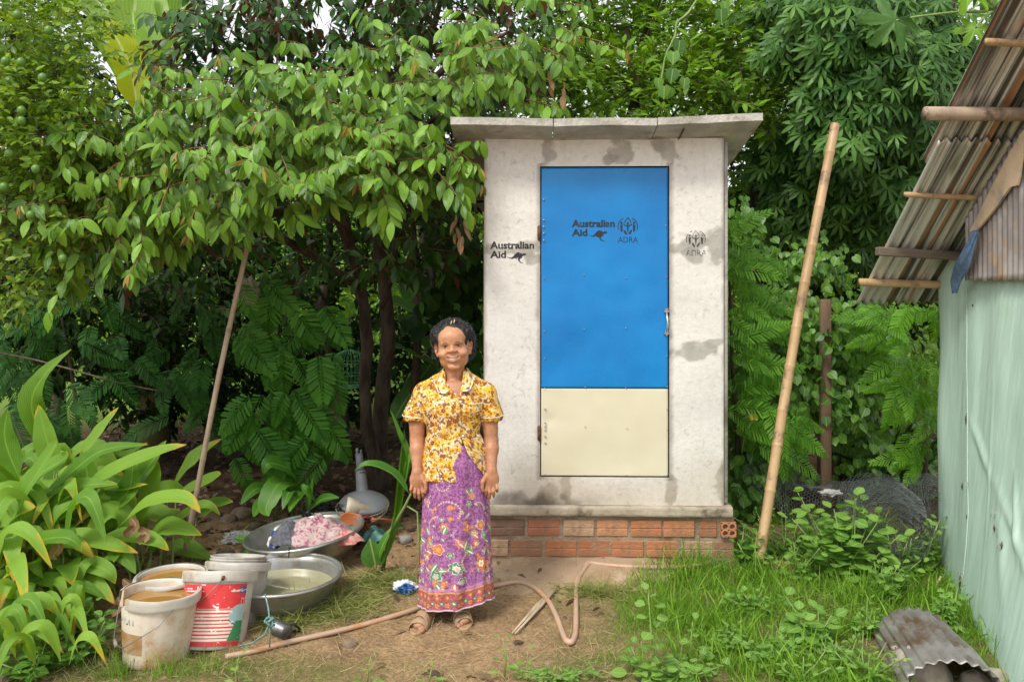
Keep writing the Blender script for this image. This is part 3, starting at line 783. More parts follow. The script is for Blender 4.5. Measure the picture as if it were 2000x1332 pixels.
# leaf kinds
LM = {}
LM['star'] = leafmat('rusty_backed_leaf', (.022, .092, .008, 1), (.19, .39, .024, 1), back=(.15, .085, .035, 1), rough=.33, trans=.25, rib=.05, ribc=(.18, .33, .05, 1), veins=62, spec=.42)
LM['stard'] = leafmat('shaded_rusty_backed_leaf', (.012, .05, .007, 1), (.05, .15, .015, 1), back=(.11, .06, .03, 1), rough=.4, trans=.2, rib=0, spec=.35)  # darker copy of the star leaf, shade put into its colour
LM['frondd'] = leafmat('shaded_feathery_leaf', (.012, .055, .008, 1), (.035, .13, .015, 1), rough=.6, spec=.2, trans=.3, rib=0)  # feathery leaf again with the shade painted into its greens
LM['young'] = leafmat('young_rusty_leaf', (.34, .15, .03, 1), (.34, .34, .05, 1), rough=.5, trans=.3, rib=0)
LM['lime'] = leafmat('lime_leaf', (.05, .14, .01, 1), (.22, .37, .02, 1), rough=.42, spec=.3, trans=.3, tip=(.5, .45, .05, 1), tiplo=.98, rib=.05)
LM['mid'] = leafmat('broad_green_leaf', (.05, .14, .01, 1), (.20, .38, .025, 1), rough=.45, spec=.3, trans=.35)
LM['dark'] = leafmat('shade_toned_leaf', (.010, .033, .006, 1), (.032, .085, .010, 1), rough=.6, spec=.2, trans=.25, rib=0)  # near-black greens paint the gloom of the grove into the leaf
LM['palm'] = leafmat('palmate_leaf', (.02, .08, .012, 1), (.10, .22, .035, 1), rough=.45, spec=.3, trans=.22, rib=.0)
LM['far'] = leafmat('sun_toned_bush_leaf', (.12, .24, .03, 1), (.30, .48, .07, 1), rough=.5, trans=.4, rib=0)  # sunlight on far leaves put into a brighter colour
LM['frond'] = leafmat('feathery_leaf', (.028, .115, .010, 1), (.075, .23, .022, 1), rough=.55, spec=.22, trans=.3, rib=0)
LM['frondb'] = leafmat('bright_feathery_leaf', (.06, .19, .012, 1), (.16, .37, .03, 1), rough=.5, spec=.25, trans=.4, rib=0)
LM['turm'] = leafmat('ribbed_long_leaf', (.08, .21, .015, 1), (.24, .42, .05, 1), rough=.45, spec=.3, trans=.35, tip=(.50, .40, .03, 1), dead=(.36, .20, .09, 1), rib=.045, ribc=(.22, .40, .05, 1), veins=95, tiplo=.94)
LM['turmg'] = leafmat('green_long_leaf', (.05, .17, .015, 1), (.12, .30, .03, 1), rough=.36, trans=.3, rib=.06, ribc=(.22, .40, .08, 1), veins=95)
LM['ban'] = leafmat('banana_leaf', (.34, .48, .02, 1), (.56, .62, .03, 1), rough=.4, trans=.5, rib=.05, ribc=(.75, .8, .35, 1), veins=75)
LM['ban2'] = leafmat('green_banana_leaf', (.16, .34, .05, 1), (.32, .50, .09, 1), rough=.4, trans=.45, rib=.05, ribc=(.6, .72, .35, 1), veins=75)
LM['band'] = leafmat('shaded_banana_leaf', (.06, .17, .03, 1), (.12, .26, .05, 1), rough=.4, trans=.35, rib=.05, veins=160)  # banana greens darkened, shade painted into the colour
LM['weed'] = leafmat('soft_weed_leaf', (.10, .24, .03, 1), (.22, .40, .07, 1), rough=.55, trans=.35, rib=.05, ribc=(.35, .5, .15, 1), veins=40)
LM['heart'] = leafmat('vine_leaf', (.045, .14, .02, 1), (.15, .32, .04, 1), rough=.4, trans=.35, rib=.04)
LM['dead'] = leafmat('dead_leaf', (.20, .11, .05, 1), (.36, .22, .11, 1), rough=.7, trans=.2, rib=.05)
LM['grass'] = leafmat('grass_blade', (.07, .19, .015, 1), (.24, .42, .045, 1), rough=.55, spec=.25, trans=.35, rib=0)
LM['dry'] = leafmat('dry_grass', (.34, .26, .13, 1), (.48, .40, .20, 1), rough=.7, trans=.2, rib=0)
t_star = tl_leaf(.40, .16, .22, 6); t_lime = tl_leaf(.48, .14, .12, 4); t_obl = tl_leaf(.36, .12, .15, 4)
t_dia = tl_diamond(); t_fr = tl_frond(); t_frb = tl_frond(15, .27, .040, .45, 1.2); t_palm = tl_palm(); t_h = tl_heart()
t_round = tl_leaf(.78, .08, .12, 6, peak=.5, pet=.12)

# ---------------- star apple tree ----------------
S = thing('fruit_tree', 'spreading fruit tree with glossy drooping leaves rusty underneath, left of the latrine roof', 'tree', (P(745, 900, 6.6).x, 6.6, 0))
f_ = lambda a, b, d: P(a, b, d)
tr = [Vector((P(748, 0, 6.6).x, 6.6, -.05)), f_(742, 800, 6.6), f_(757, 640, 6.55), f_(738, 450, 6.5), f_(735, 300, 6.3), f_(760, 140, 6.1)]
limb(S, tr, [.078, .065, .058, .052, .045, .025], name='trunk', n=12)
limb(S, [Vector((P(740, 0, 6.55).x, 6.5, -.03)), f_(735, 910, 6.5), f_(712, 800, 6.4), f_(715, 640, 6.35), f_(690, 500, 6.2), f_(640, 400, 6.0), f_(560, 340, 5.6), f_(460, 300, 5.1)], [.06, .054, .05, .046, .042, .036, .026, .015], name='trunk', n=10)
for pts, r in (([f_(738, 470, 6.5), f_(790, 330, 6.0), f_(830, 250, 5.4), f_(900, 200, 5.0)], [.04, .03, .02, .01]),
               ([f_(690, 500, 6.2), f_(660, 350, 5.7), f_(640, 250, 5.3), f_(600, 180, 5.0)], [.035, .03, .02, .01]),
               ([f_(640, 400, 6.0), f_(480, 420, 5.5), f_(340, 400, 5.0), f_(200, 420, 4.7)], [.04, .03, .02, .01]),
               ([f_(700, 560, 6.2), f_(560, 470, 5.7), f_(430, 440, 5.1), f_(300, 480, 4.7)], [.035, .028, .018, .008]),
               ([f_(735, 300, 6.3), f_(560, 150, 5.9), f_(450, 60, 5.7)], [.035, .025, .01]),
               ([f_(735, 350, 6.3), f_(850, 150, 5.8), f_(1000, 60, 5.4)], [.03, .025, .01]),
               ([f_(745, 600, 6.5), f_(770, 520, 6.3), f_(775, 420, 6.2), f_(800, 360, 6.0)], [.03, .025, .02, .01]),
               ([f_(545, 0, 5.6), f_(545, 80, 5.5), f_(540, 130, 5.4)], [.012, .012, .006])):
    limb(S, pts, r)
fb = [(330, 290, 4.55, 190, 95, .35, 84), (560, 225, 4.75, 190, 80, .35, 76), (230, 420, 4.5, 150, 85, .3, 50), (450, 340, 4.4, 160, 62, .3, 54),
      (690, 300, 4.65, 130, 90, .3, 56), (800, 290, 4.75, 90, 90, .3, 38), (850, 130, 5.0, 150, 80, .35, 62), (1010, 60, 5.2, 130, 75, .3, 34), (690, 150, 5.1, 150, 80, .3, 36), (470, 190, 4.9, 150, 60, .3, 28),
      (180, 320, 4.7, 130, 80, .3, 34), (980, 170, 5.1, 80, 50, .2, 12)]
p, v = blobs(fb, .4)
dr = v*np.array([1, .5, .4])+OUT*.55+np.array([0, 0, -.35])+rv(len(p), .3)
M1, T1 = twigs(p, dr, .25, 9, .112, a=.35, b=.75, c=.95, up=(-.1, -1.0, .75), jit=.30, lsj=.32)
# long hanging twigs at the lower edge
hang = [(165, 470, 95, 610, 4.35), (215, 480, 190, 560, 4.4), (290, 470, 262, 545, 4.4), (330, 400, 250, 410, 4.4), (390, 400, 372, 450, 4.35), (420, 380, 430, 440, 4.3), (560, 390, 590, 440, 4.5), (745, 370, 765, 430, 4.45), (760, 330, 800, 370, 4.45),
        (850, 330, 905, 400, 4.5), (880, 300, 925, 420, 4.55), (500, 380, 520, 430, 4.4), (640, 370, 650, 400, 4.5), (120, 470, 60, 480, 4.4), (700, 340, 700, 350, 4.5), (350, 330, 270, 360, 4.4), (620, 330, 600, 370, 4.4), (150, 520, 140, 560, 4.5)]
hp = np.array([P(a, b, d) for a, b, c, e, d in hang]); hq = np.array([P(c, e, d-.06) for a, b, c, e, d in hang])
M2, T2 = twigs(hp, hq-hp, np.linalg.norm(hq-hp, axis=1)*.9, 9, .14, a=.45, b=.75, c=.55, up=(-.1, -1, .55), jit=.15, upj=.2)
leaves(S, t_star, np.concatenate([M2, M1]), LM['star'], 300)
stufftwigs(S, np.concatenate([T1, T2]), mat('rusty_twig', (.32, .15, .06, 1), (.16, .10, .06, 1), 20, .8))
te = T1[:, :3, 3]+T1[:, :3, 1]
ym, _ = twigs(np.concatenate([hq, te[::2]]), np.concatenate([hq-hp, dr[::2]]), .02, 3, .085, a=.2, b=.3, c=1.0, up=(0, -1, .2))
W = leaves(S, tl_leaf(.20, .5, .1, 4), ym[np.r_[0:54:2, 54:len(ym):5]], LM['young'], 150, name='young_leaf', stuff='young_leaves')
# shaded inner and upper foliage of the same tree
ib = [(620, 470, 5.9, 320, 80, .5, 34), (470, 60, 5.8, 110, 90, .4, 40), (430, 130, 5.9, 90, 60, .4, 40), (400, 60, 6.1, 40, 60, .4, 16), (640, 40, 5.8, 200, 90, .5, 80), (860, 10, 5.9, 160, 90, .5, 55), (800, 430, 6.0, 130, 110, .4, 45), (300, 470, 5.5, 240, 80, .4, 40),
      (860, 240, 5.7, 120, 120, .4, 55), (560, 260, 5.5, 260, 100, .4, 70), (980, 120, 6.0, 120, 90, .4, 34), (640, -130, 6.3, 330, 130, .9, 110), (900, -130, 6.3, 350, 130, .9, 100), (300, 330, 5.3, 250, 120, .4, 60)]
p, v = blobs(ib, .6); dr = v*np.array([1, 1, .5])+rv(len(p), .3)
M1, T1 = twigs(p, dr, .3, 8, .14, a=.4, b=.7, c=.7, up=(0, -.5, 1), jit=.35)
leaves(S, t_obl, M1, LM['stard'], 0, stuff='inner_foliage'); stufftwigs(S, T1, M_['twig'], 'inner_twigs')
bd, _ = twigs(np.array([P(905, 420, 4.6), P(1075, 130, 5.1), P(1100, 150, 5.1), P(890, 410, 4.65)]), np.tile([0, 0, -1.], (4, 1)), .16, 4, .10, a=.6, b=.3, c=.5)
leaves(S, t_star, bd, LM['dead'], 25, name='dead_leaf')

# ---------------- lime tree on the left ----------------
L_ = thing('lime_tree', 'lime tree with small bright leaves and green limes at the left edge', 'tree', (P(-70, 900, 4.9).x, 4.9, 0))
limb(L_, [Vector((L_.location.x, 4.9, 0)), P(-60, 700, 4.9), P(0, 450, 4.8), P(80, 250, 4.7), P(120, 80, 4.7)], [.05, .045, .035, .02, .008], name='trunk')
for e in ((150, 330, 4.5), (60, 150, 4.4), (200, 200, 4.6), (30, 500, 4.5), (120, 520, 4.6)):
    limb(L_, [P(35, 480, 4.8), P(35+.5*(e[0]-35), 400+.5*(e[1]-480)*.8, 4.7), P(*e)], [.018, .012, .005])
lb = [(70, 70, 4.5, 150, 120, .35, 230), (60, 260, 4.4, 150, 120, .35, 330), (80, 430, 4.5, 130, 110, .35, 230), (130, 200, 4.7, 70, 80, .3, 60), (190, 300, 4.75, 90, 90, .3, 90), (0, 180, 4.3, 60, 200, .3, 110), (105, 150, 5.0, 85, 130, .25, 190), (60, 550, 4.6, 90, 60, .25, 60)]
p, v = blobs(lb, .45); dr = v+OUT*.4+rv(len(p), .5)+np.array([0, 0, .2])
M1, T1 = twigs(p, dr, .13, 7, .058, a=.55, b=.8, c=.15, up=(0, -.7, 1), jit=.4, upj=.5)
leaves(L_, t_lime, M1, LM['lime'], 300); stufftwigs(L_, T1, M_['stem'])
limem = mat('lime_skin', (.06, .16, .02, 1), (.10, .22, .03, 1), 12, .35, bump=.2, bs=200)
lm = MB(); lm.lathe([(0.0005, -.024), (.011, -.021), (.019, -.012), (.0215, 0), (.019, .012), (.010, .021), (.0005, .025)], 14)
lme = lm.me('lime'); lme.materials.append(limem)
for px, py in ((34, 30), (11, 120), (41, 122), (83, 152), (42, 216), (123, 505), (42, 236), (8, 365), (70, 330), (95, 60), (18, 300), (60, 420)):
    link('lime', lme, None, L_, Vector(P(px, py, 4.03))-L_.location)

# ---------------- banana plants ----------------
def blade(pts, wd, rows=14, cols=6, fold=.25, tear=0, curl=0, pet=.0, prof=None, name='leaf', m=None, parent=None, wav=.0, up=None, seed=0):
    """long leaf along a smooth path; centre rib, folded halves, optional tears"""
    pts = [Vector(p) for p in pts]; n = rows+1
    def cr(u):
        k = u*(len(pts)-1); i_ = min(int(k), len(pts)-2); f = k-i_
        p0 = pts[max(i_-1, 0)]; p1 = pts[i_]; p2 = pts[i_+1]; p3 = pts[min(i_+2, len(pts)-1)]
        return .5*((2*p1)+(p2-p0)*f+(2*p0-5*p1+4*p2-p3)*f*f+(3*p1-p0-3*p2+p3)*f**3)
    C = np.array([cr(k/rows) for k in range(n)]); tg = unit(np.gradient(C, axis=0))
    up = np.array(up if up is not None else (0, -.5, 1)); V = []; A = []
    rs = np.random.default_rng(seed+17)
    for k in range(n):
        t = k/rows; tb = (t-pet)/(1-pet)
        if prof: wv = wd*prof(t)
        else: wv = wd*(max(0, math.sin(PI*max(0, tb)**.72))**.95) if tb > 0 else .0
        wv = max(wv, .004 if t < 1 else .001)
        s = np.cross(tg[k], up); s /= np.linalg.norm(s)+1e-9; nn = np.cross(s, tg[k])
        for c in range(-cols//2, cols//2+1):
            a = c/(cols/2); 
            off = s*a*wv*.5+nn*(abs(a)*fold*wv*.5+curl*a*a*wv*.3+wav*wv*math.sin(t*23+c*1.3+seed)*abs(a))
            V.append(C[k]+off); A.append((t, .5+.5*a, rs.random(), 1))
    w_ = cols+1; Q = []
    for k in range(rows):
        for c in range(cols):
            if tear and rs.random() < tear*(1.2 if c in (0, cols-1) else .25): continue
            Q.append((k*w_+c, k*w_+c+1, k*w_+w_+c+1, k*w_+w_+c))
    V = np.array(V)
    if parent: V = V-np.array(parent.location)
    return link(name, mesh_np(name, V, np.array(Q), np.array(A, float)), m, parent)
B = thing('banana_plant', 'banana plant with big backlit yellow-green leaves at the top left', 'banana plant', (P(300, 900, 7.6).x, 7.6, .1))
b = MB(off=B.location); b.tube([B.location-Vector((0, 0, .1)), P(300, 500, 7.6), P(292, 150, 7.6)], [.14, .12, .08], 12); o = b.build('stem', mat('banana_stem', (.25, .3, .1, 1), (.2, .15, .07, 1), 4, .6), B); o.location = (0, 0, 0)
for pts, wd, tr_, mk in (([(268, 220, 7.0), (258, 140, 6.95), (238, 95, 6.9), (208, 38, 6.85)], .27, 0, 'ban'), ([(290, 230, 7.3), (285, 130, 7.3), (262, 40, 7.3), (275, -50, 7.3)], .40, .01, 'ban2'), ([(300, 230, 7.4), (305, 120, 7.3), (296, 20, 7.4), (290, -50, 7.5)], .30, .02, 'ban2'),
                         ([(300, 220, 7.2), (315, 140, 7.1), (335, 95, 7.0), (362, 66, 7.0)], .20, .03, 'ban2'), ([(285, 200, 7.5), (235, 110, 7.1), (200, 60, 7.0), (160, 58, 6.9)], .26, .04, 'ban2'), ([(270, 200, 7.8), (235, 60, 7.8), (190, 0, 7.9), (150, -40, 8)], .40, .03, 'ban2'), ([(290, 200, 7.9), (340, 60, 8.0), (370, -20, 8.1), (380, -60, 8.1)], .34, .03, 'ban2')):
    blade([P(*q) for q in pts], wd, 34, 10, .35, tr_, 0, prof=lambda t: min(1, t*5)*min(1, (1-t)*3.2)**.6+.01, m=LM[mk], parent=B, wav=.02, up=(.35, -1, .1), seed=int(pts[0][0])+len(mk))
B2 = thing('banana_plant', 'young banana plant with dark arching leaves behind the woman, between the trunks and the latrine', 'banana plant', (P(850, 900, 8.2).x, 8.2, .1))
b = MB(off=B2.location); b.tube([B2.location-Vector((0, 0, .1)), P(855, 750, 8.2), P(850, 650, 8.2)], [.07, .06, .04], 10); o = b.build('stem', M_['stem'], B2); o.location = (0, 0, 0)
for pts, wd in (([(870, 700, 8.0), (840, 640, 7.8), (790, 600, 7.6), (755, 590, 7.5)], .22), ([(860, 720, 8.0), (820, 700, 7.7), (780, 680, 7.4), (745, 678, 7.2)], .2), ([(850, 700, 8.1), (800, 770, 7.8), (770, 820, 7.6)], .2), ([(850, 700, 8.3), (880, 560, 8.3), (860, 470, 8.3)], .3), ([(850, 700, 8.3), (800, 560, 8.6), (720, 470, 8.7)], .3)):
    blade([P(*q) for q in pts], wd, 24, 6, .3, .03, 0, prof=lambda t: min(1, t*5)*min(1, (1-t)*4)**.6+.01, m=LM['band'], parent=B2, wav=.04, up=(0, -.6, 1), seed=int(pts[1][0]))

# ---------------- trees behind ----------------
def tree(name, label, base, top, d, r, bl, tl, m, ls, L=.3, k=7, nind=0, a=.45, b=.8, c=.35, up=(0, -.5, 1), branches=6, cat='tree', group=None, shell=.55, bark=None, out=.3, jit=.35):
    bx = P(base, 900, d).x; S = thing(name, label, cat, (bx, d, float(gh(bx, d))-.03), 0, group)
    tp = P(top[0], top[1], d); mid = S.location.lerp(tp, .5)+Vector((RNG.normal(0, .1), RNG.normal(0, .1), 0))
    limb(S, [S.location, mid, tp], [r, r*.75, r*.35], bark, name='trunk')
    p, v = blobs(bl, shell)
    cs = RNG.choice(len(p), branches, replace=False)
    for q in cs:
        s = S.location.lerp(tp, RNG.uniform(.45, .9)); e = Vector(p[q]); limb(S, [s, s.lerp(e, .5)+Vector((0, 0, .12)), e], [r*.4, r*.25, r*.08], bark, n=6)
    dr = v+OUT*out+rv(len(p), .45)
    M1, T1 = twigs(p, dr, L, k, ls, a=a, b=b, c=c, up=up, jit=jit)
    leaves(S, tl, M1, m, nind); stufftwigs(S, T1, M_['twig']); return S
tree('broadleaf_tree', 'bright green tree with oblong leaves directly above and behind the latrine roof', 1215, (1225, 60), 6.9, .075,
     [(1300, 190, 6.6, 230, 55, .5, 170), (1100, 170, 6.8, 110, 80, .4, 80), (1450, 90, 6.7, 110, 110, .5, 120), (1250, 60, 7.1, 240, 110, .6, 220), (1400, 0, 7.2, 220, 90, .6, 90), (1100, 40, 7.2, 140, 100, .5, 70), (1520, 200, 6.8, 70, 60, .4, 40), (1250, -120, 7.4, 330, 120, .8, 90)],
     t_obl, LM['mid'], .125, L=.28, k=9, nind=300, a=.6, b=.8, c=.0, out=.35)
# palmate tree
PT = thing('palmate_leaf_tree', 'tree with dark hand-shaped leaves hanging between the latrine and the tin roof', 'tree', (P(1740, 900, 7.2).x, 7.2, 0))
limb(PT, [PT.location, P(1720, 600, 7.2), P(1745, 300, 7.1), P(1790, 60, 6.9), P(1800, -100, 6.8)], [.07, .06, .045, .03, .02], name='trunk')
for pts in ([(1745, 300, 7.1), (1850, 120, 6.4), (1865, 0, 6.2)], [(1840, 195, 6.3), (1850, 60, 6.2), (1870, -20, 6.2)], [(1760, 250, 7), (1640, 160, 6.4), (1560, 80, 6.2)], [(1745, 400, 7.1), (1660, 300, 6.5), (1600, 250, 6.3)], [(1838, 190, 6.3), (1815, 90, 6.2), (1800, 20, 6.3), (1750, 60, 6.3)]):
    limb(PT, [P(*q) for q in pts], [.028, .018, .008])
pb = [(1640, 70, 5.9, 130, 80, .35, 95), (1700, 180, 6.0, 150, 90, .35, 100), (1640, 250, 5.9, 90, 50, .3, 42), (1790, 110, 6.3, 110, 120, .4, 70), (1750, 330, 6.4, 120, 120, .4, 80), (1600, 330, 6.8, 130, 110, .4, 60), (1560, 30, 6.4, 90, 60, .3, 34), (1850, 260, 6.6, 80, 120, .4, 40), (1640, 420, 7.0, 140, 100, .4, 55), (1750, -80, 6.6, 280, 100, .5, 70)]
p, v = blobs(pb, .5); n = len(p)
Mx = []
for q in range(6):
    Mx.append(frames(p+rv(n, .09), unit(v*np.array([1, .3, .3])+OUT*.5+np.array([0, 0, -1.1])+rv(n, .35)), np.array([0, -1.0, .8])+rv(n, .35), RNG.uniform(.10, .155, n)))
leaves(PT, t_palm, np.concatenate(Mx), LM['palm'], 300)
# papaya leaf at top right
PA = thing('papaya_plant', 'papaya stalk with a large lobed leaf above the tin roof', 'papaya', (P(1962, 900, 5.2).x, 5.2, 0))
limb(PA, [PA.location, P(1960, 500, 5.2), P(1945, 70, 5.2), P(1935, 5, 5.1), P(1930, -60, 5.1)], [.035, .03, .02, .016, .014], M_['stem'], name='stem')
def lobed(px, py, d, s, rot, m, tilt=(0, -1, .4)):
    V = [(0, 0, 0)]; A = [(0, .5, 0, 1)]; n = 64
    for k in range(n+1):
        a = -2.75+5.5*k/n; lobe = abs(math.cos(a*3.5*.9)); r = .35+.65*lobe**1.5*(1-.25*abs(a)/2.7); r *= 1+.09*math.sin(a*31)
        V.append((r*math.sin(a), r*math.cos(a), -.3*r*r+.1*math.sin(a*7))); A.append((min(r, 1), .5+.5*math.cos(a*7), 0, 1))
    Fq = [(0, k+1, k) for k in range(1, n+1)]; M = frames(np.array([P(px, py, d)]), np.array([rot]), np.array([tilt]), s)
    leaves(PA, (np.array(V, float), np.array(Fq), np.array(A, float)), M, m, 1)
lobed(1748, 38, 4.9, .21, (-.75, -.2, -.75), LM['palm'], (.2, -1, .5)); lobed(1905, 55, 5.0, .13, (-.6, -.2, -.7), LM['mid'], (-.5, -1, .1)); lobed(1890, -30, 5.0, .22, (-.2, -.3, -.5), LM['mid']); lobed(1965, -10, 5.1, .22, (.6, -.2, -.5), LM['palm'])
for e in ((1750, 40, 4.9), (1905, 55, 5), (1890, -30, 5), (1965, -10, 5.1)):
    limb(PA, [P(1938, 22, 5.1), P((1938+e[0])/2, (22+e[1])/2-4, 5.0), P(*e)], [.010, .008, .006], M_['stem'], name='petiole', n=6)
# dense background trees: (base px, top, depth, blobs)
bk = [(120, 8.0, .09, [(30, 60, 8, 160, 180, .8, 260), (120, 330, 7.4, 260, 130, .8, 240), (120, 560, 6.6, 300, 130, .5, 260), (180, 690, 6.9, 280, 90, .4, 170)], 'dark', 'dark leafy tree behind the lime tree at the far left'),
      (430, 8.6, .08, [(430, 290, 8.6, 260, 110, .7, 130), (420, 480, 8.2, 260, 130, .8, 230), (560, 590, 7.6, 200, 110, .5, 190), (420, 740, 7.8, 230, 80, .4, 170), (640, 740, 8.0, 120, 110, .4, 120)], 'dark', 'dense tree in deep shade behind the thin bamboo pole'),
      (900, 8.8, .08, [(850, 220, 8.4, 230, 160, .8, 220), (860, 430, 8.2, 170, 130, .8, 170), (820, 700, 8.4, 110, 110, .4, 70), (1000, 60, 8.8, 260, 110, .8, 110)], 'dark', 'shaded tree rising behind the woman beside the latrine wall'),
      (1480, 9.0, .07, [(1500, 330, 8.6, 200, 150, .8, 240), (1480, 480, 8.0, 120, 110, .6, 100), (1500, 100, 9, 260, 140, .8, 180)], 'mid', 'leafy tree just right of the latrine with sky showing through'),
      (1620, 8.4, .05, [(1650, 350, 8.2, 190, 130, .6, 190), (1680, 540, 7.9, 190, 110, .5, 150)], 'dark', 'slender tree behind the thick bamboo pole'),
      (1850, 9.2, .07, [(1850, 180, 9, 200, 180, .8, 200), (1800, 420, 8.4, 160, 130, .7, 180), (1900, 0, 9, 220, 100, .8, 90)], 'mid', 'green tree behind the corrugated tin roof')]
for base, d, r, bl, mk, lab in bk:
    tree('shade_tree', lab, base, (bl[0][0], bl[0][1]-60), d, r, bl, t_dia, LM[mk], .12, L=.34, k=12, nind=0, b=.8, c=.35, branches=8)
# thin trunks in the grove
for px, d, lab in ((625, 8.4, 'thin dark trunk left of the bird cage'), (795, 7.8, 'slim trunk seen between the fruit tree and the woman'), (655, 7.4, 'short thick dark trunk below the bird cage'), (905, 8.0, 'grey trunk right behind the head of the woman'), (320, 7.8, 'thin trunk in shade left of the thin bamboo pole'),
                   (1462, 7.6, 'thin trunk just right of the latrine wall'), (1575, 8.2, 'thin trunk behind the thick bamboo pole'), (1690, 7.8, 'thin trunk below the tin roof edge')):
    bx = P(px, 0, d).x; S2 = thing('thin_tree', lab, 'tree', (bx, d, float(gh(bx, d))-.03)); r = RNG.uniform(.035, .07) if px != 655 else .11
    tp = P(px+RNG.normal(0, 25), 250 if px != 655 else 560, d)
    limb(S2, [S2.location, S2.location.lerp(tp, .35)+Vector((.05, 0, 0)), S2.location.lerp(tp, .7)-Vector((.05, 0, 0)), tp], [r, r*.85, r*.7, r*.4], name='trunk')
    p, v = blob(px, 330, d, 90, 90, .5, 50); M1, T1 = twigs(p, v+rv(len(p), .3), .3, 8, .11, c=.4); leaves(S2, t_dia, M1, LM['dark'], 0); stufftwigs(S2, T1, M_['twig'])
# canopy: high crowns out of view, added over the grove to shade it
def canopy(lab, px, d, r, bl, mk='dark', ls=.2):
    tree('tall_tree', lab, px, (bl[0][0], bl[0][1]), d, r, bl, t_dia, LM[mk], ls, L=.45, k=9, nind=0, branches=5)
canopy('tall tree added over the grove at left, its unseen crown placed to darken it', 300, 10.5, .14, [(620, -270, 7.6, 300, 120, 1.2, 230), (-150, -250, 7.6, 200, 130, 1.2, 90), (700, -560, 9.8, 500, 150, 2, 160)])
canopy('tall tree added behind the woman, its unseen crown placed to shade the ground', 850, 10.8, .13, [(760, -260, 8.4, 420, 110, 1.6, 300), (950, -500, 9.5, 700, 150, 2, 260)])
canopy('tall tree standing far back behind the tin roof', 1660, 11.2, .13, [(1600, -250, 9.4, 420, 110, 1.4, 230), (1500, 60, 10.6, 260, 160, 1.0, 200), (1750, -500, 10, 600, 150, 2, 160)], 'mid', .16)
# sunlit bushes beyond
for px, py, d, rx, ry, lab in ((330, 690, 13, 260, 90, 'sunlit bush glimpsed beyond the grove at left'), (700, 560, 12.5, 220, 150, 'sunlit bush glimpsed behind the bird cage'), (880, 560, 12, 150, 190, 'sunlit bush glimpsed behind the woman'), (620, 420, 13, 260, 130, 'bright bush high behind the fruit tree trunks'),
                               (1480, 600, 11.5, 200, 130, 'sunlit bush seen right of the latrine'), (1700, 640, 11, 220, 130, 'sunlit bush seen below the tin roof'), (120, 520, 14, 220, 160, 'bright bush far behind the lime tree'), (1120, 300, 12, 220, 200, 'bright bush hidden mostly by the latrine roof'), (1300, 150, 13, 300, 130, 'pale bush crown beyond the latrine roof')):
    c = P(px, py, d); S2 = thing('leafy_bush', lab, 'bush', (c.x, d, float(gh(c.x, d))))
    limb(S2, [S2.location, S2.location.lerp(c, .6), c], [.06, .04, .02], name='stem')
    p, v = blob(px, py, d, rx, ry, .8, int(rx*ry/90)+60); M1, T1 = twigs(p, v+rv(len(p), .5), .35, 9, .16, c=.2, b=.8); leaves(S2, t_dia, M1, LM['far'], 0)
# far wood closing the view
p = np.stack([RNG.uniform(-16, 16, 5200), RNG.uniform(17, 21, 5200), .8+RNG.random(5200)**1.2*3.2], -1)
M1, _ = twigs(p, rv(len(p)), .5, 8, .30, c=.2)
o = link('far_wood', join('far_wood', t_dia, M1), LM['far']); tag(o, 'mass of sunlit greenery far beyond the grove', 'greenery', None, 'stuff')

# ---------------- feathery shrubs ----------------
def frond_set(S, items, tl, m, s, name='frond'):
    """items: (px,py,d, dx,dy px direction, scale)"""
    pos = np.array([P(a, b, d) for a, b, d, *_ in items]); dr = np.array([[q[3], -.25+RNG.normal(0, .15), -q[4]] for q in items], float)
    up = np.array([0, -1.0, .55])+rv(len(pos), .18); sz = np.array([q[5] for q in items])*s
    leaves(S, tl, frames(pos, dr, up, sz), m, 300, name=name)
FS = thing('feathery_shrub', 'shrub with large feathery leaves in shade beside the thin bamboo pole', 'shrub', (P(560, 900, 5.6).x, 5.7, 0))
limb(FS, [FS.location, P(560, 850, 5.65), P(550, 700, 5.65), P(540, 580, 5.6)], [.022, .018, .014, .008], name='stem')
its = []
for px, py, n, sp in ((490, 560, 5, 60), (560, 590, 7, 60), (620, 610, 7, 40), (480, 650, 7, 45), (560, 680, 8, 60), (630, 690, 6, 50), (480, 760, 6, 50), (560, 780, 9, 60), (640, 800, 6, 50), (510, 850, 8, 50), (590, 860, 8, 45), (470, 860, 5, 30), (600, 740, 6, 60)):
    for q in range(int(n*.68)):
        a = RNG.uniform(-1.0, 1.0); its.append((px+RNG.normal(0, sp*.5), py+RNG.normal(0, 18), 5.35+RNG.uniform(-.15, .25), math.sin(a)*.9, .25+math.cos(a)*.8, RNG.uniform(.75, 1.2)))
frond_set(FS, its, tl_frond(14, .36, .062, .3, 1.2), LM['frond'], .29)
FS2 = thing('feathery_shrub', 'tall feathery shrub in deep shade behind the long-leaved clump at left', 'shrub', (P(150, 900, 6.0).x, 6.0, 0))
limb(FS2, [FS2.location, P(150, 800, 6), P(120, 620, 6)], [.02, .016, .008], name='stem')
its = [(RNG.uniform(-20, 420), RNG.uniform(560, 830), 5.7+RNG.uniform(-.3, .4), RNG.uniform(-1, 1), RNG.uniform(.05, .8), RNG.uniform(.8, 1.3)) for _ in range(62)]
frond_set(FS2, its, tl_frond(16, .30, .046, .3), LM['frondd'], .27)
FS3 = thing('feathery_shrub', 'bright feathery shrub growing against the right side of the latrine', 'shrub', (P(1450, 900, 5.5).x, 5.6, 0))
limb(FS3, [FS3.location, P(1440, 850, 5.6), P(1430, 700, 5.6), P(1425, 540, 5.5)], [.02, .017, .014, .008], name='stem')
its = []
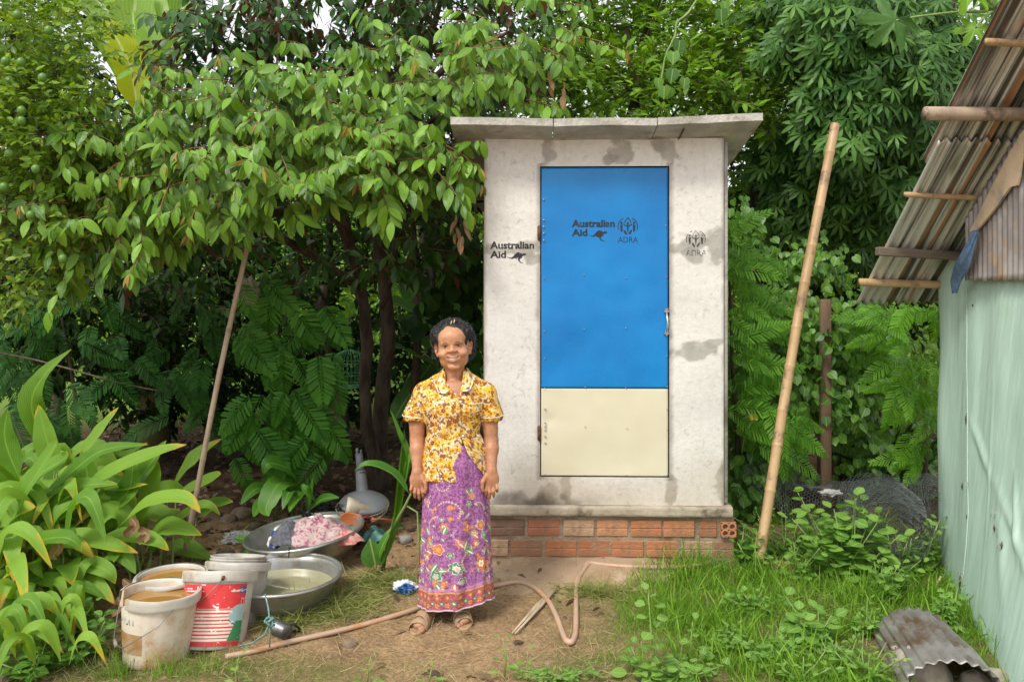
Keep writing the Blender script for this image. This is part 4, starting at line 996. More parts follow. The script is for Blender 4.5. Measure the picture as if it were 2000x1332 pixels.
for px, py, n in ((1428, 520, 10), (1445, 600, 10), (1445, 680, 10), (1445, 760, 9), (1445, 830, 8)):
    for q in range(n): its.append((px+RNG.normal(0, 14), py+RNG.normal(0, 22), 5.3+RNG.uniform(-.25, .2), RNG.uniform(.35, 1), RNG.uniform(-.45, .7), RNG.uniform(.7, 1.25)))
frond_set(FS3, its, t_frb, LM['frondb'], .27)
FS4 = thing('feathery_shrub', 'feathery shrub beside the green cloth wall below the tin eave', 'shrub', (P(1800, 900, 5.9).x, 5.9, 0))
limb(FS4, [FS4.location, P(1810, 850, 5.9), P(1790, 700, 5.9), P(1750, 600, 5.8)], [.02, .016, .013, .007], name='stem')
its = []
for px, py, n in ((1740, 620, 10), (1800, 600, 7), (1780, 700, 10), (1810, 800, 10), (1800, 880, 8), (1700, 650, 6), (1820, 520, 4), (1740, 760, 6)):
    for q in range(n): its.append((px+RNG.normal(0, 20), py+RNG.normal(0, 20), 5.35+RNG.uniform(-.15, .25), RNG.uniform(-1, .35), RNG.uniform(-.3, .8), RNG.uniform(.7, 1.2)))
frond_set(FS4, its, t_frb, LM['frondb'], .245)
FS5 = thing('feathery_shrub', 'low arching feathery sprays between the thick bamboo pole and the wire netting', 'shrub', (P(1530, 950, 5.4).x, 5.4, 0))
limb(FS5, [FS5.location, P(1530, 860, 5.35), P(1520, 800, 5.3)], [.012, .01, .006], name='stem')
frond_set(FS5, [(1530+RNG.normal(0, 14), 820+RNG.normal(0, 22), 5.2+RNG.normal(0, .08), RNG.uniform(-.3, 1), RNG.uniform(-.1, .7), RNG.uniform(.6, 1.1)) for _ in range(16)], t_frb, LM['frondb'], .3)

# ---------------- vine thicket, right ----------------
VT = thing('vine_thicket', 'tangle of heart-leaved vines around the rough wooden post', 'vine', (P(1620, 950, 5.9).x, 5.9, 0))
vb = [(1620, 640, 5.75, 120, 70, .25, 150), (1600, 760, 5.8, 130, 90, .25, 190), (1500, 700, 5.85, 90, 160, .3, 170), (1680, 720, 5.9, 110, 130, .25, 150), (1480, 880, 5.7, 70, 90, .25, 140), (1450, 950, 5.5, 50, 60, .2, 90), (1570, 520, 6.1, 110, 60, .2, 60), (1690, 860, 6.0, 90, 70, .2, 60), (1450, 450, 6.0, 50, 60, .2, 50), (1760, 900, 6.2, 100, 90, .2, 60)]
p, v = blobs(vb, .6); n = len(p)
Mx = np.concatenate([frames(p+rv(n, .05), unit(np.array([0, -.4, -1.])+rv(n, .5)), np.array([0, -1., .5])+rv(n, .4), RNG.uniform(.035, .085, n)) for _ in range(4)])
leaves(VT, t_h, Mx, LM['heart'], 300)
for q in range(30):
    a = Vector(p[RNG.integers(n)]); c = Vector(p[RNG.integers(n)])
    if (a-c).length < 1.0: limb(VT, [a, a.lerp(c, .5)+Vector(RNG.normal(0, .08, 3)), c], [.005, .004, .003], M_['twig'], name='vine_stem', n=4)
VH = thing('climbing_vine', 'pale vine stem with heart-shaped leaves hanging above the latrine roof', 'vine', P(1330, 60, 5.9))
limb(VH, [P(1372, -20, 5.9), P(1345, 25, 5.9), P(1322, 45, 5.9), P(1318, 72, 5.9), P(1300, 110, 5.9), P(1290, 165, 5.9)], [.009]*6, M_['stem'], name='vine_stem', n=6)
vp = np.array([P(*q) for q in ((1328, 75, 5.85), (1315, 98, 5.85), (1315, 132, 5.8), (1285, 150, 5.8), (1298, 165, 5.8), (1338, 150, 5.85), (1408, 15, 5.9), (1415, 0, 5.9), (1310, 170, 5.8))])
leaves(VH, t_h, frames(vp, np.array([0, -.1, -1.])+rv(len(vp), .12), np.array([0, -1., .2])+rv(len(vp), .2), RNG.uniform(.08, .12, len(vp))), LM['heart'], 50)
VL = thing('climbing_vine', 'dark heart-leaved vine hanging in shade between the woman and the fruit tree crown', 'vine', P(880, 560, 7.0))
p, v = blobs([(880, 520, 6.8, 60, 130, .3, 90), (830, 600, 7.0, 60, 60, .2, 30), (920, 600, 6.6, 30, 130, .2, 60)], .6)
leaves(VL, t_h, frames(p, np.array([0, -.4, -1.])+rv(len(p), .4), np.array([0, -1., .5])+rv(len(p), .4), RNG.uniform(.09, .15, len(p))), LM['dark'], 180)
for x in (862, 900, 925): limb(VL, [P(x, 420, 6.9), P(x+8, 560, 6.9), P(x-4, 720, 6.9)], [.008]*3, M_['bark'], name='vine_stem', n=5)
b = MB()
# ---------------- tin-roofed shed, right ----------------
SH = thing('shed', 'shed with green cloth wall and corrugated tin roof at the right edge', 'shed', (2.55, 4.2, 0))
def W2L(S, V): return np.asarray(V, float)-np.array(S.location)
RX0 = 672/F*4.9; RY1 = 4.9; RZ1 = H-42/F*4.9; RT = .88      # roof edge x, eave distance, eave height, slope
rz_ = lambda y: RZ1+RT*(RY1-y)
tin = NT('galvanised_tin')
cn = tin.noise(3.2, 5, stretch=(9, .13, .13)); cm = tin.noise(5, 5, stretch=(3, .35, .35))
c1 = tin.mix(tin.ramp(cn, .42, .52), (.085, .08, .07, 1), (.62, .60, .55, 1)); c1 = tin.mix(tin.ramp(cm, .55, .68, 0, .8), c1, (.12, .17, .06, 1)); c1 = tin.mix(tin.ramp(tin.noise(4, 4, stretch=(8, .15, .15)), .58, .68), c1, (.36, .19, .09, 1))
tin.l(c1, tin.b.inputs['Base Color']); tin.b.inputs['Roughness'].default_value = .28; tin.b.inputs['Metallic'].default_value = .35; tin.b.inputs['Specular IOR Level'].default_value = .6
def corr_sheet(name, x0, x1, ya, yb, zf, amp, pit, m, parent, nx=None, t=.0025, skew=0):
    nx = nx or int((x1-x0)/pit*8)+1
    b = MB(off=parent.location)
    def fn(u, v):
        x = x0+(x1-x0)*u; y = ya+(yb-ya)*v
        z = zf(x, y)+amp*np.sin(x/pit*2*PI)+.006*(fbm(np.stack([x*3, y*3, x*0], -1), 2, 5)-.5)
        return np.stack([x+skew*(y-ya), y, z], -1)
    b.grid(fn, nx, 40); o = b.build(name, m, parent); o.location = (0, 0, 0); return solid(o, t)
corr_sheet('roof_sheet', RX0, RX0+2.5, RY1, 3.95, lambda x, y: rz_(y), .014, .050, tin.m, SH)
corr_sheet('roof_sheet', RX0-.02, RX0+2.5, 4.08, 2.75, lambda x, y: rz_(y)+.026, .014, .050, tin.m, SH)
def bamboo(name, a, b_, r0, r1, nodes, m, parent, n=14, hollow=True, bow=.0):
    a, b_ = Vector(a), Vector(b_); off = parent.location if parent else Vector((0, 0, 0))
    mb = MB(off=off if parent else a); L = (b_-a).length; ts = [0]; rs = [r0]
    base = lambda t: r0+(r1-r0)*t
    for t in nodes:
        e = .006/L; ts += [t-3*e, t-e, t, t+e, t+3*e]; rs += [base(t), base(t)*1.04, base(t)*1.10, base(t)*1.05, base(t)*.985]
    ts.append(1); rs.append(r1)
    o_ = np.argsort(ts); ts = np.array(ts)[o_]; rs = np.array(rs)[o_]
    up = Vector((0, 0, 1)); sd = (b_-a).cross(Vector((0, 1, .3))).normalized()
    pts = [a.lerp(b_, t)+sd*bow*math.sin(PI*t)+Vector((math.sin(t*9), 0, math.cos(t*7)))*.002 for t in ts]
    mb.tube(pts, rs, n, cap=not hollow)
    if hollow:
        for e0, e1, r in ((pts[0], pts[1], rs[0]), (pts[-1], pts[-2], rs[-1])):
            d_ = (e1-e0).normalized(); mb.tube([e0, e0+d_*.0005, e0+d_*.03], [r, r*.72, r*.70], n, cap=True)
    o = mb.build(name, m, parent)
    if parent: o.location = (0, 0, 0)
    return o
# rafters / battens under the roof
def bat(px0, py0, px1, py1, r, m, nodes):
    # solve the point just under the roof plane along each pixel ray
    def hit(px, py):
        # z = H-(py-Y0)/F*y ; z = rz(y) - r - .012
        y = (RZ1+RT*RY1-r-.014-H)/(RT-(py-Y0)/F); return Vector(((px-1000)/F*y, y, H-(py-Y0)/F*y))
    a, b_ = hit(px0, py0), hit(px1, py1); b_ = a+(b_-a)*((3.9-a.x)/(b_.x-a.x)); return bamboo('batten', a, b_, r, r*1.02, nodes, m, SH)
bat(1678, 552, 1822, 556, .024, M_['bamboo'], [.12, .42, .7]); bat(1766, 381, 1925, 388, .0145, M_['bamboo'], [.2, .55, .8]); bat(1806, 223, 2000, 224, .033, M_['bamboo_grey'], [.14, .5, .8]); bat(1925, 83, 2000, 86, .0165, M_['bamboo'], [.3, .6])
def hit(px, py, dz): 
    y = (RZ1+RT*RY1-dz-H)/(RT-(py-Y0)/F); return Vector(((px-1000)/F*y, y, H-(py-Y0)/F*y))
a, b_ = hit(1713, 491, .045), hit(1880, 501, .045); b_ = a+(b_-a)*1.6
mb = MB(off=SH.location); q_ = (b_-a).to_track_quat('X', 'Z').to_matrix().to_4x4(); mb.box((a+b_)/2, ((b_-a).length, .05, .048), q_, bev=.004); o = mb.build('beam', M_['wood_grey'], SH, smooth=False); o.location = (0, 0, 0)
# wall surface: x of the wall at distance y and height z (cloth leans out at the foot towards the camera)
def wall_pt(v, z):  # v 0 far .. 1 near
    y_t = 4.82+(3.2-4.82)*v; x_t = 2.555-.05*v
    y_b = 4.86+(2.75-4.86)*v; x_b = 2.60+(1.90-2.60)*v
    w_ = np.clip(z/1.83, 0, 1); w2 = w_**.8
    return x_b+(x_t-x_b)*w2, y_b+(y_t-y_b)*w2
cloth = NT('green_shade_cloth')
cz = cloth.mix(cloth.ramp(cloth.noise(8, 5, stretch=(1, 3, .5)), .25, .75), (.43, .60, .50, 1), (.49, .655, .555, 1)); cz = cloth.mix(cloth.ramp(cloth.noise(3, 5), .55, .8, 0, .5), cz, (.27, .38, .24, 1)); cz = cloth.mix(cloth.ramp(cloth.noise(2.2, 6, rough=.7), .60, .72, 0, .45), cz, (.48, .62, .52, 1))
cloth.l(cz, cloth.b.inputs['Base Color']); cloth.b.inputs['Roughness'].default_value = .75; cloth.b.inputs['Specular IOR Level'].default_value = .25; cloth.bump(cloth.noise(5, 6, stretch=(1, 3, .4)), .35, .02)
def cl(u, v):   # u far->near, v bottom->top
    z = -.05+1.90*v; x, y = wall_pt(u, z)
    f = .004*np.sin(u*34+z*1.2)*(.4+.6*v)+.020*(fbm(np.stack([u*3, z*1.6, u*0], -1), 3, 5)-.5)+.010*(fbm(np.stack([u*14, z*2.0, u*0], -1), 3, 6)-.5)
    for (u0, z0, u1, z1, a, w_) in ((.48, .72, .80, .35, .011, .02), (.30, .95, .46, .70, .014, .02), (.52, .70, .62, .15, .012, .03), (0, 1.4, .12, .3, .02, .06), (.6, .8, .66, .45, .016, .012), (.44, 1.2, .46, .1, .006, .006)):
        dx, dz = u1-u0, z1-z0; t = np.clip(((u-u0)*dx+(z-z0)*dz)/(dx*dx+dz*dz), 0, 1); dd = np.hypot(u-u0-t*dx, (z-z0-t*dz)*.6); f = f-a*np.exp(-(dd/w_)**2)*np.sin(PI*np.clip(t, .08, .92))
    x = x+f+.03*np.exp(-(u/.03)**2)
    x = x-.06*(1-u)**20*np.sin(v*7)*.3
    return np.stack([x, y, z], -1)
b = MB(off=SH.location); b.grid(cl, 160, 130); o = b.build('cloth_wall', cloth.m, SH); o.location = (0, 0, 0); solid(o, .003)
b = MB(off=SH.location); b.grid(lambda u, v: np.stack([2.63+.8*v, 4.88+0*u+.01*np.sin(v*30), 0+1.85*u], -1), 20, 20); o = b.build('back_cloth', cloth.m, SH); o.location = (0, 0, 0)
b = MB(off=SH.location)
def cl2(u, v):
    z = -.05+1.90*v; x0, y0 = wall_pt(1.0, z); return np.stack([x0+(4.55-x0)*u, y0+.012*np.sin(u*40)+.02*(fbm(np.stack([u*5, z*2, u*0], -1), 3, 5)-.5), z], -1)
b.grid(cl2, 90, 40); o = b.build('front_cloth', cloth.m, SH); o.location = (0, 0, 0); solid(o, .003)
b = MB(off=SH.location); b.grid(lambda u, v: np.stack([2.47+2.1*u, 3.2+.010*np.sin(u*2.1/.05*2*PI)+0*v, 1.80+(rz_(3.2)-1.83)*v], -1), 300, 8); o = b.build('front_tin', tin.m, SH); o.location = (0, 0, 0); solid(o, .003)
# seam and tears
def wp(px, py, out=.012):
    # intersect pixel ray with the cloth numerically
    best = None
    uu, vv = np.meshgrid(np.linspace(0, 1, 160), np.linspace(0, 1, 130), indexing='ij'); S_ = cl(uu, vv)
    X = 1000+S_[..., 0]/S_[..., 1]*F; Y = Y0-(S_[..., 2]-H)/S_[..., 1]*F; k = np.argmin((X-px)**2+(Y-py)**2); v_ = S_.reshape(-1, 3)[k].copy(); v_[0] -= out; return Vector(v_)
seam = [(1891, 560), (1891, 700), (1892, 800), (1891, 900), (1893, 1000), (1890, 1060), (1884, 1120), (1876, 1160)]
b = MB(off=SH.location); b.tube([wp(*q, .006) for q in seam], .0035, 5); o = b.build('seam', mat('seam_thread', (.46, .60, .50, 1), None), SH); o.location = (0, 0, 0)
tm = mat('tear_dark', (.10, .09, .07, 1), None)
for px, py, h_ in ((1889, 818, .03), (1893, 1008, .015), (1877, 1135, .045), (1902, 595, .006), (1839, 678, .006), (1946, 1030, .02), (1959, 1065, .02), (1880, 950, .02)):
    c_ = wp(px, py, .008); b = MB(off=SH.location); b.tube([c_-Vector((0, 0, h_)), c_, c_+Vector((.002, 0, h_))], [.001, .0055, .001], 5); o = b.build('tear', tm, SH); o.location = (0, 0, 0)
for px, py in ((1945, 1000), (1950, 1030), (1958, 1060), (1893, 940), (1880, 1120)):
    c_ = wp(px, py, .01); b = MB(off=SH.location)
    for k in range(4): e = Vector(RNG.normal(0, .015, 3)); b.tube([c_, c_+e*.5+Vector((-.005, 0, 0)), c_+e+Vector((0, 0, -.03))], .0012, 3)
    o = b.build('frayed_thread', M_['white_pl'], SH); o.location = (0, 0, 0); o['kind'] = 'stuff'
# corrugated patch above the cloth, cardboard
patch = mat('weathered_tin', (.40, .38, .36, 1), (.24, .215, .20, 1), 6, .55, metal=.55, stretch=(1, 1, .5), c3=(.42, .27, .14, 1), sc3=3, bump=.2, bs=30)
def ray_x(px, py, X): y = X*F/(px-1000); return np.array([X, y, H-(py-Y0)/F*y])
def patchf(u, v):   # u far->near, v bottom->top
    X = 2.47; ya = X*F/888.; yb = X*F/1120.; y = ya+(yb-ya)*u; zb = 1.705-.0*u; zt = 2.05+.75*u
    z = zb+(zt-zb)*v+.006*np.sin(u*60)*(v < .02); return np.stack([X+.010*np.sin(y/.042*2*PI)-.03*(1-v)*0, y, z], -1)
b = MB(off=SH.location); b.grid(patchf, 150, 20); o = b.build('tin_patch', patch, SH); o.location = (0, 0, 0); solid(o, .003)
card = mat('cardboard', (.62, .48, .32, 1), (.50, .38, .25, 1), 5, .85, c3=(.26, .25, .24, 1), sc3=5, bump=.15)
cp = [(1893, 452), (1906, 452), (1926, 428), (1950, 398), (1972, 366), (1986, 362), (1990, 345), (1996, 300), (2010, 240), (1993, 262), (1960, 320), (1930, 378), (1910, 420)]
cpts = [Vector(ray_x(x, y, 2.435)) for x, y in cp]
b = MB(off=SH.location); n = len(cpts); cc_ = np.mean([tuple(p) for p in cpts], axis=0)
Vc = [tuple(p) for p in cpts]+[(p[0]+.012, p[1], p[2]) for p in cpts]
import mathutils
tri = mathutils.geometry.tessellate_polygon([[Vector((p[1], p[2], 0)) for p in cpts]])
b.add(Vc, [(k, (k+1) % n, n+(k+1) % n, n+k) for k in range(n)], list(tri)+[(c+n, b2+n, a+n) for a, b2, c in tri]); o = b.build('cardboard_flap', card, SH, smooth=False); o.location = (0, 0, 0)
# inner framing posts, and a dark gable sheet painted as interior shade
b = MB(off=SH.location); b.box((2.66, 4.75, .95), (.07, .07, 1.9)); o = b.build('post', M_['wood_grey'], SH); o.location = (0, 0, 0)
b = MB(off=SH.location); b.box((2.7, 3.9, 1.95), (.05, 2.2, .05)); o = b.build('wall_plate', M_['wood_grey'], SH); o.location = (0, 0, 0)
b = MB(off=SH.location); b.grid(lambda u, v: np.stack([2.60+0*u+.01*np.sin(v*40), 4.85-2.2*v, 1.75+1.6*u*v+.15*u], -1), 12, 50); o = b.build('gable_shade_sheet', mat('interior_shade', (.035, .03, .025, 1), None, rough=.9), SH); o.location = (0, 0, 0)
# blue rag
rag = mat('blue_denim', (.065, .12, .21, 1), (.11, .18, .28, 1), 40, .9, bump=.4, bs=120)
rp = [(1905, 452, .02), (1890, 490, .035), (1878, 520, .05), (1868, 545, .04), (1864, 572, .018)]
def ragf(u, v):
    k = v*(len(rp)-1); i_ = np.clip(k.astype(int), 0, len(rp)-2); f = k-i_; A_ = np.array(rp, float); q = A_[i_]*(1-f[..., None])+A_[i_+1]*f[..., None]
    X = 2.42-.02*np.sin(v*5); y = X*F/(q[..., 0]-1000); z = H-(q[..., 1]-Y0)/F*y; th = u*2*PI; r = q[..., 2]*(1+.22*np.sin(th*5+v*6))
    return np.stack([X+.35*r*np.cos(th), y+r*np.sin(th)*1.1, z+.3*r*np.cos(th*2)], -1)
o0 = Vector(ray_x(1880, 520, 2.42)); b = MB(off=o0); b.grid(ragf, 60, 30); rg = b.build('rag', rag); rg.location = o0; tag(rg, 'twisted blue denim rag hanging at the top corner of the green cloth wall', 'rag')

# ---------------- buckets ----------------
def bucket(name, label, base, rt, rb, h, m, tilt=(0, 0), rz=0, band=.045, liquid=None, lm=None, gap=None, group=None, handle=None, nest=0):
    S = thing(name, label, 'bucket', base, rz, group); S.rotation_euler = (tilt[0], tilt[1], rz)
    def body(u, v):
        th = u*2*PI
        prof = np.array([(rb*.02, .004), (rb-.01, .0), (rb, .008), (rb+(rt-rb)*.5, h*.5), (rt-.004, h-band-.004), (rt-.003, h-.01), (rt+.001, h-.003), (rt-.003, h), (rt-.008, h-.004), (rt-.012, h-band), (rb+(rt-rb)*.3-.006, h*.3), (rb-.006, .012), (rb*.02, .012)])
        k = v*(len(prof)-1); i_ = np.clip(k.astype(int), 0, len(prof)-2); f = k-i_; r = prof[i_, 0]*(1-f)+prof[i_+1, 0]*f; z = prof[i_, 1]*(1-f)+prof[i_+1, 1]*f
        cut = 0
        if gap: 
            dth = np.mod(th-gap[0]+PI, 2*PI)-PI; cut = gap[2]*sstep(gap[1], gap[1]*.85, np.abs(dth)+.03*np.sin(v*9)); z = np.where(z > h-gap[2]-.001, np.minimum(z, h-cut+.006*np.sin(th*13)*(cut > .01)), z)
        return np.stack([r*np.cos(th), r*np.sin(th), z], -1)
    b = MB(); b.grid(body, 73, 13*3+1); b.build('body', m, S, sharp=50)
    b = MB()
    def bandf(u, v):
        a0 = (gap[0]+gap[1]) if gap else 0; a1 = (gap[0]-gap[1]+2*PI) if gap else 2*PI; th = a0+(a1-a0)*u
        prof = np.array([(rt+.0, h-band), (rt+.009, h-band), (rt+.011, h-band+.004), (rt+.011, h-.008), (rt+.009, h-.001), (rt+.002, h+.001)]); k = v*5; i_ = np.clip(k.astype(int), 0, 4); f = k-i_
        r = prof[i_, 0]*(1-f)+prof[i_+1, 0]*f; z = prof[i_, 1]*(1-f)+prof[i_+1, 1]*f; return np.stack([r*np.cos(th), r*np.sin(th), z+.002*np.sin(th*5)], -1)
    if band > .01: b.grid(bandf, 73, 16); b.build('rim', M_['white_pl'], S, sharp=40)
    if liquid:
        b = MB(); r = rb+(rt-rb)*liquid/h-.008
        b.grid(lambda u, v: np.stack([r*v*np.cos(u*2*PI), r*v*np.sin(u*2*PI), liquid+0*u], -1), 40, 4); b.build('water', lm, S)
    if handle:
        b = MB(); pts = [Vector(p) for p in handle]; b.tube(pts, .0022, 6); hh = b.build('handle', M_['wire'], S)
    return S
orange_w = NT('rusty_water'); orange_w.b.inputs['Base Color'].default_value = (.36, .19, .045, 1); orange_w.b.inputs['Roughness'].default_value = .04; orange_w.bump(orange_w.noise(6, 2), .05, .01)
pale_w = NT('cloudy_water'); pale_w.b.inputs['Base Color'].default_value = (.36, .34, .20, 1); pale_w.b.inputs['Roughness'].default_value = .05
stained = NT('stained_white_plastic')
tc = stained.noise(5, 6, rough=.65); c = stained.mix(stained.ramp(tc, .42, .62), (.66, .60, .50, 1), (.50, .37, .24, 1)); c = stained.mix(stained.ramp(stained.noise(3.2, 7, rough=.7), .56, .66, 0, .85), c, (.42, .17, .08, 1))
c = stained.mix(stained.ramp(stained.noise(26, 5), .66, .74, 0, .7), c, (.75, .72, .66, 1)); stained.l(c, stained.b.inputs['Base Color']); stained.b.inputs['Roughness'].default_value = .6; stained.bump(stained.noise(20, 5), .15, .004)
g1 = G(275, 1308)
bk1 = bucket('bucket', 'rust-stained white bucket with broken rim, nearest the camera and brimming with orange water', (g1.x+.01, g1.y+.125, g1.z-.01), .165, .138, .31, stained.m, tilt=(math.radians(-3), math.radians(3)), liquid=.268, lm=orange_w.m, gap=(math.radians(215), math.radians(24), .045),
             handle=[(-.174, .0, .285), (-.180, -.02, .20), (-.170, -.06, .115), (-.152, -.085, .090), (-.09, -.145, .10), (-.02, -.178, .15), (.07, -.172, .21), (.118, -.136, .275)])
b = MB(); b.tube([(-.163, -.066, .100), (-.137, -.105, .092)], .008, 8); b.build('grip', M_['white_pl'], bk1)
def cyl_text(txt, parent, r_at, ang0, z0, hgt, wd, m, bold=0, off=.0015):
    V, Tt = text_geo(txt, 1, bold); V = V-V.min(0); V = V/np.maximum(V.max(0), 1e-6); z = z0+V[:, 1]*hgt; r = r_at(z)+off; a = ang0+(V[:, 0]*wd)/r
    return link('lettering', mesh_np('lettering', np.stack([r*np.cos(a), r*np.sin(a), z], -1), Tt, smooth=False), m, parent)
rr1 = lambda z: .138+(.163-.138)*z/.31
cyl_text('G-TUN', bk1, rr1, -PI/2-1.05, .195, .045, .115, M_['stencil_f'])
b = MB(); ob_m = mat('ochre_stain', (.34, .18, .05, 1), (.45, .33, .22, 1), 9, .7)
b.grid(lambda u, v: np.stack([(rr1(.07+.1*v)+.0012)*np.cos(-2.55+.95*u), (rr1(.07+.1*v)+.0012)*np.sin(-2.55+.95*u), .07+.09*v], -1), 20, 4); b.build('old_label', ob_m, bk1)
g2 = G(334, 1250); y2 = 3.89
bk2 = bucket('bucket', 'white bucket full of orange water with a thin metal rim, behind the broken-rimmed bucket', (-666/F*y2, y2, H-(1122-550)/F*y2-.27), .160, .138, .27, M_['white_pl'], band=.018, liquid=.250, lm=orange_w.m)
# red label bucket, leaning back
g3 = G(421, 1276)
def label_cols(u, v, P_):
    """u angle (left->right), v height; printed paper: red block, red and cream stripes, blue oval, green corner"""
    x = u; y = v; C = np.tile([.80, .76, .64], x.shape+(1,)); red = np.array([.72, .045, .045]); red2 = np.array([.55, .05, .05])
    C[y > .60] = red; st = (y < .60) & (y > .06) & (np.mod(y*17.5, 1) < .42) & (x > .19); C[st] = red; C[y < .055] = red2
    C[(x < .185) & (y < .62) & (y > .12)] = [.78, .74, .56]; C[(x < .17) & (y < .62) & (y > .56)] = [.45, .62, .62]
    C[(np.abs(x-.188) < .004) & (y < .62) & (y > .08)] = [.12, .16, .35]
    e = ((x-.96)/.16)**2+((y-.50)/.17)**2 < 1; C[e] = [.35, .52, .50]; e2 = (np.abs(((x-.96)/.17)**2+((y-.50)/.18)**2-1) < .10) & (y < .42); C[e2] = [.05, .08, .2]
    C[(y < .40) & (y > .07) & (x > .80+.28*(y-.05)+.0)] = [.05, .25, .10]; C[(x > .90) & (np.abs(y-.90) < .055)] = [.08, .09, .28]
    C[(np.abs(x-.39) < .022+.008*np.sin(y*40)) & (y > .62) & (y < .76)] = [.8, .76, .72]; C[(np.abs(x-.18*1-.0) < .0)] = 0
    q = np.stack([x*30, y*30, x*0], -1); ch = fbm(q*.6, 3, 3) > .74; C[ch] = [.78, .74, .68]
    for yy, x0, x1 in ((.925, .06, .34), (.885, .06, .52)):
        m = (np.abs(y-yy) < .012) & (x > x0) & (x < x1) & (vnoise(np.stack([x*150, y*0, x*0], -1), 2) > .42); C[m] = [.85, .75, .75]
    for yy in (.50, .44, .38, .32, .26, .2): 
        m = (np.abs(y-yy) < .008) & (x < .16) & (x > .02) & (vnoise(np.stack([x*160, y*0+yy*50, x*0], -1), 2) > .5); C[m] = [.5, .42, .3]
    C = C*(.85+.2*fbm(q, 3, 8))[..., None]
    return np.concatenate([C, np.ones(C.shape[:-1]+(1,))], -1)
bk3 = bucket('bucket', 'white paint bucket with a torn red and white striped label, leaning back', (g3.x-.065, g3.y+.135, g3.z-.035), .163, .145, .345, M_['white_pl'], tilt=(math.radians(-19), 0), band=.05,
             handle=[(.070, -.160, .312), (.02, -.178, .25), (-.06, -.170, .18), (-.145, -.108, .14)])
b = MB(); b.tube([(-.150, -.10, .142), (-.175, -.07, .150)], .007, 8); b.build('grip', M_['white_pl'], bk3)
b = MB(); b.tube([(.066, -.158, .306), (.072, -.166, .320)], .008, 8); b.build('stud', M_['rust'], bk3)
rr3 = lambda z: .145+(.018)*z/.345
b = MB(); b.grid(lambda u, v: np.stack([(rr3(.02+.26*v)+.0015)*np.cos(-2.95+2.6*u), (rr3(.02+.26*v)+.0015)*np.sin(-2.95+2.6*u), .018+.268*v], -1), 240, 150, label_cols)
lb_m = NT('printed_label'); lb_m.l(lb_m.vcol(), lb_m.b.inputs['Base Color']); lb_m.b.inputs['Roughness'].default_value = .45; b.build('label', lb_m.m, bk3)
cyl_text('Acrylic', bk3, rr3, -2.95+2.6*.865, .158, .020, .038, M_['white_pl'], off=.003); cyl_text('D', bk3, rr3, -2.95+2.6*.935, .185, .04, .02, M_['white_pl'], off=.003); cyl_text('S', bk3, rr3, -2.95+2.6*.915, .250, .018, .014, M_['white_pl'], off=.003)
g4 = G(478, 1236); greyish = mat('grimy_white_plastic', (.50, .48, .43, 1), (.36, .33, .28, 1), 6, .5, c3=(.25, .2, .15, 1), sc3=7, stretch=(1, 1, .5))
bk4 = bucket('bucket', 'grimy unlabelled bucket behind the red-labelled one, outermost of a nested stack', (g4.x-.125, g4.y+.15, g4.z-.06), .152, .135, .335, greyish, tilt=(math.radians(-17), math.radians(2)), band=.04,
             handle=[(.158, -.02, .31), (.165, -.04, .22), (.150, -.08, .16), (.10, -.135, .14), (.03, -.160, .150)])
for k, lab in ((1, 'middle bucket of the nested stack, only its rim showing'), (2, 'topmost bucket rim of the nested stack beside the red-labelled bucket')):
    o = bucket('bucket', lab, (g4.x-.125, g4.y+.15+.005*k, g4.z-.06+.014*k), .146-.004*k, .128, .335, greyish, tilt=(math.radians(-17+k), math.radians(2)), band=.008)
for o in (bk1, bk2, bk3, bk4): o['group'] = 'buckets in front of the basins'
# rope with a knot on the grey bucket
rope = mat('teal_rope', (.10, .22, .20, 1), (.22, .36, .32, 1), 60, .9, bump=.6, bs=160)
g5 = G(530, 1262); q0 = P(518, 1160, 3.70); kn = P(527, 1215, 3.62)
b = MB(off=g5); b.tube([q0, q0.lerp(kn, .5)+Vector((.004, 0, 0)), kn], .004, 6)
b.tube([kn+Vector((.02*math.cos(a*1.7)*(1-.02*a), .015*math.sin(a*2.3), .018*math.sin(a*1.3))) for a in np.linspace(0, 12, 60)], .0045, 6)
b.tube([kn, kn+Vector((-.02, -.01, -.05)), kn+Vector((-.075, -.02, -.085)), kn+Vector((-.13, -.02, -.098))], .004, 6); b.tube([kn, kn+Vector((.0, 0, -.06)), kn+Vector((.002, -.01, -.11))], .003, 6)
rp_ = b.build('rope', rope); rp_.location = g5; tag(rp_, 'short knotted teal rope tied beside the grimy bucket', 'rope')
# scoop
g6 = G(548, 1252); S = thing('metal_scoop', 'small dull metal scoop lying on its side next to the buckets', 'scoop', g6+Vector((0, .04, .035)))
b = MB(); Mx_ = (Matrix.Rotation(math.radians(52), 4, 'Z')@Matrix.Rotation(math.radians(-90), 4, 'X'))
b.lathe([(.0001, -.035), (.030, -.035), (.034, -.03), (.037, .04), (.039, .042), (.035, .04), (.031, -.028), (.0001, -.03)], 26, M=Mx_); b.build('cup', mat('dull_tin', (.22, .22, .22, 1), (.14, .14, .14, 1), 10, .4, metal=.8), S)
b = MB(); b.tube([(.03, .0, .03), (.05, .02, .02), (.075, .03, -.01)], [.006, .006, .005], 8); b.build('handle', M_['dark_wire'], S)

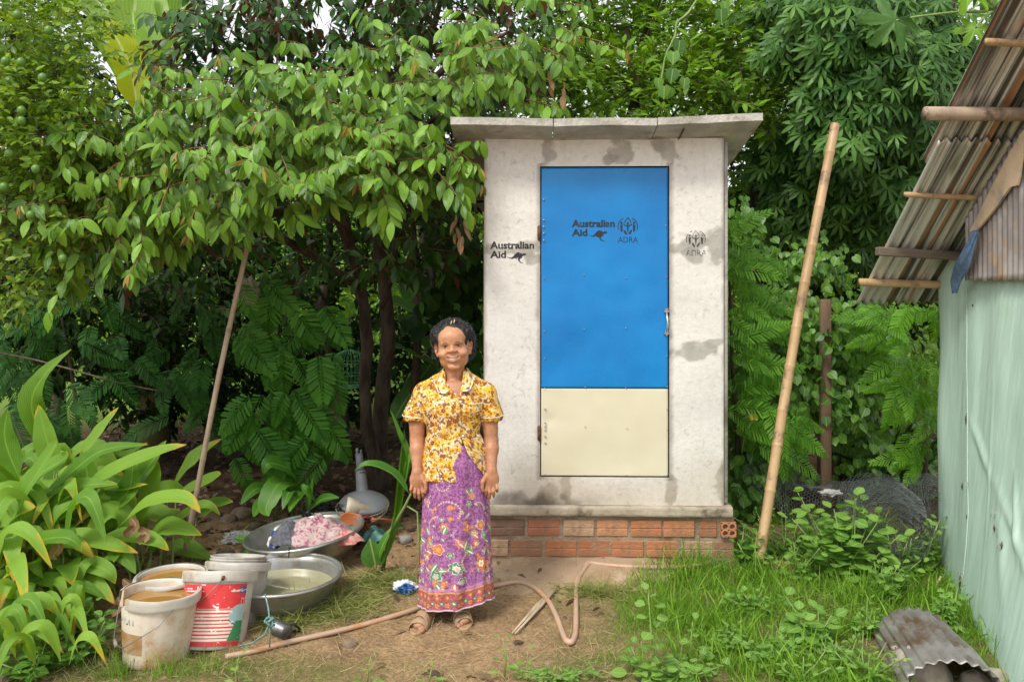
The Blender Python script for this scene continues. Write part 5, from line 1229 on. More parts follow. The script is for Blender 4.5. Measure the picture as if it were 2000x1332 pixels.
# ---------------- basins ----------------
def basin(label, c, r, h, rb, tilt=(0, 0), liquid=None):
    S = thing('aluminium_basin', label, 'basin', c, 0, 'aluminium wash basins'); S.rotation_euler = (tilt[0], tilt[1], 0)
    pr = [(.001, .006), (rb*.95, .003), (rb+.02, .012), (rb+(r-rb)*.55, h*.42), (r-.035, h*.85), (r-.020, h-.004)]
    rim = [(r-.006+.010*math.cos(a), h-.002+.010*math.sin(a)) for a in np.linspace(-.4*PI, 1.05*PI, 9)]
    inn = [(r-.026, h*.84), (rb+(r-rb)*.52, h*.42), (rb+.005, .02), (rb*.9, .012), (.001, .012)]
    b = MB(); P_ = np.array(pr+rim+inn); k = np.linspace(0, len(P_)-1, len(P_)*3); P2 = np.stack([np.interp(k, range(len(P_)), P_[:, i_]) for i_ in (0, 1)], -1)
    b.lathe(P2, 72); b.build('bowl', M_['metal_al'], S)
    if liquid:
        rl = np.interp(liquid, [.02, h*.42, h*.84], [rb+.005, rb+(r-rb)*.52, r-.026])
        b = MB(); b.grid(lambda u, v: np.stack([rl*v*np.cos(u*2*PI), rl*v*np.sin(u*2*PI), liquid+0*u], -1), 60, 4); b.build('water', pale_w.m, S)
    return S
y_ = 4.19; c_ = P(551, 1121, y_); bz = float(gh(c_.x, y_))
bn1 = basin('dented aluminium basin half full of cloudy water, in front of the basin of clothes', (c_.x, y_, bz), 232/F*y_/2, c_.z-bz+.004, .20, liquid=.095)
y_ = 4.80; c_ = P(601, 1039, y_); bz = float(gh(c_.x, y_)); hb_ = c_.z-bz
bn2 = basin('tilted aluminium basin heaped with washing', (c_.x, y_, bz+.01), 229/F*y_/2, hb_, .23, tilt=(math.radians(1), math.radians(-6)))
b = MB(); b.tube([P(575, 1074, 4.42)+Vector((0, 0, .012)), P(573, 1068, 4.40)+Vector((0, -.003, .01)), P(571, 1079, 4.40), P(570, 1086, 4.42)], .004, 6); b.build('repair_wire', M_['dark_wire'], bn2).location = -Vector(bn2.location)
def cloth_heap(name, label, cx, cy, d, rx, ry, hz, m, parent=None, z0=0, seed=0, cols=None, cat='cloth', fr=6, nu=90):
    c = P(cx, cy, d); S = c.copy(); 
    def fn(u, v):
        a = u*2*PI; r = v; q = np.stack([r*np.cos(a)*2, r*np.sin(a)*2, r*0+seed], -1)
        rid = np.abs(fbm(q*1.2, 3, seed)-.5)*2; rad = 1+.18*(fbm(np.stack([np.cos(a)*2, np.sin(a)*2, a*0+seed], -1), 3, seed+5)-.5)*2
        x = rx*r*rad*np.cos(a); y = ry*r*rad*np.sin(a); z = hz*(1-r**2.2)*(.75+.5*fbm(q, 2, seed+1))-hz*.35*rid*(1-r)+.012*np.sin((x*math.cos(seed)+y*math.sin(seed))*60/ max(rx, .1)*.2*fr/6)*(1-r*.5)-.01
        return np.stack([x, y, z], -1)
    b = MB(); b.grid(fn, nu, 50, cols); o = b.build(name, m, parent); o.location = c-(Vector(parent.location) if parent else Vector((0, 0, 0))); solid(o, .003)
    if not parent: tag(o, label, cat)
    return o
def pink_cols(u, v, P_):
    p = P_*np.array([1, 1, 1]); n = fbm(p*75, 2, 5); n2 = fbm(p*38+9, 2, 6); C = np.tile([.50, .41, .37], u.shape+(1,)); C[n > .58] = [.38, .09, .18]; C[(n < .36)] = [.44, .24, .27]; C[n2 > .68] = [.45, .34, .28]
    return np.concatenate([C, np.ones(C.shape[:-1]+(1,))], -1)
vcm = mat('printed_cotton', (1, 1, 1, 1), None, vcol=True, rough=.85)
cloth_heap('cloth', 'pink flowered cloth heaped on top of the washing in the basin', 622, 1046, 4.74, .235, .17, .115, vcm, cols=pink_cols, seed=3, fr=9, nu=120)
cloth_heap('cloth', 'dark grey cloth at the left side of the washing', 562, 1050, 4.70, .10, .12, .10, mat('grey_cloth', (.08, .085, .10, 1), (.14, .14, .16, 1), 50, .9), seed=5)
cloth_heap('cloth', 'navy and white cloth edge at the far left of the washing', 547, 1054, 4.74, .065, .12, .085, mat('navy_white_cloth', (.03, .07, .22, 1), (.7, .68, .6, 1), 14, .9, lo=.48, hi=.52), seed=6)
cloth_heap('cloth', 'red and pink cloth tucked under the flowered cloth at the right', 676, 1052, 4.66, .10, .07, .05, mat('red_pink_cloth', (.55, .10, .12, 1), (.62, .36, .30, 1), 30, .9), seed=8)
cloth_heap('cloth', 'crumpled teal cloth on the ground behind the basin of washing', 727, 1046, 5.05, .10, .10, .06, mat('teal_cloth', (.09, .27, .23, 1), (.17, .38, .33, 1), 12, .85), seed=9)

# ---------------- broken fan ----------------
fg = G(712, 1040); FN = thing('broken_fan', 'broken grey standing fan with orange blades dumped behind the basins', 'fan', fg)
Lf = lambda px, py, d: P(px, py, d)-Vector(fg)
b = MB(); a, c_ = Lf(708, 960, 5.25), Lf(701, 885, 5.3); b.tube([a, a.lerp(c_, .55)], [.041, .033], 18, cap=False); o = b.build('pole_sleeve', M_['grey_pl'], FN)
b = MB(); b.tube([a.lerp(c_, .5), a.lerp(c_, .86), a.lerp(c_, 1.0)], [.026, .025, .024], 16); b.box(c_+Vector((-.012, 0, .015)), (.016, .03, .04), bev=.003); b.box(c_+Vector((.014, 0, .01)), (.010, .03, .03), bev=.003); b.build('pole', M_['grey_pl'], FN)
b = MB(); b.tube([a.lerp(c_, .54)+Vector((.0, -.034, -.004)), a.lerp(c_, .54)+Vector((.03, -.02, -.006))], .006, 6); b.build('knob', M_['black_pl'], FN)
b = MB(); mt_ = Matrix.Rotation(math.radians(4), 4, 'Y')@Matrix.Rotation(math.radians(8), 4, 'X'); cc = Lf(712, 982, 5.2)
pr = np.array([(.158, -.012), (.164, -.006), (.160, .006), (.135, .030), (.095, .052), (.055, .066), (.030, .072), (.001, .073)]); 
b.lathe([(.150, -.010)]+[tuple(q) for q in pr], 48, c=tuple(cc), M=mt_); b.build('base', M_['grey_pl'], FN)
b = MB(); b.lathe([(.150, -.020), (.163, -.018), (.164, -.010), (.150, -.008)], 48, c=tuple(cc), M=mt_); b.build('base_trim', M_['black_pl'], FN)
b = MB(); gc = Lf(708, 1000, 5.15); gm_ = Matrix.Rotation(math.radians(10), 4, 'X')
for k in range(48):
    a_ = 2*PI*k/48; pts = [gm_@Vector((math.cos(a_)*r, math.sin(a_)*r, z))+gc for r, z in ((.168, .045), (.160, .015), (.13, -.015), (.06, -.03))]; b.tube(pts, .0016, 3, cap=False)
for r, z in ((.168, .045), (.160, .015), (.13, -.015), (.06, -.03)): b.tube([gm_@Vector((math.cos(a_)*r, math.sin(a_)*r, z))+gc for a_ in np.linspace(0, 2*PI, 40)], .0025, 4, cap=False)
g_o = b.build('grille', mat('dusty_wire', (.40, .36, .29, 1), (.26, .23, .18, 1), 20, .6), FN)
b = MB(); mc = Lf(690, 992, 5.08); mm = Matrix.Rotation(math.radians(-80), 4, 'Y')@Matrix.Rotation(math.radians(10), 4, 'X')
b.lathe([(.001, -.15), (.022, -.15), (.024, -.10), (.038, -.095), (.040, -.04), (.052, -.03), (.062, .02), (.066, .045), (.060, .045), (.045, -.01), (.001, -.015)], 30, c=tuple(mc), M=mm); b.build('motor_housing', mat('beige_plastic', (.55, .48, .36, 1), (.38, .32, .23, 1), 8, .6), FN)
orm = mat('orange_plastic', (.62, .19, .06, 1), (.50, .16, .06, 1), 6, .5); hubm = mat('maroon_plastic', (.16, .02, .025, 1), None, rough=.35); hc_ = Lf(716, 1014, 4.98)
bdir = Matrix.Rotation(math.radians(-52), 3, 'X')
for k, an in enumerate((100, 172, -8)):
    def bl_(u, v, an=an):
        r = .03+.135*u; w_ = .030+.055*u*(1-.25*u); a_ = math.radians(an)+(v-.5)*w_*2/np.maximum(r, .05)*.75+.25*u
        rr_ = r*(1-.25*np.abs(v-.5)**2*4*u); p = np.stack([rr_*np.cos(a_), rr_*np.sin(a_), (v-.5)*.05*(1-.3*u)], -1); return p@np.array(bdir).T+np.array(hc_)
    b = MB(); b.grid(bl_, 16, 10); o = b.build('blade', orm, FN); solid(o, .003)
b = MB(); b.lathe([(.001, .020), (.018, .018), (.030, .008), (.032, -.012)], 24, c=tuple(hc_), M=bdir.to_4x4()); b.build('hub', hubm, FN)

# ---------------- odds and ends on the ground ----------------
def rock(name, label, px, py, d, s, m, seed, sq=(1, 1, .7), cat='stone', lift=.3):
    rs = np.random.default_rng(seed); th, ph = np.meshgrid(np.linspace(0, PI, 16), np.linspace(0, 2*PI, 25), indexing='ij')
    D = np.stack([np.sin(th)*np.cos(ph), np.sin(th)*np.sin(ph), np.cos(th)], -1); r = .75+.5*fbm(D*1.6+seed*3.1, 3, seed); V = D*r[..., None]*np.array(sq)*s
    c = G(px, py) if d is None else P(px, py, d); c = c+Vector((0, 0, s*lift*sq[2])) if d is None else c
    i = np.arange(15)[:, None]*25; j = np.arange(24)[None]; Q = np.stack([i+j, i+25+j, i+26+j, i+j+1], -1).reshape(-1, 4)
    o = link(name, mesh_np(name, V.reshape(-1, 3), Q), m, None, c); tag(o, label, cat); return o
stone = mat('brown_stone', (.26, .19, .13, 1), (.17, .12, .08, 1), 18, .9, bump=.6); stone_g = mat('grey_stone', (.40, .35, .28, 1), (.28, .24, .19, 1), 14, .9, bump=.6)
rock('coconut_shell', 'round brown coconut shell on the bare soil left of the basins', 440, 1095, None, .062, mat('coconut_husk', (.16, .11, .07, 1), (.09, .06, .04, 1), 40, .95, bump=1, bs=90), 2, cat='coconut shell', lift=.8)
rock('stone', 'larger flat brown stone lying behind the coconut shell', 475, 1010, None, .085, stone, 3); rock('stone', 'brown stone left of the flat one under the big leaves', 448, 1018, None, .06, stone, 4); rock('stone', 'small brown stone beside the plastic bag', 500, 1030, None, .04, stone, 5)
rock('stone', 'rounded beige stone propping the bent tin sheet', 1800, 1318, None, .11, stone_g, 6, (1, 1, .8), lift=.4); rock('stone', 'pale broken stone in front of the bent tin at the right corner', 1905, 1335, None, .06, stone_g, 7); rock('stone', 'whitish rubble lump at the foot of the green cloth', 1945, 1326, None, .05, stone_g, 8)
rock('stone', 'weathered concrete lump under the wire rolls', 1775, 1082, None, .11, stone_g, 9, (1.4, 1, .5), lift=.6); rock('stone', 'soil clod in the middle foreground', 683, 1262, None, .035, stone, 10); rock('stone', 'small whitish stone on the soil behind the woman', 786, 1112, None, .018, M_['white_pl'], 11)
g = G(792, 1060); S = link('concrete_block', None) if 0 else None
b = MB(); b.box((0, 0, .024), (.070, .055, .048), Matrix.Rotation(.5, 4, 'Z'), bev=.004); o = b.build('small_block', mat('grey_block', (.33, .31, .27, 1), (.24, .22, .19, 1), 20, .9, bump=.4)); o.location = g; tag(o, 'small grey concrete block on the soil just left of the woman', 'block')
film = NT('clear_plastic_film'); film.b.inputs['Base Color'].default_value = (.5, .52, .55, 1); film.b.inputs['Roughness'].default_value = .25; film.b.inputs['Alpha'].default_value = .45; film.bump(film.noise(22, 4), 1, .02)
wrap = NT('foil_wrapper'); wn = wrap.ramp(wrap.noise(9, 2), .47, .52); wrap.l(wrap.mix(wn, (.74, .75, .76, 1), (.03, .12, .36, 1)), wrap.b.inputs['Base Color']); wrap.b.inputs['Roughness'].default_value = .3; wrap.bump(wrap.noise(18, 3), 1, .02)
def crumple(name, label, px, py, d, rx, ry, hz, m, seed, cat):
    c = P(px, py, d)
    def fn(u, v):
        th = v*PI; ph = u*2*PI; D = np.stack([np.sin(th)*np.cos(ph), np.sin(th)*np.sin(ph), np.cos(th)], -1); r = .6+.8*np.abs(fbm(D*2.6+seed, 2, seed)-.5)*2+.25*vnoise(D*7+seed, seed); return D*r[..., None]*np.array([rx, ry, hz])
    b = MB(); b.grid(fn, 40, 26); o = b.build(name, m, smooth=False); o.location = c; tag(o, label, cat); return o
g = G(792, 1156); crumple('wrapper', 'crumpled blue and silver wrapper on the grass left of the sarong', 792, 1146, g.y, .065, .05, .035, wrap.m, 3, 'wrapper')
g = G(462, 1060); crumple('plastic_bag', 'crumpled clear plastic bag on the soil left of the washing basin', 465, 1048, g.y, .10, .07, .04, film.m, 5, 'plastic bag')
crumple('black_scrap', 'black plastic scrap wedged behind the washing basin', 637, 992, 5.2, .07, .06, .045, M_['black_pl'], 7, 'scrap'); crumple('black_scrap', 'smaller black scrap left of the other behind the basin', 600, 1003, 5.15, .05, .04, .025, M_['black_pl'], 9, 'scrap')
crumple('plastic_bag', 'pale plastic bag caught in the shaded branches by the thin bamboo pole', 484, 566, 5.85, .09, .07, .10, mat('yellowed_plastic', (.40, .42, .28, 1), (.3, .32, .2, 1), 10, .4), 11, 'plastic bag')
crumple('plastic_bag', 'crumpled white plastic lying on the wire netting', 1622, 962, 5.0, .075, .05, .018, mat('dull_white_film', (.42, .42, .40, 1), (.3, .3, .28, 1), 20, .4), 13, 'plastic bag')
crumple('wrapper', 'tiny pink wrapper on the soil behind the near basin', 727, 1063, 4.9, .03, .02, .01, mat('pink_foil', (.5, .08, .16, 1), (.4, .3, .15, 1), 40, .4), 14, 'wrapper')
# hose
hm = mat('sun_bleached_hose', (.52, .33, .24, 1), (.44, .31, .21, 1), 7, .5, c3=(.48, .24, .10, 1), sc3=5)
hp_px = [(440, 1288), (500, 1276), (560, 1260), (640, 1242), (720, 1222), (800, 1198), (860, 1178), (915, 1160), (970, 1148), (1010, 1141), (1040, 1150), (1066, 1172), (1084, 1202), (1097, 1236), (1106, 1256), (1117, 1258), (1124, 1240), (1125, 1200), (1125, 1165), (1128, 1138), (1140, 1118), (1151, 1104), (1180, 1107), (1230, 1111), (1290, 1112), (1350, 1110), (1400, 1100)]
pts = [G(*q)+Vector((0, 0, .014)) for q in hp_px]
b = MB(off=pts[8]); QQ = []; R_ = []
for k in range(len(pts)-1):
    p0 = pts[max(k-1, 0)]; p1 = pts[k]; p2 = pts[k+1]; p3 = pts[min(k+2, len(pts)-1)]
    for u in (0, .25, .5, .75): QQ.append(.5*((2*p1)+(p2-p0)*u+(2*p0-5*p1+4*p2-p3)*u*u+(3*p1-p0-3*p2+p3)*u**3))
for q in QQ:
    px = 1000+q.x/q.y*F; py = Y0-(q.z-H)/q.y*F; kk = min(math.hypot(px-1112, py-1259), math.hypot(px-1128, py-1137)*1.4, math.hypot(px-1150, py-1104)*1.4); R_.append(.0135*(1+.35*math.exp(-(kk/9)**2)))
b.tube(QQ, R_, 12, flat=.9); o = b.build('hose', hm); o.location = pts[8]; tag(o, 'kinked pale pink garden hose snaking past the feet of the woman', 'hose')
# split stick
a, c_ = G(1003, 1240)+Vector((0, 0, .012)), G(1088, 1151)+Vector((0, 0, .02)); S = thing('split_stick', 'split dry stick lying on the soil beside the hose', 'stick', a)
for k, (o1, o2) in enumerate(((-.010, -.003), (.012, .004))):
    b = MB(); b.tube([Vector((o1*.6, -.01*k, 0)), (c_-a)*.5+Vector((o1, 0, .002)), (c_-a)+Vector((o2, 0, 0))], [.004, .012, .013], 6, flat=.6); b.build('half', M_['wood_stick'], S)
# bamboo poles
def pole(label, pa, d0, pb, d1, r0, r1, nodes, m, bow):
    a = G(*pa) if d0 is None else P(pa[0], pa[1], d0); a = a-Vector((0, 0, .04)); b_ = P(pb[0], pb[1], d1)
    o = bamboo('bamboo_pole', a, b_, r0, r1, nodes, m, None, bow=bow); o.location = a; tag(o, label, 'bamboo pole', 'bamboo poles'); return o
pole('thick tan bamboo pole leaning right of the latrine', (1478, 1113), None, (1631, 244), 5.1, .031, .029, [.085, .175, .27, .345, .44, .525, .625, .71, .80, .93], M_['bamboo'], .02)
pole('thin greyish bamboo pole leaning among the plants at left', (363, 1060), 4.75, (497, 418), 4.75, .017, .0145, [.12, .27, .40, .53, .66, .80, .92], M_['bamboo_grey'], .012)
# posts
c_ = P(1612, 600, 5.6); b = MB(); b.box((0, 0, .70), (.072, .05, 1.75), bev=.006); o = b.build('wooden_post', M_['wood_post']); o.location = (c_.x, 5.6, .0); tag(o, 'rough brown wooden post standing in the vines right of the thick bamboo', 'post')
c_ = P(1625, 900, 6.3); b = MB(); b.box((0, 0, .5), (.20, .14, 1.5), bev=.02); o = b.build('tree_stump', M_['wood_post']); o.location = (c_.x, 6.3, -.05); tag(o, 'thick brown stump in shade behind the wire netting', 'stump')
# rope line
b = MB(off=P(0, 690, 5.3)); b.tube([P(-80+q*30, 678+q*6.15-6*math.sin(q*.4), 5.3+q*.04) for q in range(17)], .0065, 5); o = b.build('washing_line', mat('old_rope', (.22, .17, .12, 1), (.13, .1, .07, 1), 40, .9)); o.location = P(0, 690, 5.3); tag(o, 'old rope line stretched through the shade behind the long-leaved clump', 'rope')
b = MB(off=P(600, 905, 6)); b.tube([P(560, 880, 6.4), P(700, 905, 6), P(850, 915, 6)], .003, 4); o = b.build('barbed_wire', M_['wire']); o.location = P(600, 905, 6); tag(o, 'single strand of fence wire low behind the fan', 'wire')
# bird cage
BC = P(682, 755, 6.6); CG = thing('bird_cage', 'small green wire bird cage hanging between the shaded trunks', 'bird cage', BC); gw = mat('green_wire', (.10, .34, .14, 1), None, rough=.5)
Rc = .135
b = MB()
for k in range(26):
    a = 2*PI*k/26; b.tube([(Rc*math.cos(a), Rc*math.sin(a), 0), (Rc*math.cos(a), Rc*math.sin(a), .20), (Rc*.8*math.cos(a), Rc*.8*math.sin(a), .27), (.02*math.cos(a), .02*math.sin(a), .31)], .0022, 3, cap=False)
b.build('bars', gw, CG)['kind'] = 'stuff'
for r, z in ((Rc, 0), (Rc, .02), (Rc, .10), (Rc, .20)):
    b = MB(); b.tube([(r*math.cos(a), r*math.sin(a), z) for a in np.linspace(0, 2*PI, 33)], .0035, 4, cap=False); b.build('hoop', gw, CG)
b = MB(); b.lathe([(.001, -.004), (Rc, -.004), (Rc, .002), (.001, .002)], 30); b.build('tray', gw, CG); b = MB(); b.tube([(0, 0, .31), (0, 0, .36), (.02, 0, .38), (.0, 0, .75)], .002, 4); b.build('hook', M_['wire'], CG)

# ---------------- chicken wire ----------------
def hexnet(fn, nu, nv, r=.0012):
    """hexagonal mesh mapped onto fn(u,v); edges as thin 3-sided wires"""
    E = set(); K = {}
    def key(a, b_): return (round(a*1000), round(b_*1000))
    for i in range(nu):
        for j in range(nv):
            cx, cy = i+(.5 if j % 2 else 0), j*.866; c = [(cx+.577*math.cos(PI/6+k*PI/3), cy+.577*math.sin(PI/6+k*PI/3)) for k in range(6)]
            for k in range(6):
                A_, B_ = key(*c[k]), key(*c[(k+1) % 6]); E.add((min(A_, B_), max(A_, B_)))
    E = np.array(list(E), float)/1000; A_ = E[:, 0]/[nu+.5, nv*.866+.3]; B_ = E[:, 1]/[nu+.5, nv*.866+.3]
    pa, pb = fn(A_[:, 0], A_[:, 1]), fn(B_[:, 0], B_[:, 1]); d = pb-pa; L = np.linalg.norm(d, axis=1); ok = L > 1e-5; pa, d, L = pa[ok], d[ok], L[ok]
    Mx = frames(pa, d, np.array([0, -1, .3])+rv(len(pa), .05), L); 
    # keep wire thickness constant
    for c in (0, 2): Mx[:, :3, c] = Mx[:, :3, c]/L[:, None]*r
    tl = (np.array([(-1, 0, -.6), (1, 0, -.6), (0, 0, 1.1), (-1, 1, -.6), (1, 1, -.6), (0, 1, 1.1)], float), np.array([(0, 1, 4, 3), (1, 2, 5, 4), (2, 0, 3, 5)]), np.ones((6, 4)))
    return tl, Mx
nm = mat('netting_wire', (.22, .25, .24, 1), (.12, .135, .13, 1), 30, .5, metal=.5)
def netobj(name, label, origin, parts, extra=None):
    S = thing(name, label, 'wire netting', origin)
    for pn, fn, nu, nv in parts:
        tl, Mx = hexnet(fn, nu, nv); Mx = Mx.copy(); Mx[:, :3, 3] -= np.array(origin); o = link(pn, join(pn, tl, Mx), nm, S); o['kind'] = 'stuff'
    return S
rc = P(1722, 1010, 4.85); 
def rollf(c, r0, r1, turns, L, dx, dy, sq=.85, ph=0, rough_=.012):
    def fn(u, v):
        a = u*turns*2*PI+ph; r = r0+(r1-r0)*u; t = (v-.5)*L
        x = r*np.cos(a)+rough_*np.sin(a*3+t*9); z = r*np.sin(a)*sq; ax = np.array([dx, dy]); ax = ax/np.linalg.norm(ax); pr_ = np.array([ax[1], -ax[0]])
        return np.stack([c[0]+ax[0]*t+pr_[0]*x, c[1]+ax[1]*t+pr_[1]*x, c[2]+z+.01*np.sin(t*11+a)], -1)
    return fn
netobj('wire_roll', 'large loose roll of chicken wire lying behind the broad-leaved weeds', rc-Vector((0, 0, .2)), [('wire_mesh', rollf(rc, .245, .12, 3.0, .75, .35, 1), 140, 24)])
rc2 = P(1830, 985, 4.95); netobj('wire_roll', 'smaller rusty roll of chicken wire against the green cloth wall', rc2-Vector((0, 0, .2)), [('wire_mesh', rollf(rc2, .17, .10, 1.8, .5, .2, 1, .9, 1, .02), 56, 16)])
def drape(u, v):
    a = np.array(P(1500, 830, 5.5)); b_ = np.array(P(1690, 950, 5.1)); c_ = np.array(P(1440, 940, 5.4)); d_ = np.array(P(1600, 1050, 4.95))
    p = (a*(1-u)[..., None]+b_*u[..., None])*(1-v)[..., None]+(c_*(1-u)[..., None]+d_*u[..., None])*v[..., None]
    p = p.copy(); p[..., 2] += -.10*np.sin(PI*u)*(1-v)+.03*np.sin(u*8+v*6); p[..., 1] += .04*np.sin(v*9+u*4); return p
netobj('wire_fence', 'sagging sheet of chicken wire stretched from the latrine side to the wire roll', P(1600, 1000, 5.1), [('wire_mesh', drape, 34, 24)])

# ---------------- bent tin sheet bottom right ----------------
n0 = gp(1.80, 3.22); f0 = gp(1.89, 3.72)
ax = (f0-n0); ax.z = 0; ax.normalize(); sd_ = Vector((ax.y, -ax.x, 0)); Lc = (f0-n0).length+.05
btin = mat('bent_old_tin', (.42, .40, .39, 1), (.26, .23, .21, 1), 7, .5, metal=.6, c3=(.20, .13, .08, 1), sc3=4, stretch=(1, 1, 1))
def arch(u, v):
    a = PI*(1.02-1.0*u); r = .195*(1-.10*v)+.007*np.sin(u*13*2*PI)+.004*np.sin(v*9+u*5); t = -.02+v*Lc+.02*np.sin(u*9)*(v < .5)-.03*u*(1-v)
    x = r*np.cos(a); z = r*np.sin(a)*.95+.0
    return np.stack([n0.x+sd_.x*x+ax.x*t, n0.y+sd_.y*x+ax.y*t, n0.z+z-.01], -1)
b = MB(off=n0); b.grid(arch, 140, 30); o = b.build('bent_tin_sheet', btin); o.location = n0; solid(o, .003); tag(o, 'bent corrugated tin sheet forming a low tunnel at the bottom right', 'tin sheet')
# dead roots
for lab, L, r in (('pale dead twig sticking out of the grass right of the thick pole', [(1472, 1148), (1482, 1163), (1487, 1180), (1500, 1190), (1530, 1196), (1560, 1205)], .008), ('brown bent root in front of the green cloth', [(1735, 1140), (1765, 1143), (1785, 1158), (1800, 1166), (1822, 1164), (1830, 1140), (1838, 1125)], .009)):
    pts = [P(x, y, 4.35) for x, y in L]; b = MB(off=pts[0]); b.tube(pts, [r*(1-.5*k/len(pts)) for k in range(len(pts))], 6)
    if 'pale' in lab:
        for e in ([(1487, 1180), (1500, 1170), (1512, 1178), (1520, 1165)], [(1500, 1190), (1510, 1200), (1490, 1215)], [(1475, 1180), (1470, 1200), (1474, 1215)]): b.tube([P(x, y, 4.35) for x, y in e], .004, 5)
    o = b.build('dead_twig', M_['wood_stick']); o.location = pts[0]; tag(o, lab, 'twig')
# ---------------- long-leaved clump (left) ----------------
TC = thing('long_leaf_clump', 'big clump of long ribbed leaves, some browning, filling the lower left', 'leafy plant', G(150, 1150))
def stalk(a, b_, parent, r=.008):
    m_ = a.lerp(b_, .5)+Vector((0, 0, .05)); b = MB(off=parent.location); b.tube([a, a.lerp(b_, .3)+Vector((0, 0, .04)), m_, b_], [r, r*.9, r*.7, r*.5], 6); o = b.build('stalk', M_['stem'], parent); o.location = (0, 0, 0)
def ctr(px, py, d, w): return (px, py, d)
hand = [([(108, 905, 4.45), (62, 800, 4.4), (85, 735, 4.38), (140, 682, 4.35)], .115, .05), ([(112, 925, 4.4), (92, 860, 4.38), (75, 790, 4.4)], .13, .05), ([(40, 940, 4.4), (10, 860, 4.4), (15, 800, 4.4)], .11, .1),
        ([(150, 900, 4.45), (190, 850, 4.45), (232, 795, 4.45)], .10, .1), ([(40, 1000, 4.3), (130, 930, 4.3), (200, 880, 4.3), (290, 868, 4.3)], .085, .2), ([(130, 1000, 4.25), (200, 930, 4.25), (300, 885, 4.25), (365, 868, 4.25)], .09, .15),
        ([(330, 960, 4.5), (370, 905, 4.45), (400, 880, 4.45), (434, 857, 4.4)], .10, .1), ([(230, 980, 4.4), (280, 925, 4.4), (325, 860, 4.4)], .11, .1), ([(60, 1040, 4.2), (90, 990, 4.2), (160, 950, 4.2), (230, 945, 4.2)], .10, .1),
        ([(70, 1050, 4.15), (110, 1010, 4.15), (160, 975, 4.15), (180, 975, 4.1)], .11, .1), ([(230, 1030, 4.2), (290, 980, 4.2), (360, 972, 4.15), (392, 1002, 4.1)], .075, .15), ([(300, 1040, 4.3), (350, 1010, 4.3), (400, 985, 4.25), (430, 1005, 4.25)], .06, .2),
        ([(320, 1060, 4.25), (370, 1072, 4.2), (415, 1092, 4.2)], .085, .1), ([(90, 1060, 4.1), (150, 1047, 4.1), (220, 1065, 4.05), (270, 1080, 4.0)], .085, .05), ([(105, 1110, 4.05), (160, 1100, 4.0), (210, 1115, 3.95), (225, 1140, 3.95)], .085, .1),
        ([(100, 1150, 3.95), (140, 1155, 3.9), (168, 1190, 3.88), (180, 1228, 3.88)], .09, .05), ([(30, 1240, 3.85), (28, 1290, 3.8), (40, 1345, 3.75)], .075, .05), ([(180, 1060, 4.15), (240, 1045, 4.15), (300, 1055, 4.1), (330, 1075, 4.1)], .08, .1),
        ([(60, 1000, 4.2), (60, 940, 4.2), (120, 900, 4.2), (130, 880, 4.2)], .1, .05), ([(200, 1000, 4.3), (250, 960, 4.3), (260, 900, 4.35)], .12, .1), ([(260, 1030, 4.35), (300, 950, 4.4), (310, 900, 4.4)], .11, .1), ([(140, 1000, 4.35), (170, 940, 4.4), (160, 880, 4.4)], .11, .1),
        ([(20, 1010, 4.1), (50, 960, 4.1), (100, 880, 4.1), (110, 860, 4.1)], .09, .1), ([(10, 1100, 3.95), (60, 1060, 3.95), (130, 1050, 3.9), (160, 1075, 3.9)], .08, .1), ([(50, 1130, 3.95), (110, 1135, 3.9), (150, 1160, 3.88)], .075, .1), ([(345, 960, 4.4), (380, 950, 4.4), (420, 930, 4.4), (432, 925, 4.4)], .07, .1),
        ([(385, 1010, 4.5), (420, 985, 4.5), (455, 980, 4.45)], .08, .1), ([(0, 1030, 4.0), (30, 1000, 4.0), (70, 990, 4.0)], .1, .1), ([(200, 1090, 4.05), (240, 1085, 4.05), (265, 1120, 4.0)], .07, .1), ([(140, 1120, 4.0), (190, 1140, 3.95), (225, 1180, 3.9)], .06, .1)]
for pts, wd, pt in hand:
    if pts[0][0] >= 300: pts = [(q[0], q[1], q[2]+.62) for q in pts]; wd *= 1.1
    P_ = [P(*q) for q in pts]; blade(P_, wd*RNG.uniform(1.1, 1.3), 16, 6, .30, 0, -.1, pet=pt, m=LM['turm'], parent=TC, wav=.025, up=(RNG.normal(0, .25), -.75, 1.0), seed=int(pts[0][0]))
    g = G(max(20, pts[0][0]-10), 1120+RNG.uniform(-25, 45)); stalk(g, P_[0], TC)
for k in range(170):
    bx = RNG.uniform(-30, 285) if k % 3 else RNG.uniform(-40, 160); g = G(bx, 1110+RNG.uniform(-70, 60)+(120-bx*.5 if bx < 150 else 0)*RNG.random()*.8)
    az = RNG.uniform(-PI, PI); o_ = Vector((math.cos(az), math.sin(az)*.8-.25, 0)); h_ = RNG.uniform(.28, .62)*(1 if bx > 200 else 1.1)*(1.0-.35*(bx > 330)); R_ = RNG.uniform(.15, .42)
    a = g+Vector((0, 0, h_*.45))+o_*R_*.15; m1 = g+Vector((0, 0, h_*.85))+o_*R_*.5; m2 = g+Vector((0, 0, h_*RNG.uniform(.8, 1.0)))+o_*R_*1.0; tp = g+Vector((0, 0, h_*RNG.uniform(.45, 1.0)))+o_*R_*1.5
    blade([a, m1, m2, tp], RNG.uniform(.08, .13), 14, 6, .3, 0, -.1, pet=.08, m=LM['turm'], parent=TC, wav=.035, up=(RNG.normal(0, .3), -.6, 1), seed=k)
    stalk(g, a, TC)
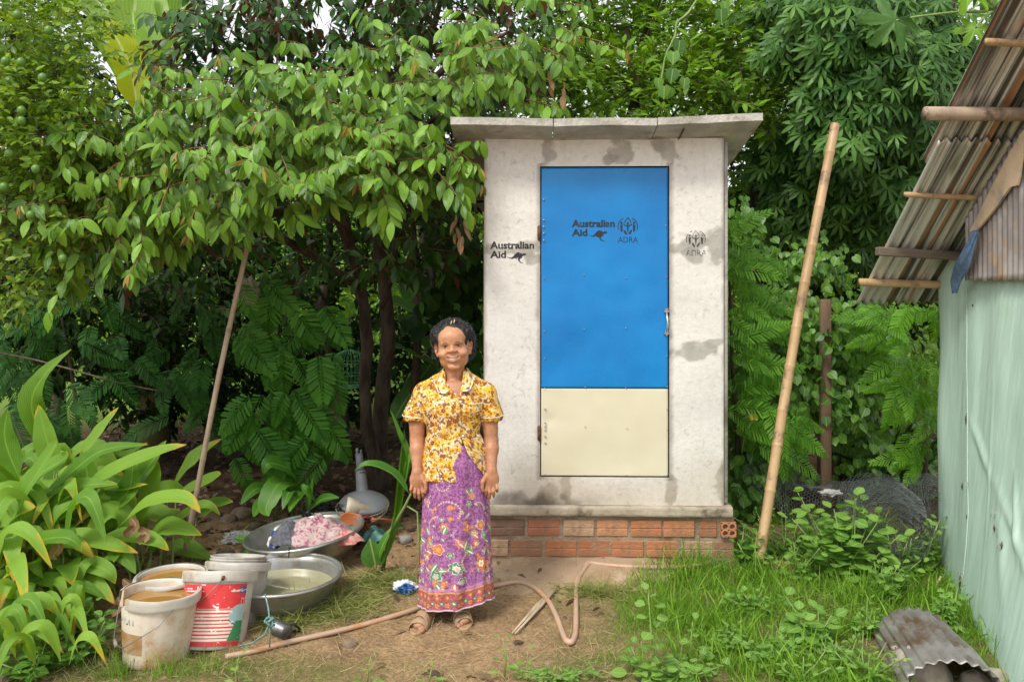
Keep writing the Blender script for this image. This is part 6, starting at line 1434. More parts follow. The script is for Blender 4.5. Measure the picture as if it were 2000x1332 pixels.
for k in range(78):
    bx = RNG.uniform(-30, 150); g = G(bx, RNG.uniform(1180, 1345)); az = RNG.uniform(-PI, PI); o_ = Vector((math.cos(az), math.sin(az)*.7-.2, 0)); h_ = RNG.uniform(.14, .34); R_ = RNG.uniform(.10, .24)
    a = g+Vector((0, 0, h_*.4))+o_*R_*.15
    blade([a, g+Vector((0, 0, h_*.9))+o_*R_*.5, g+Vector((0, 0, h_*.95))+o_*R_, g+Vector((0, 0, h_*RNG.uniform(.2, .7)))+o_*R_*1.5], RNG.uniform(.045, .08), 12, 6, .3, 0, -.1, pet=.06, m=LM['turm'], parent=TC, wav=.04, up=(RNG.normal(0, .3), -.6, 1), seed=500+k)
for px, py, d, L, an in ((75, 1030, 4.0, .12, 0), (40, 1090, 3.95, .14, 1), (100, 1050, 3.95, .1, 2), (10, 1060, 3.9, .15, 0), (25, 1190, 3.85, .12, 1), (50, 1200, 3.85, .1, 2), (230, 1165, 3.9, .10, 0), (75, 1145, 3.9, .13, 1), (240, 1130, 3.95, .1, 2), (15, 1150, 3.9, .12, 0), (255, 1010, 4.1, .1, 1), (270, 1030, 4.1, .08, 2)):
    a = P(px, py, d); e = Vector(((an-1)*.04, -.02, -L)); blade([a, a+e*.4+Vector((.03, 0, 0)), a+e*.8-Vector((.01, 0, 0)), a+e], .05, 12, 4, .8, 0, .4, m=LM['dead'], parent=TC, name='dried_leaf', wav=.16, up=(.3, -1, .2), seed=px)
# plant beside the woman
SP = thing('tall_leaf_plant', 'single tall plant with a drooping folded leaf just left of the woman', 'leafy plant', G(748, 1112))
g = SP.location
for pts, wd, pt, up_ in (([(748, 1105, 4.55), (770, 1010, 4.5), (782, 900, 4.5), (790, 838, 4.5)], .085, .05, (1, -.5, 0)), ([(800, 965, 4.4), (765, 925, 4.38), (720, 908, 4.35), (692, 920, 4.35)], .085, .05, (0, -.3, 1)), ([(770, 1000, 4.5), (795, 900, 4.5), (778, 845, 4.5), (762, 800, 4.5)], .05, .05, (1, -.6, .2)),
                         ([(760, 1050, 4.5), (785, 980, 4.5), (800, 900, 4.48), (815, 880, 4.48)], .07, .05, (-1, -.6, .2)), ([(745, 1110, 4.55), (740, 1085, 4.5), (762, 1040, 4.5), (790, 1030, 4.5)], .05, .1, (0, -.6, 1))):
    blade([P(*q) for q in pts], wd, 18, 6, .5, 0, -.1, pet=pt, m=LM['turmg'], parent=SP, wav=.02, up=up_, seed=int(pts[1][0]))
b = MB(off=g); b.tube([g, P(760, 1040, 4.5), P(790, 990, 4.45), P(802, 965, 4.4)], [.012, .010, .008, .006], 8); o = b.build('stalk', M_['stem'], SP); o.location = (0, 0, 0)
b = MB(off=g); b.tube([P(790, 985, 4.45), P(815, 1000, 4.42), P(818, 1060, 4.42), P(822, 1110, 4.42)], [.005]*4, 6); o = b.build('stalk', M_['stem'], SP); o.location = (0, 0, 0)
HL = thing('heart_leaf_plant', 'single upright heart-shaped leaf at the foot of the tall plant', 'leafy plant', G(735, 1112))
leaves(HL, t_h, frames(np.array([P(735, 1108, 4.5)]), np.array([[-.25, -.1, 1.]]), np.array([[0, -1., .2]]), .15), LM['heart'], 1); b = MB(); b.tube([(0, 0, -.02), (.0, 0, .03), (-.01, 0, .06)], .004, 5); b.build('stalk', M_['stem'], HL)
BG = thing('broad_leaf_plant', 'low shaded plant with broad pointed leaves above the washing basin', 'leafy plant', G(560, 1015))
for pts, wd in (([(580, 940, 5.3), (560, 915, 5.2), (525, 905, 5.1), (515, 925, 5.1)], .15), ([(580, 945, 5.3), (545, 945, 5.15), (520, 990, 5.05), (525, 1008, 5.0)], .15), ([(600, 1000, 5.2), (605, 970, 5.15), (612, 930, 5.1)], .05), ([(600, 1000, 5.2), (630, 975, 5.1), (663, 972, 5.05)], .09), ([(570, 990, 5.2), (565, 960, 5.1), (552, 995, 5.0)], .09),
                ([(590, 960, 5.2), (575, 975, 5.1), (565, 1000, 5.0)], .08), ([(540, 970, 5.2), (510, 985, 5.1), (495, 1010, 5.0)], .10), ([(535, 960, 5.3), (500, 955, 5.2), (470, 985, 5.1)], .11), ([(620, 985, 5.2), (600, 960, 5.1), (590, 945, 5.1)], .07), ([(460, 1050, 4.9), (490, 1060, 4.85), (470, 1095, 4.8)], .07)):
    P_ = [P(*q) for q in pts]; blade(P_, wd, 14, 6, .3, 0, -.1, m=LM['turmg'], parent=BG, wav=.01, up=(.1, -.7, 1), seed=int(pts[0][0])); stalk(G(min(max(pts[0][0], 520), 610), 1020), P_[0], BG, .005)
# ---------------- weeds ----------------
def weed(name, label, base, top, h_px, n, ls, tl=t_round, m='weed', spread=.10, nst=1, d=None, cat='weed', yel=True, kids=300):
    g = G(*base); S = thing(name, label, cat, g); Mx = []
    for s_ in range(nst):
        tp = g+Vector((top[0]+RNG.normal(0, spread*.8 if nst > 1 else .01), top[1]+RNG.normal(0, spread*.5 if nst > 1 else .01), h_px*(RNG.uniform(.55, 1.05) if nst > 1 else 1)))
        b = MB(off=g); st = [g+Vector(RNG.normal(0, .01*nst**.5, 3))*Vector((1, 1, 0)), g.lerp(tp, .5)+Vector((RNG.normal(0, .01), 0, 0)), tp]; b.tube(st, [.0045, .0035, .002], 5); o = b.build('stem', M_['stem'], S); o.location = (0, 0, 0)
        for k in range(n):
            t = .2+.8*k/(n-1) if n > 1 else 1; c = Vector(st[0]).lerp(tp, t); a = k*2.4+s_; o_ = Vector((math.cos(a), math.sin(a), .25)); sz = ls*(1.15-.55*t)*RNG.uniform(.8, 1.2)
            for sgn_ in (1, -1):
                Mx.append((tuple(c+o_*.015*sgn_), (o_.x*sgn_, o_.y*sgn_, .15+.5*(t > .92)), sz))
    pos = np.array([q[0] for q in Mx]); dr = np.array([q[1] for q in Mx])+rv(len(Mx), .12)
    leaves(S, tl, frames(pos, dr, np.array([0, -.25, 1.])+rv(len(pos), .15), np.array([q[2] for q in Mx])), LM[m], kids); return S
weed('round_leaf_weed', 'round-leaved weed in the grass below the hose, tallest in the foreground', (1292, 1335), (-.05, .0), .38, 7, .085)
weed('round_leaf_weed', 'short round-leaved weed right beside the tall one in the foreground', (1352, 1300), (.0, 0), .19, 4, .07)
weed('round_leaf_weed', 'low round-leaved weed at the left foot of the tall foreground one', (1245, 1325), (-.02, 0), .14, 4, .07)
weed('small_weed', 'small bright weed on the bare soil below the split stick', (985, 1325), (0, 0), .18, 5, .06, tl=t_obl)
weed('small_weed', 'tiny bright weed right of the one on bare soil', (1030, 1330), (0, 0), .12, 4, .055, tl=t_obl)
weed('small_weed', 'bright seedling at the bottom edge below the hose kink', (1160, 1330), (0, 0), .05, 3, .05, tl=t_obl)
weed('small_weed', 'broad seedling at the bottom edge left of centre', (845, 1335), (0, 0), .07, 3, .05, tl=t_obl)
weed('broad_leaf_weed', 'large bushy weed with pale toothed leaves in front of the wire roll', (1655, 1135), (0, .02), .47, 8, .115, nst=16, spread=.20)
weed('broad_leaf_weed', 'broad-leaved weed in front of the green cloth corner', (1800, 1125), (.02, 0), .32, 6, .07, nst=5, spread=.07)
weed('broad_leaf_weed', 'pale weed sprawling before the bent tin sheet', (1590, 1260), (0, 0), .20, 4, .10, nst=6, spread=.12)
weed('broad_leaf_weed', 'small leafy weed at the bottom edge right of the tall round-leaved one', (1560, 1335), (0, 0), .14, 4, .06, nst=6, spread=.12, tl=t_obl)
weed('broad_leaf_weed', 'fresh green weed at the left end of the bent tin', (1700, 1240), (0, 0), .16, 5, .055, nst=7, spread=.12, tl=t_obl)
weed('broad_leaf_weed', 'ivy-like weed growing over the bent tin against the green cloth', (1845, 1225), (.0, 0), .20, 5, .055, nst=5, spread=.06, tl=tl_palm(5, .35, .2, 1.3))
weed('broad_leaf_weed', 'leafy weed beside the end brick of the latrine base', (1462, 1115), (0, .05), .22, 5, .06, nst=7, spread=.08, tl=t_h, m='heart')
weed('broad_leaf_weed', 'weedy growth filling the gap behind the thick bamboo foot', (1530, 1090), (0, .1), .30, 6, .06, nst=14, spread=.22, tl=t_obl, m='heart')
weed('broad_leaf_weed', 'low leafy weed under the browning leaves at the far left', (60, 1235), (0, 0), .26, 6, .06, nst=14, spread=.18, tl=t_h, m='heart')
weed('broad_leaf_weed', 'low weed at the foot of the rust-stained bucket', (150, 1290), (0, 0), .18, 6, .055, nst=9, spread=.15, tl=t_h, m='heart')
weed('broad_leaf_weed', 'weed in the grass at the lower right below the bamboo pole', (1690, 1330), (0, 0), .16, 5, .06, nst=7, spread=.14, tl=t_obl)
for px, py, n_, hh, tl_, lab in ((1480, 1200, 4, .12, t_round, 'low round-leaved weed in the grass just below the thick pole foot'), (1420, 1270, 5, .10, t_obl, 'flat weed rosette in the grass right of the tall round-leaved one'), (1520, 1290, 5, .12, t_h, 'clover-like weed in the lower right grass'), (1640, 1300, 6, .12, t_obl, 'leafy weed in the grass left of the bent tin'),
        (1730, 1170, 6, .22, t_h, 'creeper-like weed between the large bushy weed and the bent tin'), (1560, 1130, 6, .22, t_round, 'weed at the left foot of the large bushy one'), (1760, 1130, 6, .28, t_obl, 'tall thin weed between the bushy one and the green cloth'), (1330, 1330, 5, .09, t_h, 'weed patch at the bottom edge right of centre'), (1100, 1325, 4, .07, t_obl, 'small weed at the bottom edge under the hose'), (60, 1320, 6, .16, t_h, 'weed filling the bottom left corner'), (130, 1240, 6, .16, t_h, 'dark weed under the browning leaves beside the buckets')):
    weed('broad_leaf_weed', lab, (px, py), (0, 0), hh, 5, .055, nst=n_+3, spread=.11, tl=tl_, m='heart' if px < 300 else 'weed')
for px, lab in ((470, 'blurred grassy weed in front of the red-labelled bucket'), (720, 'thin seedling at the bottom edge in front of the woman')):
    weed('small_weed', lab, (px, 1345), (0, 0), .14, 4, .05, tl=t_obl)
# yellow flower
S = thing('yellow_flower', 'single yellow flower on a thin stem beside the thick bamboo pole', 'flower', P(1450, 880, 5.2)); b = MB(off=S.location); b.tube([P(1448, 885, 5.2), P(1455, 850, 5.2), P(1470, 818, 5.15)], .0035, 5); o = b.build('stem', M_['stem'], S); o.location = (0, 0, 0)
fm = leafmat('yellow_petal', (.75, .42, .03, 1), (.85, .55, .06, 1), rough=.6, rib=0); cpt = np.array([P(1472, 815, 5.13)]*6); an = np.arange(6)*PI/3
leaves(S, tl_leaf(.8, .05, .3, 4), frames(cpt, np.stack([np.cos(an), -.3+0*an, np.sin(an)*.6+.3], -1), np.array([[0, -1., .5]]*6), .03), fm, 6, name='petal')
# ---------------- grass, litter ----------------
def blade_tl(w_=.045, bend=.35, rows=3):
    V = []; A = []
    for k in range(rows+1):
        t = k/rows; ww = w_/2*(1-t)**.6 if k < rows else 0
        if k < rows: V += [(-ww, t*(1-.12*t), bend*t*t*-1), (ww, t*(1-.12*t), bend*t*t*-1)]; A += [(t, 0, 0, 1), (t, 1, 0, 1)]
        else: V.append((0, t*.88, -bend)); A.append((t, .5, 0, 1))
    T = []
    for k in range(rows-1): a = k*2; T += [(a, a+1, a+3), (a, a+3, a+2)]
    a = (rows-1)*2; T.append((a, a+1, a+2)); return np.array(V, float), np.array(T), np.array(A, float)
def scatter_ground(n, dens, x0, x1, y0, y1):
    x = RNG.uniform(x0, x1, n); y = RNG.uniform(y0, y1, n); k = RNG.random(n) < dens(x, y); x, y = x[k], y[k]; return np.stack([x, y, gh(x, y)-.004], -1)
inside = lambda x, y: ((x-TX)**2 < .78**2) & (y > 4.62) & (y < 6.3)
def far_keep(x, y): return np.where(inside(x, y), 0, 1)
def gdens(x, y):
    g_ = green_map(x, y)*np.where(x > .3, .35+1.2*sstep(.38, .60, fbm(np.stack([x*4.5, y*4.5, x*0], -1), 3, 71)), 1); return np.clip(g_*1.05-.06, 0, 1)*far_keep(x, y)*np.where((np.abs(x-1.82) < .19) & (y < 3.75), 0, 1)
pg = scatter_ground(260000, gdens, -2.4, 2.6, 3.05, 5.6)
gv = green_map(pg[:, 0], pg[:, 1]); n = len(pg); clump = fbm(pg*np.array([5, 5, 0]), 2, 55)
right = sstep(.35, .9, pg[:, 0]); hgt = RNG.uniform(.012, .036, n)*(.6+.6*right)*(.25+1.4*clump)*(.7+.6*gv)+.10*right*RNG.random(n)*(RNG.random(n) < .10)
lean = rv(n, .42); lean[:, 2] = 1; lean[:, 0] += .6*(fbm(pg*np.array([3, 3, 0]), 2, 66)-.5)
Mx = frames(pg, lean, rv(n), hgt*1.35)
tall = join('grass', blade_tl(.05, .45), Mx); o = link('grass', tall, LM['grass']); tag(o, 'fresh green grass, thick at the right and thin towards the bare soil', 'grass', None, 'stuff')
print('grass', n)
# taller arching blades by the latrine corner
q = []
for px, py, k, hh in ((1375, 1112, 120, .18), (1330, 1120, 60, .16), (1470, 1140, 60, .2), (1340, 1100, 40, .2), (1250, 1120, 30, .14), (1700, 1180, 90, .2), (1550, 1180, 80, .2), (1830, 1110, 60, .3), (1075, 1080, 10, .12), (330, 1315, 90, .12), (230, 1320, 90, .13), (430, 1310, 70, .1)):
    g = G(px, py)
    for _ in range(k): x, y = g.x+RNG.normal(0, .06+.0*hh), g.y+RNG.normal(0, .04); q.append((x, y, float(gh(x, y)), hh*RNG.uniform(.5, 1.15)))
q = np.array(q); ln = rv(len(q), .38); ln[:, 2] = 1; o = link('tall_grass', join('tall_grass', blade_tl(.028, .6, 5), frames(q[:, :3], ln, rv(len(q)), q[:, 3])), LM['grass']); tag(o, 'tufts of taller arching grass by the latrine corner and buckets', 'grass', None, 'stuff')
# dry straw
def ddens(x, y):
    q = np.stack([x, y, x*0], -1); return np.clip(.05+1.3*(fbm(q*2.2, 3, 88)-.46)*(y < 5.2)+.6*green_map(x, y)*(x < .5)+.12*(x > .5), 0, 1)*far_keep(x, y)
pd_ = scatter_ground(40000, ddens, -2.2, 2.0, 3.05, 5.4); n = len(pd_); ln = rv(n, 1.0); ln[:, 2] = np.abs(ln[:, 2])*.35+.12
o = link('dry_grass', join('dry_grass', blade_tl(.035, .25), frames(pd_+[0, 0, .004], ln, rv(n), RNG.uniform(.03, .09, n))), LM['dry']); tag(o, 'dry straw and cut stalks strewn over the bare soil', 'dry grass', None, 'stuff')
# piles of cut grass left of the woman and weedy pile at right
q = []
for px, py, rx, ry, k in ((640, 1185, 95, 26, 2600), (745, 1140, 60, 18, 1100), (560, 1215, 60, 20, 700), (1160, 1160, 70, 12, 700), (1620, 1195, 110, 30, 900)):
    for _ in range(k): q.append(tuple(G(px+RNG.normal(0, rx*.5), py+RNG.normal(0, ry*.5))+Vector((0, 0, abs(RNG.normal(0, .018)))))+(RNG.uniform(.05, .15),))
q = np.array(q); ln = rv(len(q), 1.0); ln[:, 2] = ln[:, 2]*.25+.12; o = link('cut_grass', join('cut_grass', blade_tl(.035, .2), frames(q[:, :3], ln, rv(len(q)), q[:, 3])), leafmat('wilted_grass', (.15, .22, .04, 1), (.36, .36, .12, 1), rough=.6, trans=.3, rib=0)); tag(o, 'wilted heaps of cut grass between the basins and the woman', 'grass', None, 'stuff')
# leaf litter in the shade, crumbs of soil
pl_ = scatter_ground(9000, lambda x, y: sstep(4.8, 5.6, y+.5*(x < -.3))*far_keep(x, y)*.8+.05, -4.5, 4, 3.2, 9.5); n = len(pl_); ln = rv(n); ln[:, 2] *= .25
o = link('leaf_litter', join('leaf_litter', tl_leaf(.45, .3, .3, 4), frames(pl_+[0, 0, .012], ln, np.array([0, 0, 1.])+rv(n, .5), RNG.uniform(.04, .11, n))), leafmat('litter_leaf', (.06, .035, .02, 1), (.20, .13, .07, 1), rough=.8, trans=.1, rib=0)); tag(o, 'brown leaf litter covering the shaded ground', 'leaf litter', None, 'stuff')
tk = np.array([(-1, -1, 0), (1, -.8, 0), (.9, 1, 0), (-.8, .9, 0), (0, 0, .9)], float); tk = (tk, np.array([(0, 1, 4), (1, 2, 4), (2, 3, 4), (3, 0, 4)]), np.ones((5, 4)))
pc = scatter_ground(16000, lambda x, y: (.25+.5*(fbm(np.stack([x*2, y*2, x*0], -1), 2, 4) > .52))*far_keep(x, y), -2.2, 1.8, 3.05, 6.2); n = len(pc)
o = link('soil_crumbs', join('soil_crumbs', tk, frames(pc, rv(n)*[1, 1, .1]+[1e-3, 0, 0], np.array([0, 0, 1.])+rv(n, .2), RNG.uniform(.002, .007, n)*(1+2*(RNG.random(n) < .03)))), mat('soil_crumb', (.30, .20, .12, 1), (.2, .13, .08, 1), 9, .95)); tag(o, 'loose crumbs and pebbles of brown soil', 'soil', None, 'stuff')
# strap-leaved plants in the dark right background
SL = thing('strap_leaf_plant', 'dark strap-leaved plant in the shade between the netting and the green cloth', 'leafy plant', P(1720, 960, 6.3))
for k in range(34):
    a = P(1700+RNG.normal(0, 45), 960, 6.3+RNG.normal(0, .15)); e = Vector((RNG.normal(0, .25), -.1, RNG.uniform(.4, .75))); blade([a, a+e*.5, a+e+Vector((e.x*.4, 0, -.08))], .045, 8, 2, .4, 0, 0, m=LM['dark'], parent=SL, up=(0, -1, .3), seed=k)
GB = thing('tall_grass_clump', 'sunlit tall grass seen through the gap in the grove at left', 'grass clump', P(350, 770, 10)); p = np.array([P(RNG.uniform(270, 420), 830, 10+RNG.normal(0, .3)) for _ in range(500)]); ln = rv(500, .25); ln[:, 2] = 1
leaves(GB, blade_tl(.03, .3), frames(p, ln, rv(500), RNG.uniform(.4, .8, 500)), LM['far'], 0, stuff='blades')
# ---------------- the woman ----------------
class SDF:
    def __init__(s, lo, hi, h):
        s.lo = np.array(lo, float); s.h = h; s.n = np.ceil((np.array(hi)-s.lo)/h).astype(int)+1
        s.f = np.full(s.n, .5, np.float32)
    def sub(s, lo, hi, pad):
        a = np.clip(np.floor((np.array(lo)-pad-s.lo)/s.h).astype(int), 0, s.n-1); b = np.clip(np.ceil((np.array(hi)+pad-s.lo)/s.h).astype(int)+1, 1, s.n)
        g = np.meshgrid(*[s.lo[k]+s.h*np.arange(a[k], b[k]) for k in range(3)], indexing='ij')
        return tuple(slice(a[k], b[k]) for k in range(3)), np.stack(g, -1)
    def put(s, sl, d, k, mode):
        o = s.f[sl]
        if mode == 'add':
            if k: hh = np.clip(.5+.5*(o-d)/k, 0, 1); s.f[sl] = o*(1-hh)+d*hh-k*hh*(1-hh)
            else: s.f[sl] = np.minimum(o, d)
        else:
            d = -d
            if k: hh = np.clip(.5-.5*(o-d)/k, 0, 1); s.f[sl] = o*(1-hh)+d*hh+k*hh*(1-hh)
            else: s.f[sl] = np.maximum(o, d)
    def cap(s, a, b, ra, rb, k=.01, mode='add', sq=None):
        a, b = np.array(a, float), np.array(b, float); R = max(ra, rb)
        sl, p = s.sub(np.minimum(a, b)-R, np.maximum(a, b)+R, k+.02)
        ab = b-a; t = np.clip(((p-a)@ab)/(ab@ab+1e-12), 0, 1); q = p-a-t[..., None]*ab
        if sq is not None: q = q/np.array(sq)
        s.put(sl, np.linalg.norm(q, axis=-1)-(ra+(rb-ra)*t), k, mode); return s
    def ell(s, c, r, k=.01, mode='add', R=None):
        c, r = np.array(c, float), np.array(r, float); m = r.max()
        sl, p = s.sub(c-m, c+m, k+.02); q = p-c
        if R is not None: q = q@R
        k0 = np.linalg.norm(q/r, axis=-1); k1 = np.linalg.norm(q/r**2, axis=-1)+1e-9
        s.put(sl, k0*(k0-1)/k1, k, mode); return s
    def stack(s, tab, k=.01, mode='add', pw=2.3, fn=None):
        """tab rows: z, cx, cy, rx, ry"""
        tab = np.array(sorted(tab)); R = tab[:, 3:].max()+.08
        sl, p = s.sub((tab[:, 1].min()-R, tab[:, 2].min()-R, tab[0, 0]), (tab[:, 1].max()+R, tab[:, 2].max()+R, tab[-1, 0]), k+.02)
        z = p[..., 2]; I = lambda c: np.interp(z, tab[:, 0], tab[:, c])
        x = (p[..., 0]-I(1))/I(3); y = (p[..., 1]-I(2))/I(4)
        rr = (np.abs(x)**pw+np.abs(y)**pw)**(1/pw)
        d = (rr-1)*np.minimum(I(3), I(4))
        if fn is not None: d = d+fn(p)
        d = np.maximum(d, np.maximum(tab[0, 0]-z, z-tab[-1, 0])); s.put(sl, d, k, mode); return s
    def mesh(s):
        f = s.f; n = np.array(f.shape); ins = f < 0
        cs = np.zeros(n-1, np.int8)
        for a in (0, 1):
            for b in (0, 1):
                for c in (0, 1): cs += ins[a:n[0]-1+a, b:n[1]-1+b, c:n[2]-1+c]
        act = (cs > 0) & (cs < 8); idx = -np.ones(n-1, np.int64); I = np.argwhere(act); idx[act] = np.arange(len(I))
        acc = np.zeros((len(I), 3)); cnt = np.zeros(len(I))
        cor = [(a, b, c) for a in (0, 1) for b in (0, 1) for c in (0, 1)]
        for A in cor:
            for ax in range(3):
                if A[ax]: continue
                Bc = list(A); Bc[ax] = 1
                fa = f[I[:, 0]+A[0], I[:, 1]+A[1], I[:, 2]+A[2]]; fb_ = f[I[:, 0]+Bc[0], I[:, 1]+Bc[1], I[:, 2]+Bc[2]]
                m = (fa < 0) != (fb_ < 0); t = np.where(m, fa/(fa-fb_+1e-12), 0)
                pt = np.tile(np.array(A, float), (len(I), 1)); pt[:, ax] = t; acc += pt*m[:, None]; cnt += m
        V = s.lo+s.h*(I+acc/cnt[:, None]); Q = []
        for ax in range(3):
            sl0 = [slice(None)]*3; sl1 = [slice(None)]*3; sl0[ax] = slice(0, -1); sl1[ax] = slice(1, None)
            e = ins[tuple(sl0)] != ins[tuple(sl1)]; E = np.argwhere(e)
            u, v = [(1, 2), (2, 0), (0, 1)][ax]
            ok = (E[:, u] > 0) & (E[:, v] > 0) & (E[:, u] < n[u]-1) & (E[:, v] < n[v]-1); E = E[ok]
            def g(du, dv):
                W = E.copy(); W[:, u] += du; W[:, v] += dv; return idx[W[:, 0], W[:, 1], W[:, 2]]
            q = np.stack([g(-1, -1), g(0, -1), g(0, 0), g(-1, 0)], -1); fl = ~ins[E[:, 0], E[:, 1], E[:, 2]]
            q[fl] = q[fl][:, ::-1]; Q.append(q)
        Q = np.concatenate(Q); Q = Q[(Q >= 0).all(1)]
        return V, Q
def smooth_mesh(V, Q, it=2, lam=.5):
    E = np.concatenate([Q[:, [0, 1]], Q[:, [1, 2]], Q[:, [2, 3]], Q[:, [3, 0]]])
    for _ in range(it):
        a = np.zeros_like(V); c = np.zeros(len(V))
        for k in range(3):
            a[:, k] = np.bincount(E[:, 0], V[E[:, 1], k], len(V))+np.bincount(E[:, 1], V[E[:, 0], k], len(V))
        c = np.bincount(E[:, 0], minlength=len(V))+np.bincount(E[:, 1], minlength=len(V))
        V = V+lam*(a/np.maximum(c, 1)[:, None]-V)
    return V
WX, WY = -.291, 4.03
WZ = float(gh(WX, WY-.05))-.012
W = thing('person', 'smiling woman in a yellow flowered shirt and purple flowered sarong standing with her arms down', 'person', (WX, WY, WZ)); W.scale = (1.04, 1.04, 1.0)
tilt = math.radians(5.5)
def hd(p):  # head frame -> body frame, tilt about the neck
    x, y, z = p; z0 = 1.26; c, s_ = math.cos(tilt), math.sin(tilt)
    return ((x*c-(z-z0)*s_)+.004, y, z0+x*s_+(z-z0)*c)
Rh = np.array(Matrix.Rotation(-tilt, 3, 'Y'))
s = SDF((-.28, -.20, -.01), (.28, .16, 1.56), .0036)
# torso, pelvis, legs (under the clothes)
s.stack([(.78, .0, .0, .125, .09), (.95, 0, 0, .115, .085), (1.10, 0, 0, .125, .085), (1.17, 0, .01, .13, .075), (1.2, 0, .01, .10, .06)], .02)
for sx in (-1, 1):
    s.cap((sx*.07, .01, .84), (sx*.075, .0, .45), .085, .055, .03); s.cap((sx*.075, .0, .45), (sx*.078, .012, .075), .052, .032, .02)
# neck + chest
s.cap((0, .022, 1.17), (-.002, .008, 1.30), .052, .046, .03)
s.cap((-.085, .012, 1.168), (.085, .012, 1.168), .030, .030, .03); s.ell((0, -.035, 1.14), (.09, .045, .06), .03)
for sx in (-1, 1): s.cap((sx*.012, -.052, 1.178), (sx*.09, -.02, 1.197), .009, .008, .012)   # collar bones
# head
H_ = lambda x, y, z: hd((x, y, z))
s.ell(H_(0, .012, 1.405), (.079, .095, .10), .01, R=Rh); s.ell(H_(0, -.014, 1.345), (.069, .066, .074), .025, R=Rh)
s.ell(H_(0, -.045, 1.432), (.060, .042, .045), .02, R=Rh)   # forehead
for sx in (-1, 1):
    s.ell(H_(sx*.045, -.056, 1.352), (.027, .025, .022), .014)      # cheeks raised by the smile
    s.ell(H_(sx*.043, -.026, 1.315), (.021, .034, .028), .02)          # jaw
s.ell(H_(0, -.062, 1.284), (.028, .018, .016), .018)                # chin
for sx in (-1, 1): s.ell(H_(sx*.031, -.088, 1.390), (.017, .012, .010), .012, 'sub')
s.cap(H_(0, -.078, 1.390), H_(0, -.088, 1.372), .0075, .0100, .010)
s.ell(H_(0, -.089, 1.367), (.0140, .010, .0095), .006)
for sx in (-1, 1): s.ell(H_(sx*.0165, -.081, 1.365), (.0085, .009, .0075), .006)
for sx in (-1, 1): s.ell(H_(sx*.009, -.091, 1.3585), (.0035, .004, .0022), .002, 'sub')
for sx in (-1, 1):  # brow ridge and lids
    s.cap(H_(sx*.014, -.081, 1.404), H_(sx*.046, -.068, 1.404), .006, .005, .008)
    s.cap(H_(sx*.018, -.078, 1.386), H_(sx*.044, -.068, 1.3855), .0035, .003, .004)
    s.cap(H_(sx*.024, -.080, 1.358), H_(sx*.040, -.072, 1.330), .0024, .002, .004, 'sub') # smile folds
mz = lambda x: 1.3235+.0125*(x/.028)**2
s.ell(H_(0, -.068, 1.327), (.036, .014, .018), .016)
for a in np.linspace(-.028, .028, 15): s.cap(H_(a, -.102, mz(a)+.001), H_(a, -.070, mz(a)+.001), .0066*(1-.5*abs(a/.028)), .0066*(1-.5*abs(a/.028)), .001, 'sub')
for a in np.linspace(-.030, .030, 16):
    yy = -.0865+.014*(a/.03)**2; w_ = 1-.5*abs(a/.030)
    s.cap(H_(a, yy+.002, mz(a)+.0092*w_+.001), H_(a+.002, yy+.002, mz(a)+.0092*w_+.001), .0024*w_+.0008, .0024*w_+.0008, .003)
    s.cap(H_(a, yy+.001, mz(a)-.0088*w_), H_(a+.002, yy+.001, mz(a)-.0088*w_), .0040*w_+.0008, .0040*w_+.0008, .002)
for sx in (-1, 1):
    s.ell(H_(sx*.083, .012, 1.372), (.010, .017, .031), .004, R=np.array(Matrix.Rotation(sx*.25, 3, 'Z'))@np.array(Matrix.Rotation(sx*.14, 3, 'Y')))
    s.ell(H_(sx*.088, .002, 1.378), (.004, .008, .015), .003, 'sub'); s.ell(H_(sx*.078, .006, 1.344), (.008, .009, .011), .004)
# arms: shoulder, elbow, wrist
arms = {-1: [(-.155, .015, 1.150), (-.186, .012, 1.02), (-.184, .005, .905), (-.176, -.062, .762)], 1: [(.142, .015, 1.158), (.170, .012, 1.02), (.178, .005, .905), (.182, -.062, .768)]}
for sx, a in arms.items():
    s.cap(np.array(a[0])-(0, 0, .02), a[1], .038, .041, .03); s.cap(a[1], a[2], .042, .034, .015); s.cap(a[2], (np.array(a[2])*.7+np.array(a[3])*.3), .035, .034, .01)
    s.cap((np.array(a[2])*.7+np.array(a[3])*.3), a[3], .034, .0225, .015, )
    wr = np.array(a[3])
    # palm: back of the hand to the front, thumb inward
    s.ell(wr+(0, -.004, -.045), (.036, .018, .045), .015); s.cap(wr+(0, 0, .0), wr+(0, 0, -.03), .022, .028, .012, sq=(1.1, .75, 1))
    for k, (ox, l1, l2, l3, r) in enumerate(((-.0235*-sx*-1, .030, .020, .014, .0082), (-.0078*-sx*-1, .034, .023, .016, .0086), (.0085*-sx*-1, .032, .021, .015, .0082), (.0245*-sx*-1, .025, .016, .013, .0072))):
        # index is on the inner side (towards the body)
        ox = [-sx*.026, -sx*.009, sx*.009, sx*.0255][k]; fz = [-.078, -.082, -.079, -.070][k]
        cl = [.25, .45, .65, .8][k]
        p0 = wr+(ox*.95, -.006, fz+.012); p1 = p0+np.array((ox*.10, -.006-.004*k, -l1)); p2 = p1+np.array((ox*.02, .004+.012*cl, -l2)); p3 = p2+np.array((0, .010+.010*cl, -l3*.8))
        s.cap(p0, p1, r*1.05, r, .002); s.cap(p1, p2, r, r*.92, .002); s.cap(p2, p3, r*.92, r*.78, .002); s.ell(p0, (r*1.15, r*1.1, r*1.2), .003)
    t0 = wr+(-sx*.024, -.008, -.022); t1 = wr+(-sx*.043, -.020, -.052); t2 = wr+(-sx*.044, -.022, -.080); t3 = wr+(-sx*.040, -.020, -.098)
    s.cap(t0, t1, .0135, .0115, .006); s.cap(t1, t2, .0108, .0095, .002); s.cap(t2, t3, .0095, .0075, .002)
